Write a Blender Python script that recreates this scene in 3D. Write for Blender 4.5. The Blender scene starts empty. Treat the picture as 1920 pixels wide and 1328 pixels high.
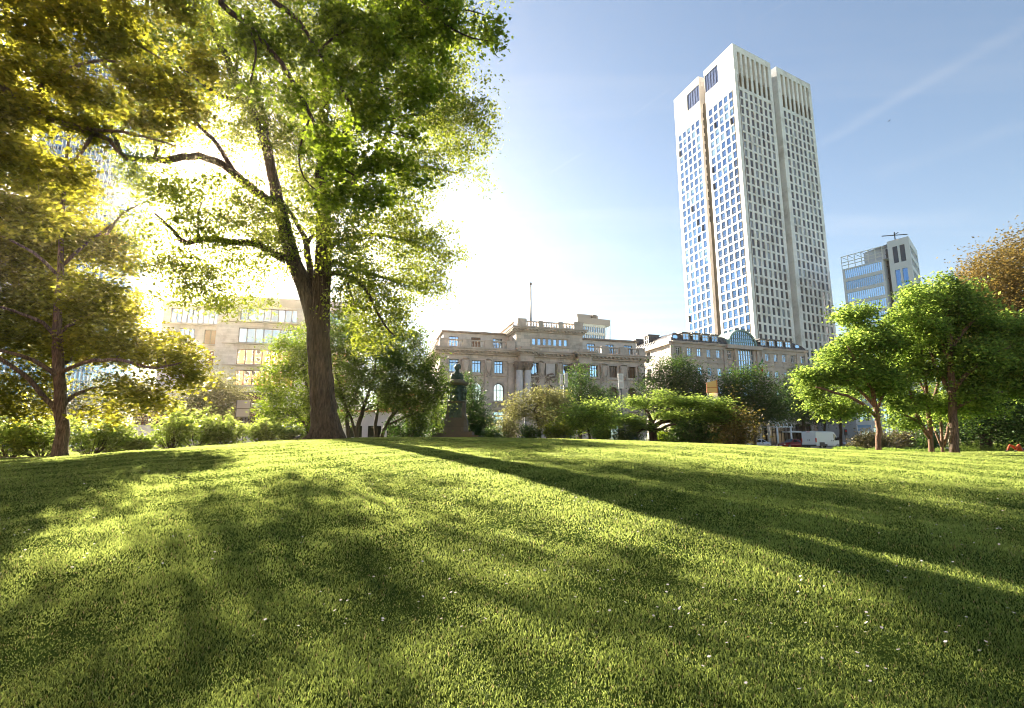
SKY_STR = 0.0355; SKY_DUST = 0.12; SUN_STR = 5.0; EXPO = 2.74; GRASS_N = 1300000; HAZE = 0.00020; HAZE_G = 0.82
import bpy, math, random
import numpy as np
from mathutils import Vector, Matrix
random.seed(7); RNG = np.random.default_rng(11)
S = bpy.context.scene
COL = S.collection
PI = math.pi
R = math.radians
# ------------------------------------------------------------------ camera
FPX = 1000.0; PITCH = R(9.7); EZ = 1.5
CP, SP = math.cos(PITCH), math.sin(PITCH)
cd = bpy.data.cameras.new('camera'); cam = bpy.data.objects.new('camera', cd); COL.objects.link(cam)
cd.sensor_width = 36.0; cd.lens = FPX / 1920 * 36.0; cd.clip_end = 6000; cd.clip_start = 0.05
cam.location = (0, 0, EZ); cam.rotation_euler = (PI / 2 + PITCH, 0, 0)
S.camera = cam
def ray(px, py):
    u = (px - 960) / FPX; v = (664 - py) / FPX
    return (u, CP - v * SP, SP + v * CP)
def at(px, py, Y):
    x, y, z = ray(px, py); k = Y / y
    return Vector((x * k, Y, EZ + z * k))
# ------------------------------------------------------------------ ground height
_HX = [-60, -24, -19, -15, -12, -8.8, -4, 0, 5, 9, 14, 19, 24, 30, 60]
_HZ = [0.95, 1.0, 1.08, 1.32, 1.62, 1.85, 1.88, 1.84, 1.74, 1.58, 1.36, 1.18, 1.06, 1.04, 1.0]
def gh(x, y):
    x = np.asarray(x, float); y = np.asarray(y, float)
    H = np.zeros_like(x)
    for d in (-2, -1, 0, 1, 2):
        H = H + np.interp(x + d * 1.2, _HX, _HZ) / 5
    s = np.clip(y / 26.0, -0.4, 1)
    Sy = np.where(s > 0, np.sin(PI / 2 * np.clip(s, 0, 1)) * 0.65 + 0.35 * s, s * 1.3)
    t = np.clip((y - 33) / 16.0, 0, 1); t = t * t * (3 - 2 * t)
    z = H * Sy * (1 - t) + 1.02 * t
    b = 0.035 * np.sin(x * 0.9 + 1.3) * np.sin(y * 0.7 + .5) + 0.02 * np.sin(x * 2.3 + y * 1.7) + 0.012 * np.sin(x * 4.1 - y * 3.3 + 2)
    fade = np.clip((34 - y) / 18, 0, 1) * 0.7 * np.clip(y / 3 + 1, 0, 1)
    return z + b * fade
def gz(x, y): return float(gh(x, y))
def gp(px, Y, dz=0.0):
    py = 840
    for _ in range(5):
        p = at(px, py, Y); z = gz(p.x, Y)
        # find py of that height
        k = (z - EZ) / Y; v = (k * CP - SP) / (CP + k * SP); py = 664 - v * FPX
    return Vector((p.x, Y, z + dz))
# ------------------------------------------------------------------ tagging
def tag(o, label=None, cat=None, group=None, kind=None):
    if label: o['label'] = label
    if cat: o['category'] = cat
    if group: o['group'] = group
    if kind: o['kind'] = kind
    return o
def thing(name, label, cat, loc=(0, 0, 0), rz=0.0, group=None):
    o = bpy.data.objects.new(name, None); COL.objects.link(o)
    o.empty_display_size = 0.3
    o.location = loc; o.rotation_euler = (0, 0, rz)
    return tag(o, label, cat, group)
def kids(o): return [c for c in COL.objects if c.parent == o]
# ------------------------------------------------------------------ mesh builder
class MB:
    def __init__(s): s.v = []; s.f = []; s.m = []; s.sm = []
    def add(s, vs, fs, mi=0, smooth=False):
        b = len(s.v); s.v += [tuple(p) for p in vs]
        for f in fs: s.f.append(tuple(b + i for i in f)); s.m.append(mi); s.sm.append(smooth)
    def box(s, x0, x1, y0, y1, z0, z1, mi=0):
        if x0 > x1: x0, x1 = x1, x0
        if y0 > y1: y0, y1 = y1, y0
        s.add([(x0,y0,z0),(x1,y0,z0),(x1,y1,z0),(x0,y1,z0),(x0,y0,z1),(x1,y0,z1),(x1,y1,z1),(x0,y1,z1)],
              [(3,2,1,0),(4,5,6,7),(0,1,5,4),(1,2,6,5),(2,3,7,6),(3,0,4,7)], mi)
    def fbox(s, F, t0, t1, z0, z1, o0, o1, mi=0):
        if t0 > t1: t0, t1 = t1, t0
        P = F.pt
        s.add([P(t0,z0,o1),P(t1,z0,o1),P(t1,z0,o0),P(t0,z0,o0),P(t0,z1,o1),P(t1,z1,o1),P(t1,z1,o0),P(t0,z1,o0)],
              [(3,2,1,0),(4,5,6,7),(0,1,5,4),(1,2,6,5),(2,3,7,6),(3,0,4,7)], mi)
    def tube(s, pts, rad, n=8, mi=0, cap=True, smooth=True, fur=0.0):
        pts = [Vector(p) for p in pts]; N = len(pts)
        if not hasattr(rad, '__len__'): rad = [rad] * N
        d0 = (pts[1] - pts[0]).normalized()
        a = d0.orthogonal().normalized(); rings = []
        for i, p in enumerate(pts):
            d = (pts[min(i + 1, N - 1)] - pts[max(i - 1, 0)])
            if d.length < 1e-9: d = d0.copy()
            d.normalize()
            a = (a - d * a.dot(d)); a = a.normalized() if a.length > 1e-6 else d.orthogonal().normalized()
            b = d.cross(a)
            fu = (lambda t: 1.0) if not fur else (lambda t, z=p.z: 1+fur*(.5*math.sin(7*t+1.5*math.sin(z*1.1))+.45*math.sin(13*t+2.2*math.sin(z*1.9+1))+.4*math.sin(19*t+2.5*math.sin(z*3.1))+.3*math.sin(5*z+3*t)))
            rings.append([p + (a * math.cos(2*PI*k/n) + b * math.sin(2*PI*k/n)) * (rad[i]*fu(2*PI*k/n)) for k in range(n)])
        vs = [q for r in rings for q in r]; fs = []
        for i in range(N - 1):
            for k in range(n):
                k2 = (k + 1) % n
                fs.append((i*n+k, i*n+k2, (i+1)*n+k2, (i+1)*n+k))
        if cap: fs.append(tuple(range(n-1, -1, -1))); fs.append(tuple((N-1)*n + k for k in range(n)))
        s.add(vs, fs, mi, smooth)
    def lathe(s, prof, cx=0, cy=0, n=24, mi=0, smooth=True, z0=0, sx=1, sy=1, rot=0):
        vs = []; fs = []; N = len(prof)
        for (r, z) in prof:
            for k in range(n):
                a = 2*PI*k/n + rot; vs.append((cx + r*sx*math.cos(a), cy + r*sy*math.sin(a), z0 + z))
        for i in range(N-1):
            for k in range(n):
                k2 = (k+1) % n; fs.append((i*n+k, i*n+k2, (i+1)*n+k2, (i+1)*n+k))
        fs.append(tuple(range(n-1,-1,-1))); fs.append(tuple((N-1)*n+k for k in range(n)))
        s.add(vs, fs, mi, smooth)
    def prism(s, poly, a, b, axis='y', mi=0):
        """poly of (u,w) extruded along axis between a and b"""
        n = len(poly)
        if axis == 'y': f = lambda u, w, e: (u, e, w)
        elif axis == 'x': f = lambda u, w, e: (e, u, w)
        else: f = lambda u, w, e: (u, w, e)
        vs = [f(u, w, a) for u, w in poly] + [f(u, w, b) for u, w in poly]
        fs = [tuple(range(n)), tuple(range(2*n-1, n-1, -1))] + [(i, n+i, n+(i+1) % n, (i+1) % n) for i in range(n)]
        s.add(vs, fs, mi)
    def ball(s, c, r, sx=1, sy=1, sz=1, n=12, mi=0):
        prof = [(math.sin(PI*i/8) * r + (1e-4 if i in (0, 8) else 0), -math.cos(PI*i/8) * r * sz) for i in range(9)]
        s.lathe(prof, c[0], c[1], n, mi, True, c[2], sx, sy)
    def build(s, name, mats, parent=None, origin=None, local=False):
        """verts are world coordinates unless local; made relative to the parent's location"""
        me = bpy.data.meshes.new(name)
        v = s.v
        if not local:
            if parent is not None:
                inv = pworld(parent).inverted(); v = [tuple(inv @ Vector(p)) for p in v]
            elif origin is not None:
                o0 = Vector(origin); v = [tuple(Vector(p) - o0) for p in v]
        me.from_pydata(v, [], s.f)
        if not isinstance(mats, (list, tuple)): mats = [mats]
        for m in mats: me.materials.append(m)
        me.polygons.foreach_set('material_index', s.m); me.polygons.foreach_set('use_smooth', s.sm)
        me.update()
        o = bpy.data.objects.new(name, me); COL.objects.link(o)
        if parent is not None: o.parent = parent
        elif origin is not None and not local: o.location = origin
        return o
def pworld(o):
    m = Matrix.Translation(o.location) @ o.rotation_euler.to_matrix().to_4x4()
    return pworld(o.parent) @ m if o.parent else m
def np_mesh(name, verts, loops, counts, mat, parent=None, rnd=None, smooth=False, origin=None):
    me = bpy.data.meshes.new(name)
    verts = np.asarray(verts, np.float32)
    if parent is not None: verts = verts - np.array(parent.location, np.float32)
    elif origin is not None: verts = verts - np.array(origin, np.float32)
    nv = len(verts); counts = np.asarray(counts, np.int32); loops = np.asarray(loops, np.int32)
    me.vertices.add(nv); me.vertices.foreach_set('co', verts.ravel())
    me.loops.add(len(loops)); me.loops.foreach_set('vertex_index', loops)
    me.polygons.add(len(counts))
    st = np.zeros(len(counts), np.int32); st[1:] = np.cumsum(counts)[:-1]
    me.polygons.foreach_set('loop_start', st)
    if smooth: me.polygons.foreach_set('use_smooth', np.ones(len(counts), bool))
    if rnd is not None:
        a = me.attributes.new('rnd', 'FLOAT', 'POINT'); a.data.foreach_set('value', np.asarray(rnd, np.float32))
    me.materials.append(mat); me.update(calc_edges=True)
    o = bpy.data.objects.new(name, me); COL.objects.link(o)
    if parent is not None: o.parent = parent
    elif origin is not None: o.location = origin
    return o
class Fac:
    """vertical plane: origin, tangent azimuth (deg, clockwise from +Y); normal faces the camera"""
    def __init__(s, px, py, Y, az):
        p = at(px, py, Y); s.o = (p.x, Y); a = R(az); s.d = (math.sin(a), math.cos(a)); s.n = (s.d[1], -s.d[0])
    def hit(s, px, py):
        x, y, z = ray(px, py)
        # o + t d = k (x,y)
        det = s.d[0] * (-y) - s.d[1] * (-x)
        t = (-s.o[0] * (-y) + s.o[1] * (-x)) / det
        X = s.o[0] + t * s.d[0]; Yw = s.o[1] + t * s.d[1]; k = Yw / y
        return t, EZ + z * k
    def pt(s, t, z, o=0.0): return (s.o[0] + s.d[0]*t + s.n[0]*o, s.o[1] + s.d[1]*t + s.n[1]*o, z)
    @property
    def rz(s): return math.atan2(s.d[1], s.d[0])
def sub(F, t0, o0=0.0, turn=0.0):
    """a plane starting at F(t0,o0), its tangent turned by `turn` degrees (clockwise)"""
    G = Fac.__new__(Fac); G.o = F.pt(t0, 0, o0)[:2]
    a = math.atan2(F.d[0], F.d[1]) + R(turn); G.d = (math.sin(a), math.cos(a)); G.n = (G.d[1], -G.d[0]); return G
def wall_grid(mb, F, t0, t1, z0, z1, holes, depth=0.3, o=0.0, mi=0):
    """wall with real openings. holes: (ta,tb,za,zb[,'arch'])"""
    ts = sorted(set([round(t0,4), round(t1,4)] + [round(max(t0,min(t1,h[i])),4) for h in holes for i in (0,1)]))
    zs = sorted(set([round(z0,4), round(z1,4)] + [round(max(z0,min(z1,h[i])),4) for h in holes for i in (2,3)]))
    hs = [(round(h[0],4), round(h[1],4), round(h[2],4), round(h[3],4)) + tuple(h[4:]) for h in holes]
    P = F.pt
    for j in range(len(zs)-1):
        i = 0
        zc = (zs[j]+zs[j+1])/2
        row = [h for h in hs if h[2] < zc < h[3]]
        run = None
        for i in range(len(ts)-1):
            tc = (ts[i]+ts[i+1])/2
            inside = any(h[0] < tc < h[1] for h in row)
            if not inside:
                if run is None: run = ts[i]
            if (inside or i == len(ts)-2) and run is not None:
                te = ts[i] if inside else ts[i+1]
                mb.add([P(run,zs[j],o),P(te,zs[j],o),P(te,zs[j+1],o),P(run,zs[j+1],o)], [(0,1,2,3)], mi)
                run = None
    for h in hs:
        a, b, c, d = h[:4]
        arch = len(h) > 4 and h[4] == 'arch'
        if not arch:
            ring = [(a,c),(b,c),(b,d),(a,d)]
        else:
            r = (b-a)/2; sp = d - r; m = (a+b)/2
            arc = [(m + r*math.cos(PI*k/12), sp + r*math.sin(PI*k/12)) for k in range(13)]
            ring = [(a,c),(b,c)] + arc
            # spandrel fills
            mb.add([P(b,sp,o), P(b,d,o)] + [P(x,z,o) for x,z in arc[6:0:-1]], [tuple(range(8))[::1]], mi)
            mb.add([P(a,d,o), P(a,sp,o)] + [P(x,z,o) for x,z in arc[11:5:-1]], [tuple(range(8))], mi)
        n = len(ring)
        vs = [P(x,z,o) for x,z in ring] + [P(x,z,o-depth) for x,z in ring]
        mb.add(vs, [(i,(i+1)%n,n+(i+1)%n,n+i) for i in range(n)], mi)
_wcache = {}
def window_meshes(w, h, arch, bars, hb, fmat, gmat, fr=0.08):
    key = (round(w,2), round(h,2), arch, bars, hb, fmat.name, gmat.name, fr)
    if key in _wcache: return _wcache[key]
    f = MB(); hw = w/2
    def lim(x):  # top z at x
        if not arch: return h
        return h - hw + math.sqrt(max(hw*hw - x*x, 0))
    f.box(-hw, -hw+fr, -0.06, 0.06, 0, (h-hw if arch else h)); f.box(hw-fr, hw, -0.06, 0.06, 0, (h-hw if arch else h))
    f.box(-hw+fr, hw-fr, -0.06, 0.06, 0, fr)
    if not arch: f.box(-hw+fr, hw-fr, -0.06, 0.06, h-fr, h)
    else:
        arc = [(hw*math.cos(PI*k/12), h-hw+hw*math.sin(PI*k/12)) for k in range(13)]
        inn = [((hw-fr)*math.cos(PI*k/12), h-hw+(hw-fr)*math.sin(PI*k/12)) for k in range(13)]
        vs = [(x,-0.06,z) for x,z in arc] + [(x,-0.06,z) for x,z in inn]
        f.add(vs, [(k,k+1,13+k+1,13+k) for k in range(12)])
    for k in range(bars):
        x = -hw + w*(k+1)/(bars+1); f.box(x-fr*.4, x+fr*.4, -0.05, 0.05, fr, lim(x)-fr)
    if hb:
        z = h*hb; f.box(-hw+fr, hw-fr, -0.055, 0.055, z-fr*.4, z+fr*.4)
    g = MB()
    if arch: ring = [(-hw,0),(hw,0)] + [(hw*math.cos(PI*k/12), h-hw+hw*math.sin(PI*k/12)) for k in range(13)]
    else: ring = [(-hw,0),(hw,0),(hw,h),(-hw,h)]
    g.add([(x,0.02,z) for x,z in ring], [tuple(range(len(ring)))])
    def mk(mb, nm, mat):
        me = bpy.data.meshes.new(nm); me.from_pydata(mb.v, [], mb.f); me.materials.append(mat); me.update(); return me
    _wcache[key] = (mk(f,'window',fmat), mk(g,'pane',gmat)); return _wcache[key]
def place_window(root, F, tc, z0, w, h, o, fmat, gmat, arch=False, bars=1, hb=0.0, fr=0.08, name='window', label=None):
    fm, gm = window_meshes(w, h, arch, bars, hb, fmat, gmat, fr)
    a = bpy.data.objects.new(name, fm); COL.objects.link(a); a.parent = root
    M = pworld(root).inverted() @ Matrix.Translation(F.pt(tc, z0, o)) @ Matrix.Rotation(F.rz, 4, 'Z')
    a.location = M.to_translation(); a.rotation_euler = M.to_euler()
    b = bpy.data.objects.new('pane', gm); COL.objects.link(b); b.parent = a
    if label: a['label'] = label
    return a
# ------------------------------------------------------------------ materials
def new_mat(name):
    m = bpy.data.materials.new(name); m.use_nodes = True; nt = m.node_tree
    return m, nt, nt.nodes['Principled BSDF']
def N(nt, t, **kw):
    n = nt.nodes.new(t)
    for k, v in kw.items():
        if k in ('inp',):
            for a, b in v.items(): n.inputs[a].default_value = b
        else: setattr(n, k, v)
    return n
def L(nt, a, b): nt.links.new(a, b)
def ramp(nt, fac, stops):
    r = N(nt, 'ShaderNodeValToRGB'); e = r.color_ramp.elements
    while len(e) < len(stops): e.new(0.5)
    for i, (p, c) in enumerate(stops): e[i].position = p; e[i].color = (*c, 1)
    L(nt, fac, r.inputs[0]); return r.outputs[0]
def mixc(nt, fac, a, b, mode='MIX'):
    m = N(nt, 'ShaderNodeMix', data_type='RGBA', blend_type=mode)
    for s, v in ((m.inputs[0], fac), (m.inputs[6], a), (m.inputs[7], b)):
        if isinstance(v, (int, float)): s.default_value = v
        elif isinstance(v, tuple): s.default_value = (*v, 1)
        else: L(nt, v, s)
    return m.outputs[2]
def simple(name, col, rough=0.7, metal=0.0, var=0.0, scale=3.0, bump=0.0, bscale=20.0, spec=0.5, obj=False):
    m, nt, b = new_mat(name)
    b.inputs['Base Color'].default_value = (*col, 1); b.inputs['Roughness'].default_value = rough; b.inputs['Metallic'].default_value = metal
    b.inputs['Specular IOR Level'].default_value = spec
    tc = N(nt, 'ShaderNodeTexCoord').outputs['Object']
    if var > 0:
        n = N(nt, 'ShaderNodeTexNoise', inp={'Scale': scale, 'Detail': 5.0, 'Roughness': 0.6}); L(nt, tc, n.inputs[0])
        lo = tuple(c*(1-var) for c in col); hi = tuple(min(1, c*(1+var*.6)) for c in col)
        L(nt, ramp(nt, n.outputs[0], [(0.3, lo), (0.7, hi)]), b.inputs['Base Color'])
    if bump > 0:
        n2 = N(nt, 'ShaderNodeTexNoise', inp={'Scale': bscale, 'Detail': 4.0}); L(nt, tc, n2.inputs[0])
        bp = N(nt, 'ShaderNodeBump', inp={'Strength': bump, 'Distance': 0.05}); L(nt, n2.outputs[0], bp.inputs['Height']); L(nt, bp.outputs[0], b.inputs['Normal'])
    return m
def glass(name, col, rough=0.06, metal=0.75, wav=0.0):
    m, nt, b = new_mat(name)
    b.inputs['Base Color'].default_value = (*col, 1); b.inputs['Roughness'].default_value = rough; b.inputs['Metallic'].default_value = metal
    tc = N(nt, 'ShaderNodeTexCoord').outputs['Object']
    oi = N(nt, 'ShaderNodeObjectInfo')
    hs = N(nt, 'ShaderNodeMapRange', inp={1: 0.0, 2: 1.0, 3: 0.6, 4: 1.25}); L(nt, oi.outputs['Random'], hs.inputs[0])
    mm = N(nt, 'ShaderNodeVectorMath', operation='SCALE'); mm.inputs[0].default_value = col; L(nt, hs.outputs[0], mm.inputs['Scale'])
    L(nt, mm.outputs[0], b.inputs['Base Color'])
    if wav > 0:
        n2 = N(nt, 'ShaderNodeTexNoise', inp={'Scale': 1.1, 'Detail': 1.0}); L(nt, tc, n2.inputs[0])
        bp = N(nt, 'ShaderNodeBump', inp={'Strength': wav, 'Distance': 0.05}); L(nt, n2.outputs[0], bp.inputs['Height']); L(nt, bp.outputs[0], b.inputs['Normal'])
    return m
def stone(name, col, bw, bh, joint=0.6, rough=0.8, var=0.3, jsize=0.02, patch=None, az=None, scale_n=1.2, bump=0.3):
    """ashlar: courses and joints laid in the wall plane (x' = along the wall, z = up)"""
    m, nt, b = new_mat(name); b.inputs['Roughness'].default_value = rough
    geo = N(nt, 'ShaderNodeNewGeometry'); sep = N(nt, 'ShaderNodeSeparateXYZ'); L(nt, geo.outputs['Position'], sep.inputs[0])
    a = R(az if az is not None else 75)
    # along-wall coordinate: blend of both horizontal axes so that both wall directions get joints
    cs = N(nt, 'ShaderNodeMath', operation='MULTIPLY', inp={1: math.sin(a)}); L(nt, sep.outputs[0], cs.inputs[0])
    sn = N(nt, 'ShaderNodeMath', operation='MULTIPLY_ADD', inp={1: math.cos(a)}); L(nt, sep.outputs[1], sn.inputs[0]); L(nt, cs.outputs[0], sn.inputs[2])
    c2 = N(nt, 'ShaderNodeMath', operation='MULTIPLY', inp={1: -math.cos(a)}); L(nt, sep.outputs[0], c2.inputs[0])
    s2 = N(nt, 'ShaderNodeMath', operation='MULTIPLY_ADD', inp={1: math.sin(a)}); L(nt, sep.outputs[1], s2.inputs[0]); L(nt, c2.outputs[0], s2.inputs[2])
    ad = N(nt, 'ShaderNodeMath', operation='ADD'); L(nt, sn.outputs[0], ad.inputs[0]); L(nt, s2.outputs[0], ad.inputs[1])
    cb = N(nt, 'ShaderNodeCombineXYZ'); L(nt, ad.outputs[0], cb.inputs[0]); L(nt, sep.outputs[2], cb.inputs[1])
    br = N(nt, 'ShaderNodeTexBrick', inp={'Scale': 1.0, 'Mortar Size': jsize, 'Brick Width': bw, 'Row Height': bh, 'Mortar Smooth': 0.1, 'Bias': 0.0})
    L(nt, cb.outputs[0], br.inputs[0])
    lo = tuple(c*(1-var) for c in col); hi = tuple(min(1, c*(1+var*.5)) for c in col)
    br.inputs['Color1'].default_value = (*lo, 1); br.inputs['Color2'].default_value = (*hi, 1); br.inputs['Mortar'].default_value = (*[c*joint for c in col], 1)
    n = N(nt, 'ShaderNodeTexNoise', inp={'Scale': scale_n, 'Detail': 6.0, 'Roughness': 0.65}); L(nt, geo.outputs['Position'], n.inputs[0])
    g = ramp(nt, n.outputs[0], [(0.32, (0.62, 0.6, 0.57)), (0.5, (0.95, 0.94, 0.92)), (0.72, patch or (1.1, 1.06, 1.0))])
    L(nt, mixc(nt, 1.0, br.outputs[0], g, 'MULTIPLY'), b.inputs['Base Color'])
    if bump:
        bp = N(nt, 'ShaderNodeBump', inp={'Strength': bump, 'Distance': 0.05}); L(nt, n.outputs[0], bp.inputs['Height']); L(nt, bp.outputs[0], b.inputs['Normal'])
    return m
def leafmat(name, dark, light, trans, tw=0.5, rough=0.5, spec=0.3):
    m, nt, b = new_mat(name)
    at_ = N(nt, 'ShaderNodeAttribute', attribute_name='rnd')
    geo = N(nt, 'ShaderNodeNewGeometry')
    n = N(nt, 'ShaderNodeTexNoise', inp={'Scale': 0.45, 'Detail': 2.0}); L(nt, geo.outputs['Position'], n.inputs[0])
    ad = N(nt, 'ShaderNodeMath', operation='ADD'); L(nt, at_.outputs['Fac'], ad.inputs[0]); L(nt, n.outputs[0], ad.inputs[1])
    hf = N(nt, 'ShaderNodeMath', operation='MULTIPLY', inp={1: 0.5}); L(nt, ad.outputs[0], hf.inputs[0])
    col = ramp(nt, hf.outputs[0], [(0.25, dark), (0.75, light)])
    L(nt, col, b.inputs['Base Color']); b.inputs['Roughness'].default_value = rough; b.inputs['Specular IOR Level'].default_value = spec
    tr = N(nt, 'ShaderNodeBsdfTranslucent')
    tcol = ramp(nt, hf.outputs[0], [(0.25, tuple(c*.35 for c in trans)), (0.75, trans)]); L(nt, tcol, tr.inputs[0])
    mx = N(nt, 'ShaderNodeMixShader', inp={0: tw}); L(nt, b.outputs[0], mx.inputs[1]); L(nt, tr.outputs[0], mx.inputs[2])
    out = nt.nodes['Material Output']; L(nt, mx.outputs[0], out.inputs[0]); return m
def barkmat(name, col, scale=1.0):
    m, nt, b = new_mat(name); b.inputs['Roughness'].default_value = 0.9
    tc = N(nt, 'ShaderNodeTexCoord').outputs['Object']
    mp = N(nt, 'ShaderNodeMapping'); mp.inputs['Scale'].default_value = (9*scale, 9*scale, 1.1*scale); L(nt, tc, mp.inputs[0])
    n = N(nt, 'ShaderNodeTexNoise', inp={'Scale': 1.6, 'Detail': 8.0, 'Roughness': 0.7}); L(nt, mp.outputs[0], n.inputs[0])
    L(nt, ramp(nt, n.outputs[0], [(0.36, tuple(c*.3 for c in col)), (0.52, col), (0.68, tuple(c*2.1 for c in col))]), b.inputs['Base Color'])
    bp = N(nt, 'ShaderNodeBump', inp={'Strength': 1.0, 'Distance': 0.14}); L(nt, n.outputs[0], bp.inputs['Height']); L(nt, bp.outputs[0], b.inputs['Normal'])
    return m
M = {}
M['white_paint'] = simple('white_paint', (.75,.76,.76), .35)
M['metal'] = simple('grey_metal', (.13,.13,.135), .6, .0, .1)
M['dark_metal'] = simple('dark_metal', (.06,.06,.065), .5, .4)
M['frame_white'] = simple('frame_white', (.7,.7,.68), .5)
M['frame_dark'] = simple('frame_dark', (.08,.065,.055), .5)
M['rubber'] = simple('rubber', (.02,.02,.02), .8)
# ================================================================== trees
SH_DIAMOND = (np.array([(0,0,0),(-.27,.5,.07),(0,1,-.04),(.27,.5,.07)], float), [(0,2,1),(0,3,2)])
_mp = [(0,0),(.10,.06),(.42,-.02),(.34,.22),(.55,.48),(.27,.50),(.20,.62),(0,1.0),(-.20,.62),(-.27,.50),(-.55,.48),(-.34,.22),(-.42,-.02),(-.10,.06)]
SH_MAPLE = (np.array([(x, y, -.22*abs(x)+(-.1*y*y)) for x, y in _mp], float), [(0,1,2,3,4,5,6,7),(0,7,8,9,10,11,12,13)])
def leaves(name, C, size, shape, mat, parent, up=0.5, droop=0.0, rng=RNG, smooth=False):
    """one leaf at each centre; random yaw, tilted so faces look up/out"""
    n = len(C); V, Fs = shape; k = len(V)
    nrm = rng.normal(size=(n,3)); nrm /= np.linalg.norm(nrm, axis=1)[:,None]
    nrm[:,2] = np.abs(nrm[:,2]); nrm = nrm*(1-up) + np.array([0,0,up]); nrm /= np.linalg.norm(nrm,axis=1)[:,None]
    d = rng.normal(size=(n,3)); d[:,2] -= droop; d -= nrm*np.sum(d*nrm,axis=1)[:,None]; d /= np.linalg.norm(d,axis=1)[:,None]
    s = np.cross(d, nrm)
    sz = size*(0.6+0.7*rng.random(n))
    W = V[None,:,0,None]*s[:,None,:] + V[None,:,1,None]*d[:,None,:] + V[None,:,2,None]*nrm[:,None,:]
    W = C[:,None,:] + W*sz[:,None,None]
    loops = np.concatenate([np.array(f) for f in Fs]); cnt = np.array([len(f) for f in Fs])
    Ls = (loops[None,:] + (np.arange(n)*k)[:,None]).ravel(); Cs = np.tile(cnt, n)
    rnd = np.repeat(rng.random(n), k)
    return np_mesh(name, W.reshape(-1,3), Ls, Cs, mat, parent, rnd)
def blob_points(blobs, n, rng, shell=0.55, gap=0.0, gscale=0.8):
    """blobs: (cx,cy,cz,rx,ry,rz). points spread over their union, biased outward"""
    B = np.array(blobs, float); vol = B[:,3]*B[:,4]*B[:,5]; vol = vol**0.68; vol /= vol.sum()
    out = []; tot = 0
    while tot < n:
        m = n*2; idx = rng.choice(len(B), m, p=vol); d = rng.normal(size=(m,3)); d /= np.linalg.norm(d,axis=1)[:,None]
        r = rng.random(m)**(1/3.0); r = r*(1-shell) + shell*(0.75+0.25*rng.random(m))
        th = np.arctan2(d[:,1], d[:,0]); r = r*(1+.26*np.sin(3*th+idx*1.7)*np.cos(4*d[:,2]*2+idx) + .14*np.sin(7*th+idx*2.1+5*d[:,2]))*(1+.38*rng.random(m)**6)
        P = B[idx,:3] + d*r[:,None]*B[idx,3:]
        if gap > 0:
            q = P*gscale; f = np.sin(q[:,0]*1.7+q[:,1]*.6+1)*np.sin(q[:,1]*1.9-q[:,2]*.8)*np.sin(q[:,2]*2.3+q[:,0]*.9+2) + .35*np.sin(q[:,0]*4.1)*np.sin(q[:,2]*4.7+q[:,1]*3)
            P = P[f > -0.45+gap]
        out.append(P); tot += len(P)
    return np.concatenate(out)[:n]
def split_blobs(bl, k, f, seed):
    rng = np.random.default_rng(seed); out = []
    for b in bl:
        for i in range(k):
            d = rng.normal(size=3); d /= np.linalg.norm(d); r = (1-f*.8)*(.6+.4*rng.random()); g = f*(.75+.5*rng.random())
            out.append((b[0]+d[0]*b[3]*r, b[1]+d[1]*b[4]*r, b[2]+d[2]*b[5]*r, b[3]*g, b[4]*g, b[5]*g*.8))
    return out
def thin(P, md):
    # keep points at least md apart so that sprays stay separate, with gaps between
    cell = {}; keep = []
    for i, p in enumerate(P):
        k = (int(math.floor(p[0]/md)), int(math.floor(p[1]/md)), int(math.floor(p[2]/md))); ok = True
        for a in (-1,0,1):
            for b in (-1,0,1):
                for c in (-1,0,1):
                    for j in cell.get((k[0]+a,k[1]+b,k[2]+c), ()):
                        q = P[j]; dz = (q[2]-p[2])*1.5
                        if (q[0]-p[0])**2+(q[1]-p[1])**2+dz*dz < md*md: ok = False; break
                    if not ok: break
                if not ok: break
            if not ok: break
        if ok: keep.append(i); cell.setdefault(k, []).append(i)
    return P[keep]
def limbs_from_px(paths, Y0):
    """[( (px,py,dY,rpx), ...), ...] -> world polylines with radii in metres"""
    out = []
    for p in paths:
        q = []
        for e in p:
            px, py, dy, r = e; w = at(px, py, Y0+dy); q.append((w.x, w.y, w.z, r*(Y0+dy)/FPX))
        out.append(q)
    return out
def smooth_path(q, step):
    q = np.array(q, float); seg = np.linalg.norm(np.diff(q[:,:3],axis=0),axis=1); T = np.concatenate([[0],np.cumsum(seg)])
    n = max(3, int(T[-1]/step)+1); t = np.linspace(0,T[-1],n)
    # catmull-rom through the points
    res = []
    for x in t:
        i = min(np.searchsorted(T, x, side='right')-1, len(q)-2); i = max(i,0)
        h = (x-T[i])/max(T[i+1]-T[i],1e-6)
        p0 = q[max(i-1,0)]; p1 = q[i]; p2 = q[i+1]; p3 = q[min(i+2,len(q)-1)]
        v = 0.5*((2*p1)+(-p0+p2)*h+(2*p0-5*p1+4*p2-p3)*h*h+(-p0+3*p1-3*p2+p3)*h**3)
        v[3] = p1[3]*(1-h)+p2[3]*h
        res.append(v)
    return np.array(res)
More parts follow.
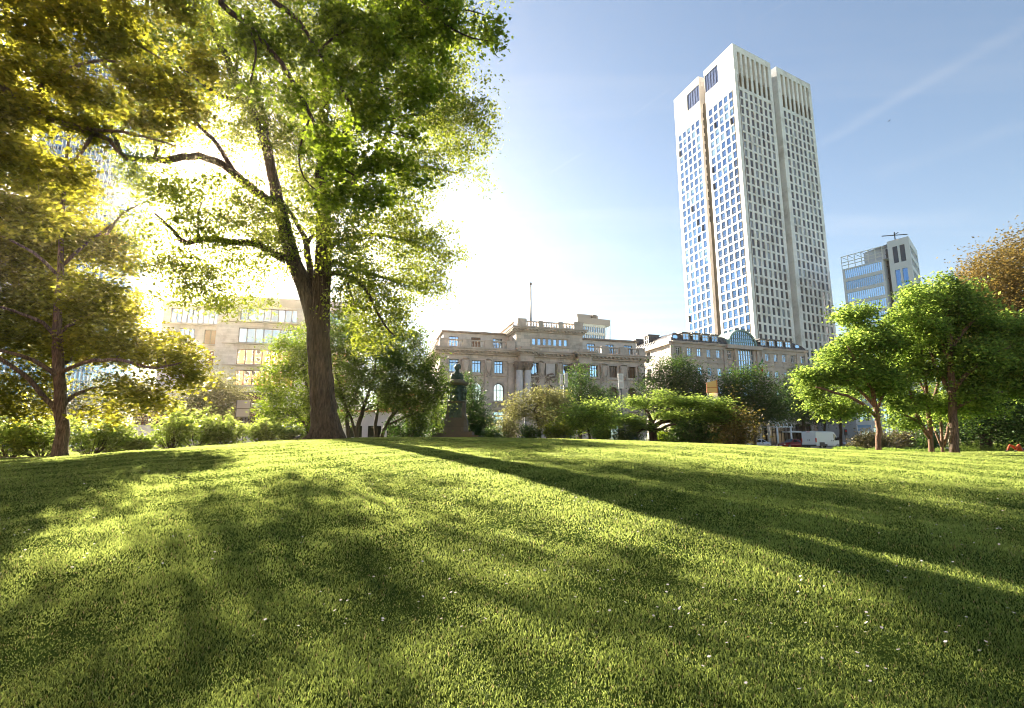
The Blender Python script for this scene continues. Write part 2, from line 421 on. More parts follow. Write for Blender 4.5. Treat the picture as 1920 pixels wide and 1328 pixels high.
def make_tree(name, label, cat, base, limbs, blobs, ncl, per, lsize, lmat, bmat, shape=SH_DIAMOND, clr=0.55, flat=0.6, group=None,
              gap=0.0, up=0.5, droop=0.2, seed=1, step=0.35, shell=0.5, twig=0.012, rough=0.12, sides=10, gscale=0.8, wob=0.02, back=None):
    rng = np.random.default_rng(seed)
    root = thing(name, label, cat, base, 0, group)
    mb = MB(); nodes = []; rad = []
    for li, q in enumerate(limbs):
        s = smooth_path(q, step)
        if len(s) > 4:
            jit = rng.normal(size=(len(s),3))*wob*np.minimum(1, s[:,3:4]*6+0.25); jit[0] = 0
            if li == 0: jit[:3] = 0
            s[:,:3] += jit
        mb.tube([tuple(p[:3]) for p in s], list(s[:,3]), (sides if s[0,3] > .08 else 6), fur=(.085 if sides > 20 and s[0,3] > .15 else 0))
        lo = 0 if li else int(len(s)*0.3)
        for p in s[lo:]: nodes.append(p[:3]); rad.append(p[3])
    C = blob_points(blobs, ncl*3, rng, shell, gap, gscale); md = clr*1.5
    Ct = thin(C, md)
    while len(Ct) < ncl*.93: md *= .92; Ct = thin(C, md)
    C = Ct[rng.permutation(len(Ct))[:ncl]]; ncl = len(C)
    nodes = list(nodes); rad = list(rad)
    cap = len(nodes) + ncl*5; NA = np.zeros((cap,3)); RA = np.zeros(cap); k = len(nodes); NA[:k] = nodes; RA[:k] = rad
    d0 = np.array([np.min(np.linalg.norm(NA[:k]-c,axis=1)) for c in C]); order = np.argsort(d0)
    for ci in order:
        c = C[ci]; dv = NA[:k]-c; dd = np.linalg.norm(dv,axis=1) + np.maximum(dv[:,2],0)*0.35
        j = int(np.argmin(dd)); a = NA[j]; D = np.linalg.norm(c-a)
        if D < 0.05: continue
        r0 = min(RA[j]*0.7, twig*D*1.0+0.006); m = max(2, min(4, int(D/0.5)+1))
        pts = [tuple(a)]; rr = [r0]
        arch = 0.10*D
        for i in range(1, m+1):
            h = i/m; p = a + (c-a)*h; p = p + rng.normal(size=3)*rough*D*.35*(0 if i == m else 1); p[2] += arch*math.sin(PI*h)*(1 if droop >= 0 else -1)
            pts.append(tuple(p)); r = r0*(1-h)+0.004*h; rr.append(r); NA[k] = p; RA[k] = r; k += 1
        mb.tube(pts, rr, 4, cap=False)
    mb.build('trunk', bmat, root)
    # leaves: a flattened spray around each cluster point
    m = ncl*per
    G = rng.normal(size=(m,3))*clr*np.array([1,1,flat])
    sc = (0.55+0.9*rng.random(ncl))
    P = np.repeat(C,per,axis=0) + G*np.repeat(sc,per)[:,None]
    P[:,2] -= droop*np.repeat(np.full(ncl,clr),per)*np.sum((G/clr)**2,axis=1)*0.12
    P = P[P[:,2] > gh(P[:,0],P[:,1])+0.05]
    leaves('crown', P, lsize, shape, lmat, root, up, droop, rng)
    return root
def pb(px, py, Y, rx, ry, rd):
    """a crown lobe given in photo pixels at depth Y"""
    w = at(px, py, Y); s = Y/FPX
    return (w.x, w.y, w.z, rx*s, rd, ry*s)
def bush(name, label, base_px, Y, w_px, h_px, lmat, n=5000, lsize=.09, group=None, seed=3, rd=None, up=0.3, droop=-0.6, spiky=False, cat='shrub', stem=True, lobes=6, shape=SH_DIAMOND):
    """shrub with many stems; a lumpy outline of leafy shoots"""
    rng = np.random.default_rng(seed); g = gp(base_px, Y); s = Y/FPX; W = w_px*s/2; H = h_px*s; D = rd or W*.8
    root = thing(name, label, cat, tuple(g), 0, group)
    blobs = []
    for i in range(lobes):
        a = rng.random()*2*PI; r = rng.random()**.5*.62
        h = H*(.42+.25*rng.random())*(1-.35*r)
        blobs.append((g.x+W*r*math.cos(a), g.y+D*r*math.sin(a), g.z+h*.95, W*(.35+.2*rng.random()), D*(.4+.2*rng.random()), h*(.85+.25*rng.random())))
    ncl = max(30, n//28); C = blob_points(blobs, ncl, rng, .6)
    C = C[C[:,2] > g.z+0.04]
    mb = MB()
    for c in C[::3]:
        b = np.array([g.x+(c[0]-g.x)*.25, g.y+(c[1]-g.y)*.25, gz(g.x,g.y)-.05])
        mid = (b+c)/2 + np.array([(c[0]-g.x)*.18,(c[1]-g.y)*.18,.05])
        mb.tube([tuple(b), tuple(mid), tuple(c)], [.016,.011,.004], 4, cap=False)
    mb.build('stem', M['twig'], root)
    per = max(6, int(n*.55/len(C))); lsize *= 1.5; L0 = H*.11+.05
    if spiky:   # leaves along upright shoots
        t = rng.random((len(C),per)); dirv = np.stack([(C[:,0]-g.x)*.5, (C[:,1]-g.y)*.5, np.full(len(C), W*.55)],1) + rng.normal(size=(len(C),3))*W*.18
        dirv /= np.linalg.norm(dirv,axis=1)[:,None]; ln = H*.3*(.6+.8*rng.random(len(C)))
        P = C[:,None,:] + dirv[:,None,:]*(t*ln[:,None])[:,:,None] + rng.normal(size=(len(C),per,3))*.035*(1+H)
        P = P.reshape(-1,3)
    else:
        P = np.repeat(C,per,axis=0) + rng.normal(size=(len(C)*per,3))*L0*np.array([1.1,1.1,.8])
    P = P[P[:,2] > gh(P[:,0],P[:,1])+.02]
    leaves('foliage', P, lsize, shape, lmat, root, up, droop, rng)
    return root
M['twig'] = simple('twig_bark', (.07,.05,.035), .9)
M['bark'] = barkmat('bark_dark', (.060,.043,.030))
M['bark_mid'] = barkmat('bark_mid', (.16,.115,.08), 1.5)
M['bark_red'] = barkmat('bark_reddish', (.24,.14,.09), 2.0)
M['leaf_elm'] = leafmat('leaf_pale_green', (.05,.085,.012), (.13,.17,.028), (.46,.54,.05), .5)
M['leaf_maple'] = leafmat('leaf_maple_green', (.035,.07,.008), (.10,.16,.015), (.42,.58,.035), .5)
M['leaf_gold'] = leafmat('leaf_yellow_green', (.05,.07,.010), (.14,.15,.018), (.60,.57,.045), .55)
M['leaf_bright'] = leafmat('leaf_bright_green', (.045,.11,.015), (.17,.26,.045), (.52,.70,.12), .5)
M['leaf_feather'] = leafmat('leaf_feather', (.08,.14,.025), (.23,.30,.07), (.66,.80,.15), .5)
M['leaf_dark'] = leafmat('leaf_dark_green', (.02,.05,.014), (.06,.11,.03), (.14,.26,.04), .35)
M['leaf_olive'] = leafmat('leaf_olive', (.11,.11,.05), (.25,.24,.11), (.45,.45,.14), .4)
M['leaf_copper'] = leafmat('leaf_copper', (.10,.10,.03), (.28,.18,.06), (.36,.26,.06), .35)
M['leaf_red'] = leafmat('leaf_reddish', (.05,.07,.02), (.20,.14,.05), (.30,.24,.05), .35)
M['leaf_hedge'] = leafmat('leaf_hedge', (.07,.06,.03), (.20,.17,.09), (.20,.18,.05), .3)
M['leaf_mid'] = leafmat('leaf_mid_green', (.03,.06,.012), (.08,.125,.025), (.26,.38,.04), .42)
# ================================================================== world and light
_sx, _sy, _sz = ray(320, 375)
SUN_AZ = math.atan2(_sx, _sy); SUN_EL = math.atan2(_sz, math.hypot(_sx, _sy))
w = bpy.data.worlds.new('World'); S.world = w; w.use_nodes = True; nt = w.node_tree
bg = nt.nodes['Background']; bg.inputs[1].default_value = SKY_STR
sky = N(nt, 'ShaderNodeTexSky', sky_type='NISHITA'); sky.sun_disc = False; sky.sun_elevation = SUN_EL; sky.sun_rotation = SUN_AZ
sky.air_density = 1.0; sky.dust_density = SKY_DUST; sky.ozone_density = 0.35; sky.altitude = 100
tc = N(nt, 'ShaderNodeTexCoord').outputs['Generated']
# thin high cloud: streaks in the plane of the sky (direction divided by height)
sep = N(nt, 'ShaderNodeSeparateXYZ'); L(nt, tc, sep.inputs[0])
mz = N(nt, 'ShaderNodeMath', operation='MAXIMUM', inp={1: 0.06}); L(nt, sep.outputs[2], mz.inputs[0])
dv = N(nt, 'ShaderNodeVectorMath', operation='DIVIDE'); L(nt, tc, dv.inputs[0])
cmb = N(nt, 'ShaderNodeCombineXYZ'); [L(nt, mz.outputs[0], cmb.inputs[i]) for i in range(3)]; L(nt, cmb.outputs[0], dv.inputs[1])
mp = N(nt, 'ShaderNodeMapping'); mp.inputs['Rotation'].default_value = (0, 0, R(38)); mp.inputs['Scale'].default_value = (.45, 2.6, 1); L(nt, dv.outputs[0], mp.inputs[0])
nz = N(nt, 'ShaderNodeTexNoise', inp={'Scale': 0.9, 'Detail': 7.0, 'Roughness': 0.55, 'Distortion': 0.6}); L(nt, mp.outputs[0], nz.inputs[0])
cl = ramp(nt, nz.outputs[0], [(0.5, (0,0,0)), (0.85, (.22,.22,.22))])
# one long drifted contrail
def trail(p1, p2, wid, amt):
    """band of cloud along the line through two photo directions, in the sky plane"""
    def pl(p): x, y, z = ray(*p); return np.array([x/z, y/z])
    a, b = pl(p1), pl(p2); d = (b-a); ln = np.linalg.norm(d); d /= ln; n_ = np.array([-d[1], d[0]])
    sub_ = N(nt, 'ShaderNodeVectorMath', operation='SUBTRACT'); L(nt, dv.outputs[0], sub_.inputs[0]); sub_.inputs[1].default_value = (a[0], a[1], 0)
    wn = N(nt, 'ShaderNodeTexNoise', inp={'Scale': 3.0, 'Detail': 6.0, 'Roughness': .65}); L(nt, dv.outputs[0], wn.inputs[0])
    dt = N(nt, 'ShaderNodeVectorMath', operation='DOT_PRODUCT'); L(nt, sub_.outputs[0], dt.inputs[0]); dt.inputs[1].default_value = (n_[0], n_[1], 0)
    jit = N(nt, 'ShaderNodeMath', operation='MULTIPLY_ADD', inp={1: wid*1.6, 2: -wid*.8}); L(nt, wn.outputs[0], jit.inputs[0])
    ad = N(nt, 'ShaderNodeMath', operation='ADD'); L(nt, dt.outputs['Value'], ad.inputs[0]); L(nt, jit.outputs[0], ad.inputs[1])
    ab = N(nt, 'ShaderNodeMath', operation='ABSOLUTE'); L(nt, ad.outputs[0], ab.inputs[0])
    m1 = N(nt, 'ShaderNodeMapRange', interpolation_type='SMOOTHSTEP', inp={1: 0.0, 2: wid, 3: amt, 4: 0.0}); L(nt, ab.outputs[0], m1.inputs[0])
    du = N(nt, 'ShaderNodeVectorMath', operation='DOT_PRODUCT'); L(nt, sub_.outputs[0], du.inputs[0]); du.inputs[1].default_value = (d[0], d[1], 0)
    m2 = N(nt, 'ShaderNodeMapRange', interpolation_type='SMOOTHSTEP', inp={1: -ln*.15, 2: ln*.1, 3: 0.0, 4: 1.0}); L(nt, du.outputs['Value'], m2.inputs[0])
    m4 = N(nt, 'ShaderNodeMapRange', interpolation_type='SMOOTHSTEP', inp={1: ln*.95, 2: ln*1.3, 3: 1.0, 4: 0.0}); L(nt, du.outputs['Value'], m4.inputs[0])
    m3 = N(nt, 'ShaderNodeMath', operation='MULTIPLY'); L(nt, m1.outputs[0], m3.inputs[0]); L(nt, m2.outputs[0], m3.inputs[1])
    m6 = N(nt, 'ShaderNodeMath', operation='MULTIPLY'); L(nt, m3.outputs[0], m6.inputs[0]); L(nt, m4.outputs[0], m6.inputs[1])
    m5 = N(nt, 'ShaderNodeMath', operation='MULTIPLY'); L(nt, m6.outputs[0], m5.inputs[0])
    g2 = N(nt, 'ShaderNodeMapRange', inp={1: .35, 2: .65, 3: .3, 4: 1.0}); L(nt, wn.outputs[0], g2.inputs[0]); L(nt, g2.outputs[0], m5.inputs[1])
    return m5.outputs[0]
acc = None
for t_ in (trail((1545, 268), (1915, 52), .05, .17), trail((1640, 330), (1910, 235), .09, .11), trail((1560, 420), (1800, 400), .12, .08), trail((1030, 325), (1090, 290), .012, .09), trail((1190, 215), (1245, 175), .008, .08), trail((1420, 35), (1475, 5), .006, .08)):
    if acc is None: acc = t_
    else:
        a_ = N(nt, 'ShaderNodeMath', operation='ADD'); L(nt, acc, a_.inputs[0]); L(nt, t_, a_.inputs[1]); acc = a_.outputs[0]
a_ = N(nt, 'ShaderNodeMath', operation='ADD', use_clamp=True); L(nt, acc, a_.inputs[0]); L(nt, cl, a_.inputs[1])
# cloud brightness follows the sky behind it, lifted towards white
hsv = N(nt, 'ShaderNodeHueSaturation', inp={'Saturation': 0.25, 'Value': 1.25}); L(nt, sky.outputs[0], hsv.inputs['Color'])
L(nt, mixc(nt, a_.outputs[0], sky.outputs[0], hsv.outputs[0]), bg.inputs[0])
sd = bpy.data.lights.new('sun', 'SUN'); sd.energy = SUN_STR; sd.angle = R(0.55); sd.color = (1.0, .88, .70)
sun = bpy.data.objects.new('sun', sd); COL.objects.link(sun)
dsun = Vector((math.sin(SUN_AZ)*math.cos(SUN_EL), math.cos(SUN_AZ)*math.cos(SUN_EL), math.sin(SUN_EL)))
sun.rotation_euler = dsun.to_track_quat('Z', 'Y').to_euler()
sun.location = (0, 0, 60)
S.view_settings.view_transform = 'Standard'; S.view_settings.look = 'None'; S.view_settings.gamma = 1; S.view_settings.exposure = EXPO
S.render.engine = 'CYCLES'
S.cycles.use_denoising = True
try: S.cycles.denoiser = 'OPENIMAGEDENOISE'
except Exception: pass
S.cycles.max_bounces = 7; S.cycles.diffuse_bounces = 3; S.cycles.glossy_bounces = 3; S.cycles.transmission_bounces = 5; S.cycles.transparent_max_bounces = 6
S.cycles.pixel_filter_type = 'BLACKMAN_HARRIS'; S.cycles.filter_width = 1.05; S.cycles.volume_bounces = 0; S.cycles.sample_clamp_indirect = 6.0; S.cycles.use_light_tree = False
# ================================================================== ground
m, nt, b = new_mat('lawn_soil')
geo = N(nt, 'ShaderNodeNewGeometry')
n1 = N(nt, 'ShaderNodeTexNoise', inp={'Scale': 0.35, 'Detail': 5.0}); L(nt, geo.outputs['Position'], n1.inputs[0])
n2 = N(nt, 'ShaderNodeTexNoise', inp={'Scale': 14.0, 'Detail': 8.0, 'Roughness': .75}); L(nt, geo.outputs['Position'], n2.inputs[0])
c1 = ramp(nt, n1.outputs[0], [(0.35, (.042,.075,.014)), (0.65, (.07,.11,.022))])
c2 = ramp(nt, n2.outputs[0], [(0.35, (.6,.6,.55)), (0.6, (1.0,1.0,1.0)), (0.75, (1.3,1.25,1.1))])
L(nt, mixc(nt, 1.0, c1, c2, 'MULTIPLY'), b.inputs['Base Color']); b.inputs['Roughness'].default_value = .95; b.inputs['Specular IOR Level'].default_value = 0.0
bp = N(nt, 'ShaderNodeBump', inp={'Strength': .8, 'Distance': .06}); L(nt, n2.outputs[0], bp.inputs['Height']); L(nt, bp.outputs[0], b.inputs['Normal'])
M['soil'] = m
M['grass'] = leafmat('grass_blades', (.010,.036,.003), (.055,.095,.012), (.60,.73,.17), .58, .45, .12)
nt = M['grass'].node_tree
for nd in [n for n in nt.nodes if n.type == 'VALTORGB']:
    lk = nd.outputs[0].links[0]; dst = lk.to_socket; an = [n for n in nt.nodes if n.type == 'ATTRIBUTE'][0]
    gt = N(nt, 'ShaderNodeMath', operation='GREATER_THAN', inp={1: .955}); L(nt, an.outputs['Fac'], gt.inputs[0])
    L(nt, mixc(nt, gt.outputs[0], nd.outputs[0], (.42,.34,.16)), dst)
def axis(fine0, fine1, step, far):
    a = list(np.arange(fine0, fine1+1e-6, step)); s = step; x = fine0; lo = []
    while x > -far: s *= 1.35; x -= s; lo.append(x)
    s = step; x = fine1; hi = []
    while x < far: s *= 1.35; x += s; hi.append(x)
    return np.array(lo[::-1] + a + hi)
xs = axis(-45, 55, .5, 2500); ys = axis(-6, 52, .4, 2500)
X, Y = np.meshgrid(xs, ys); Z = gh(X, Y); nx, ny = len(xs), len(ys)
V = np.stack([X.ravel(), Y.ravel(), Z.ravel()], 1)
ii, jj = np.meshgrid(np.arange(nx-1), np.arange(ny-1)); a = (jj*nx+ii).ravel()
lawn = np_mesh('lawn', V, np.stack([a, a+1, a+nx+1, a+nx], 1).ravel(), np.full(len(a), 4), M['soil'], smooth=True)
tag(lawn, kind='structure')
# streets: az 74.7
RF = Fac.__new__(Fac); RF.o = (0, 71); _a = R(74.7); RF.d = (math.sin(_a), math.cos(_a)); RF.n = (RF.d[1], -RF.d[0])
m, nt, b = new_mat('asphalt'); geo = N(nt, 'ShaderNodeNewGeometry')
n1 = N(nt, 'ShaderNodeTexNoise', inp={'Scale': 1.2, 'Detail': 8.0, 'Roughness': .7}); L(nt, geo.outputs['Position'], n1.inputs[0])
L(nt, ramp(nt, n1.outputs[0], [(.3, (.09,.09,.09)), (.7, (.17,.168,.165))]), b.inputs['Base Color']); b.inputs['Roughness'].default_value = .85; M['asphalt'] = m
M['paving'] = simple('paving', (.42,.40,.37), .85, 0, .25, 1.5, .2, 8)
M['kerb'] = simple('kerb_stone', (.34,.33,.31), .8, 0, .2, 2)
M['mark'] = simple('road_paint', (.7,.7,.68), .6, 0, .2, 3)
q = MB(); q.add([RF.pt(-260,1.028,9), RF.pt(260,1.028,9), RF.pt(260,1.028,-9), RF.pt(-260,1.028,-9)], [(0,1,2,3)])
tag(q.build('road', M['asphalt'], origin=(0,71,1.02)), kind='structure')
for nm, o0, o1 in (('pavement', 9.0, 11.5), ('pavement', -9.0, -15.0)):
    q = MB(); kb = 9.0 if o0 > 0 else -9.0; ke = kb + (.2 if o0 > 0 else -.2)
    q.fbox(RF, -260, 260, .9, 1.14, min(ke, o1), max(ke, o1), 0); q.fbox(RF, -260, 260, .9, 1.143, min(kb, ke), max(kb, ke), 1)
    tag(q.build(nm, [M['paving'], M['kerb']], origin=RF.pt(0, 1.14, o0)), kind='structure')
q = MB()
for i in range(-40, 40):
    t = i*6.0; q.add([RF.pt(t,1.033,.07), RF.pt(t+3,1.033,.07), RF.pt(t+3,1.033,-.07), RF.pt(t,1.033,-.07)], [(0,1,2,3)])
tag(q.build('road_marking', M['mark'], origin=(0,71,1.03)), kind='structure')
# pale trodden path behind the left maple
q = MB(); pts = [(-40, 20.6), (-24, 21.1), (-19.5, 21.6), (-16.5, 22.2), (-13.5, 23.4), (-11, 25.2)]
wd = [1.3, 1.3, 1.2, .9, .6, .2]
sub_p = []
for i in range(len(pts)-1):
    for k in range(6):
        h = k/6; sub_p.append((pts[i][0]*(1-h)+pts[i+1][0]*h, pts[i][1]*(1-h)+pts[i+1][1]*h, wd[i]*(1-h)+wd[i+1]*h))
vs = []
for x, y, w_ in sub_p:
    for e in np.linspace(-.5, .5, 5): yy = y + e*w_; vs.append((x, yy, gz(x, yy)+.025))
fs = [(i*5+j, (i+1)*5+j, (i+1)*5+j+1, i*5+j+1) for i in range(len(sub_p)-1) for j in range(4)]
q.add(vs, fs, 0, True); M['dirt'] = simple('dirt_path', (.34,.27,.18), .95, 0, .3, 2.5, .4, 12)
tag(q.build('path', M['dirt'], origin=(-20, 21.5, 1.0)), kind='structure')
# ------------------------------------------------------------------ grass blades
def grass(n, seed=5):
    rng = np.random.default_rng(seed)
    y0, y1 = 2.6, 43.0
    Yb = y0*(y1/y0)**rng.random(n)
    Xb = (rng.random(n)*2-1)*(1.06*Yb+2.0)
    # clumps
    cl = np.sin(Xb*3.1+np.sin(Yb*2.3))*np.sin(Yb*3.7+np.sin(Xb*1.9)) + .6*np.sin(Xb*7.3+Yb*2.1)*np.sin(Yb*8.1-Xb*3.3) + .5*np.sin(Xb*15+Yb*4)*np.sin(Yb*17-Xb*6)
    cl = cl*np.clip(1.25-Yb/20, .12, 1)
    keep = rng.random(n) < (.86+.14*cl)*np.where(np.sin(Xb*2.7+1.1*np.sin(Yb*1.3)+.7)*np.sin(Yb*3.1+np.sin(Xb*1.9)) > .86, .6, 1)
    for tx, ty, tr in [(tuple(gp(611,25.0))[0], 25.0, 1.25), (tuple(gp(112,20.0))[0], 20.0, .6), (tuple(gp(1648,28))[0], 28, .55), (tuple(gp(1747,29.5))[0], 29.5, .5), (tuple(gp(1790,27.5))[0], 27.5, .6)]: keep &= (((Xb-tx)**2+(Yb-ty)**2)**.5 > tr*(.7+.5*rng.random(n)))
    Xb = Xb[keep]; Yb = Yb[keep]; cl = cl[keep]; n = len(Xb)
    Zb = gh(Xb, Yb)-.004
    h = (.015+.015*rng.random(n)+.004*cl)*(1+.12*np.sin(Xb*1.3+np.sin(Yb*1.1)*2)*np.sin(Yb*1.7+Xb*.4))*(1+Yb*.012)*(1+.9*(rng.random(n) > .985)); wd = (.0010+.0007*rng.random(n))*(1+Yb*.27)
    yaw = rng.random(n)*2*PI; lean = .25+.75*rng.random(n); la = rng.random(n)*2*PI
    sx, sy = np.cos(yaw)*wd, np.sin(yaw)*wd; lx, ly = np.cos(la)*lean*h, np.sin(la)*lean*h
    B = np.stack([Xb, Yb, Zb], 1)
    a = B + np.stack([-sx,-sy,0*sx],1); b_ = B + np.stack([sx,sy,0*sx],1)
    m1 = B + np.stack([-sx*.8+lx*.35,-sy*.8+ly*.35,h*.6],1); m2 = B + np.stack([sx*.8+lx*.35,sy*.8+ly*.35,h*.6],1)
    tp = B + np.stack([lx, ly, h*(1-.25*lean)],1)
    V = np.stack([a,b_,m2,m1,tp],1).reshape(-1,3)
    base = (np.arange(n)*5)[:,None]
    Ls = (base + np.array([0,1,2,3,3,2,4])[None,:]).ravel(); Cs = np.tile([4,3], n)
    rnd = np.clip(rng.random(n)*.8 + .15*(cl*.5+.5), 0, .95); rnd[rng.random(n) > .975] = 1.0
    o = np_mesh('grass', V, Ls, Cs, M['grass'], rnd=np.repeat(rnd,5), origin=(0,18,1))
    tag(o, 'short mown green grass covering the sloping lawn', 'grass', kind='stuff')
grass(GRASS_N)
# daisies: small white heads scattered in the lawn
def daisies():
    rng = np.random.default_rng(9); n = 1000
    Yb = 2.8*(24/2.8)**rng.random(n); Xb = (rng.random(n)*2-1)*1.0*Yb
    f = np.sin(Xb*1.1+2)*np.sin(Yb*1.7-Xb*.6)+.25*(Xb > -.5); k = f > 0.12; Xb, Yb = Xb[k], Yb[k]; n = len(Xb)
    q = MB()
    for x, y in zip(Xb, Yb):
        z = gz(x, y)+.045+.012*rng.random(); r = .0085+.0035*rng.random(); tx, ty = rng.normal(size=2)*.25
        pts = []
        for i in range(12):
            a = 2*PI*i/12; rr = r*(1 if i % 2 else .72); dx, dy = rr*math.cos(a), rr*math.sin(a); pts.append((x+dx, y+dy, z+dx*tx+dy*ty+.002))
        q.add(pts, [tuple(range(12))], 0)
        pts = [(x+.0035*math.cos(a), y+.0035*math.sin(a), z+.0045) for a in [2*PI*i/6 for i in range(6)]]; q.add(pts, [tuple(range(6))], 1)
        q.tube([(x, y, z-.055), (x, y, z)], .0012, 3, 2, False)
    M['petal'] = simple('petal', (.8,.78,.78), .6); M['yolk'] = simple('yolk', (.7,.45,.05), .6); M['stalk'] = simple('stalk', (.08,.14,.03), .7)
    o = q.build('daisies', [M['petal'], M['yolk'], M['stalk']], origin=(0, 10, .5)); tag(o, 'small white daisies scattered through the lawn grass', 'flowers', kind='stuff')
daisies()
# fallen leaves, a few one can point at
M['dead'] = simple('dead_leaf', (.38,.13,.04), .7, 0, .3, 30)
for (px, py, lab) in ((1221, 1221, 'small orange fallen leaf in the grass, the reddest on the lawn'), (1561, 1126, 'small brown fallen leaf in the sunlit grass at lower right'), (1401, 1198, 'curled brown fallen leaf on the grass right of the orange one')):
    Yd = 5.0
    for _ in range(40):
        p = at(px, py, Yd); e = p.z - gz(p.x, Yd) - .045
        Yd += .0 if abs(e) < .002 else max(-.5, min(.5, e*1.6))
    p = at(px, py, Yd); q = MB(); s = .028
    V_, F_ = SH_MAPLE; a = random.random()*6
    q.add([(p.x+s*(v[0]*math.cos(a)-v[1]*math.sin(a)), p.y+s*(v[0]*math.sin(a)+v[1]*math.cos(a)), p.z+.012+s*v[2]+s*.5*v[1]) for v in V_], F_, 0)
    tag(q.build('fallen_leaf', M['dead'], origin=tuple(p)), lab, 'leaf')
# ================================================================== buildings
M['sand'] = stone('sandstone', (.64,.58,.51), 1.25, .62, .72, .85, .22, .02, (1.12,1.02,.92), 74.7, .5)
M['sand_trim'] = simple('sandstone_trim', (.54,.465,.395), .85, 0, .3, .8, .3, 6)
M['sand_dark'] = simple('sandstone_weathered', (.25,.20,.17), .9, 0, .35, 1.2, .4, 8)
M['sand_pale'] = simple('sandstone_pale', (.60,.57,.54), .8, 0, .2, 1.0, .2, 6)
M['hotel'] = stone('hotel_stone', (.56,.48,.41), 1.0, .45, .8, .85, .10, .02, None, 70.2, .3)
M['hotel_trim'] = simple('hotel_trim', (.48,.41,.35), .85, 0, .2, .8)
M['plaster'] = simple('pale_plaster', (.62,.57,.52), .9, 0, .08, .4)
M['slate'] = simple('mansard_metal', (.085,.08,.085), .5, .25, .3, .6)
M['copper'] = simple('copper_green', (.22,.34,.30), .6, 0, .2, 2)
M['g_blue'] = glass('glass_blue', (.34,.50,.68), .05, .85)
M['g_tower'] = glass('glass_tower', (.11,.23,.43), .06, .85)
M['g_side'] = glass('glass_tower_dark', (.02,.03,.06), .1, .15)
M['g_dark'] = glass('glass_dark', (.05,.045,.045), .06, .5)
M['g_mirror'] = glass('glass_mirror', (.62,.62,.60), .02, .95, .04)
M['g_room'] = glass('glass_interior', (.09,.06,.05), .1, .3)
M['tower'] = stone('tower_stone', (.77,.78,.80), 1.35, 1.27, .85, .6, .05, .02, (1.02,1.01,1.0), 61, .15, 0)
M['tower_in'] = simple('tower_reveal', (.70,.65,.61), .7, 0, .08, .3)
M['office'] = stone('travertine', (.66,.66,.67), 1.6, .38, .86, .7, .12, .015, None, 77, .35, 0)
M['office_sill'] = simple('office_sill', (.50,.47,.43), .7, 0, .15, .6)
M['wood_panel'] = simple('timber_panel', (.22,.10,.05), .5, 0, .3, 4)
M['alu'] = simple('aluminium', (.52,.52,.53), .4, .5, .05)
M['louvre'] = simple('louvre_blue', (.09,.15,.32), .35, .5, .1)
M['brick'] = stone('red_brick', (.42,.17,.09), .5, .2, 1.5, .9, .2, .02, None, 85, .6)
M['concrete'] = simple('concrete', (.42,.42,.42), .85, 0, .12, .5)
# ------------------------------------------------------------------ museum
F = Fac(824, 740, 85, 74.7)
def zm(zx, zy): return F.hit(780+zx/4, 520+zy/4)     # zoomed photo coordinates
def T(zx, zy=650): return zm(zx, zy)[0]
def Zm(zx, zy): return zm(zx, zy)[1]
TL = zm(1715, 700)[0]                # right end
b0 = Vector(F.pt(TL/2, 1.1, -6))
mus = thing('museum_building', 'ornate sandstone museum with central raised attic, paired columns and roof balustrades', 'building', tuple(b0), 0)
zg = 1.0
z_ctop, z_cbot, z_arch = Zm(300,527), Zm(300,575), Zm(300,602)
z2t, z2b = Zm(455,618), Zm(455,716)
zat, zab = Zm(452,790), Zm(452,925)
zstr = Zm(620,1040); zgt, zgb = Zm(620,1008), Zm(620,1140)
z_bt, z_bb = Zm(300,468), Zm(300,512)
ww = 70/4*F.hit(797,650)[0]*0 + (T(491)-T(421))
aw = T(493,850)-T(414,850)
cl_ = [T(284),T(455),T(621)]; cc_ = [T(880),T(1010),T(1133)]; cr_ = [T(1333,700),T(1477,700),T(1617,700)]
wc = ww*.98
holes = [(t-wc/2, t+wc/2, z2b, z2t) for t in cl_+[cc_[0]+.1,cc_[2]]+cr_]
ac = [T(276,850), T(453,850), T(621,850)]; acc_ = [T(888,850), T(1008,850), T(1128,850)]; acr = [T(1345,850), T(1482,870), T(1621,880)]
holes += [(t-aw/2, t+aw/2, zab, zat, 'arch') for t in ac+acc_+acr]
gw = T(661,1060)-T(583,1060)
holes += [(t-gw/2, t+gw/2, zg+1.0, zgt) for t in ac+acr+[acc_[0],acc_[2]]] + [(acc_[1]-gw/2, acc_[1]+gw/2, zg+.1, zgt)]
q = MB(); wall_grid(q, F, 0, TL, zg, z_cbot+.05, holes, .45, 0)
# side and back walls
G = sub(F, 0, 0, 90); q.add([F.pt(0,zg,-22), F.pt(0,zg,0), F.pt(0,z_cbot+.05,0), F.pt(0,z_cbot+.05,-22)], [(0,1,2,3)])
q.add([F.pt(TL,zg,0), F.pt(TL,zg,-22), F.pt(TL,z_cbot+.05,-22), F.pt(TL,z_cbot+.05,0)], [(0,1,2,3)])
q.add([F.pt(TL,zg,-22), F.pt(0,zg,-22), F.pt(0,z_cbot+.05,-22), F.pt(TL,z_cbot+.05,-22)], [(0,1,2,3)])
# dark interior liner behind the windows
q.build('wall', M['sand'], mus)
q = MB(); q.add([F.pt(.5,zg,-3.5), F.pt(TL-.5,zg,-3.5), F.pt(TL-.5,z_cbot,-3.5), F.pt(.5,z_cbot,-3.5)], [(0,1,2,3)]); q.build('interior_wall', M['frame_dark'], mus)
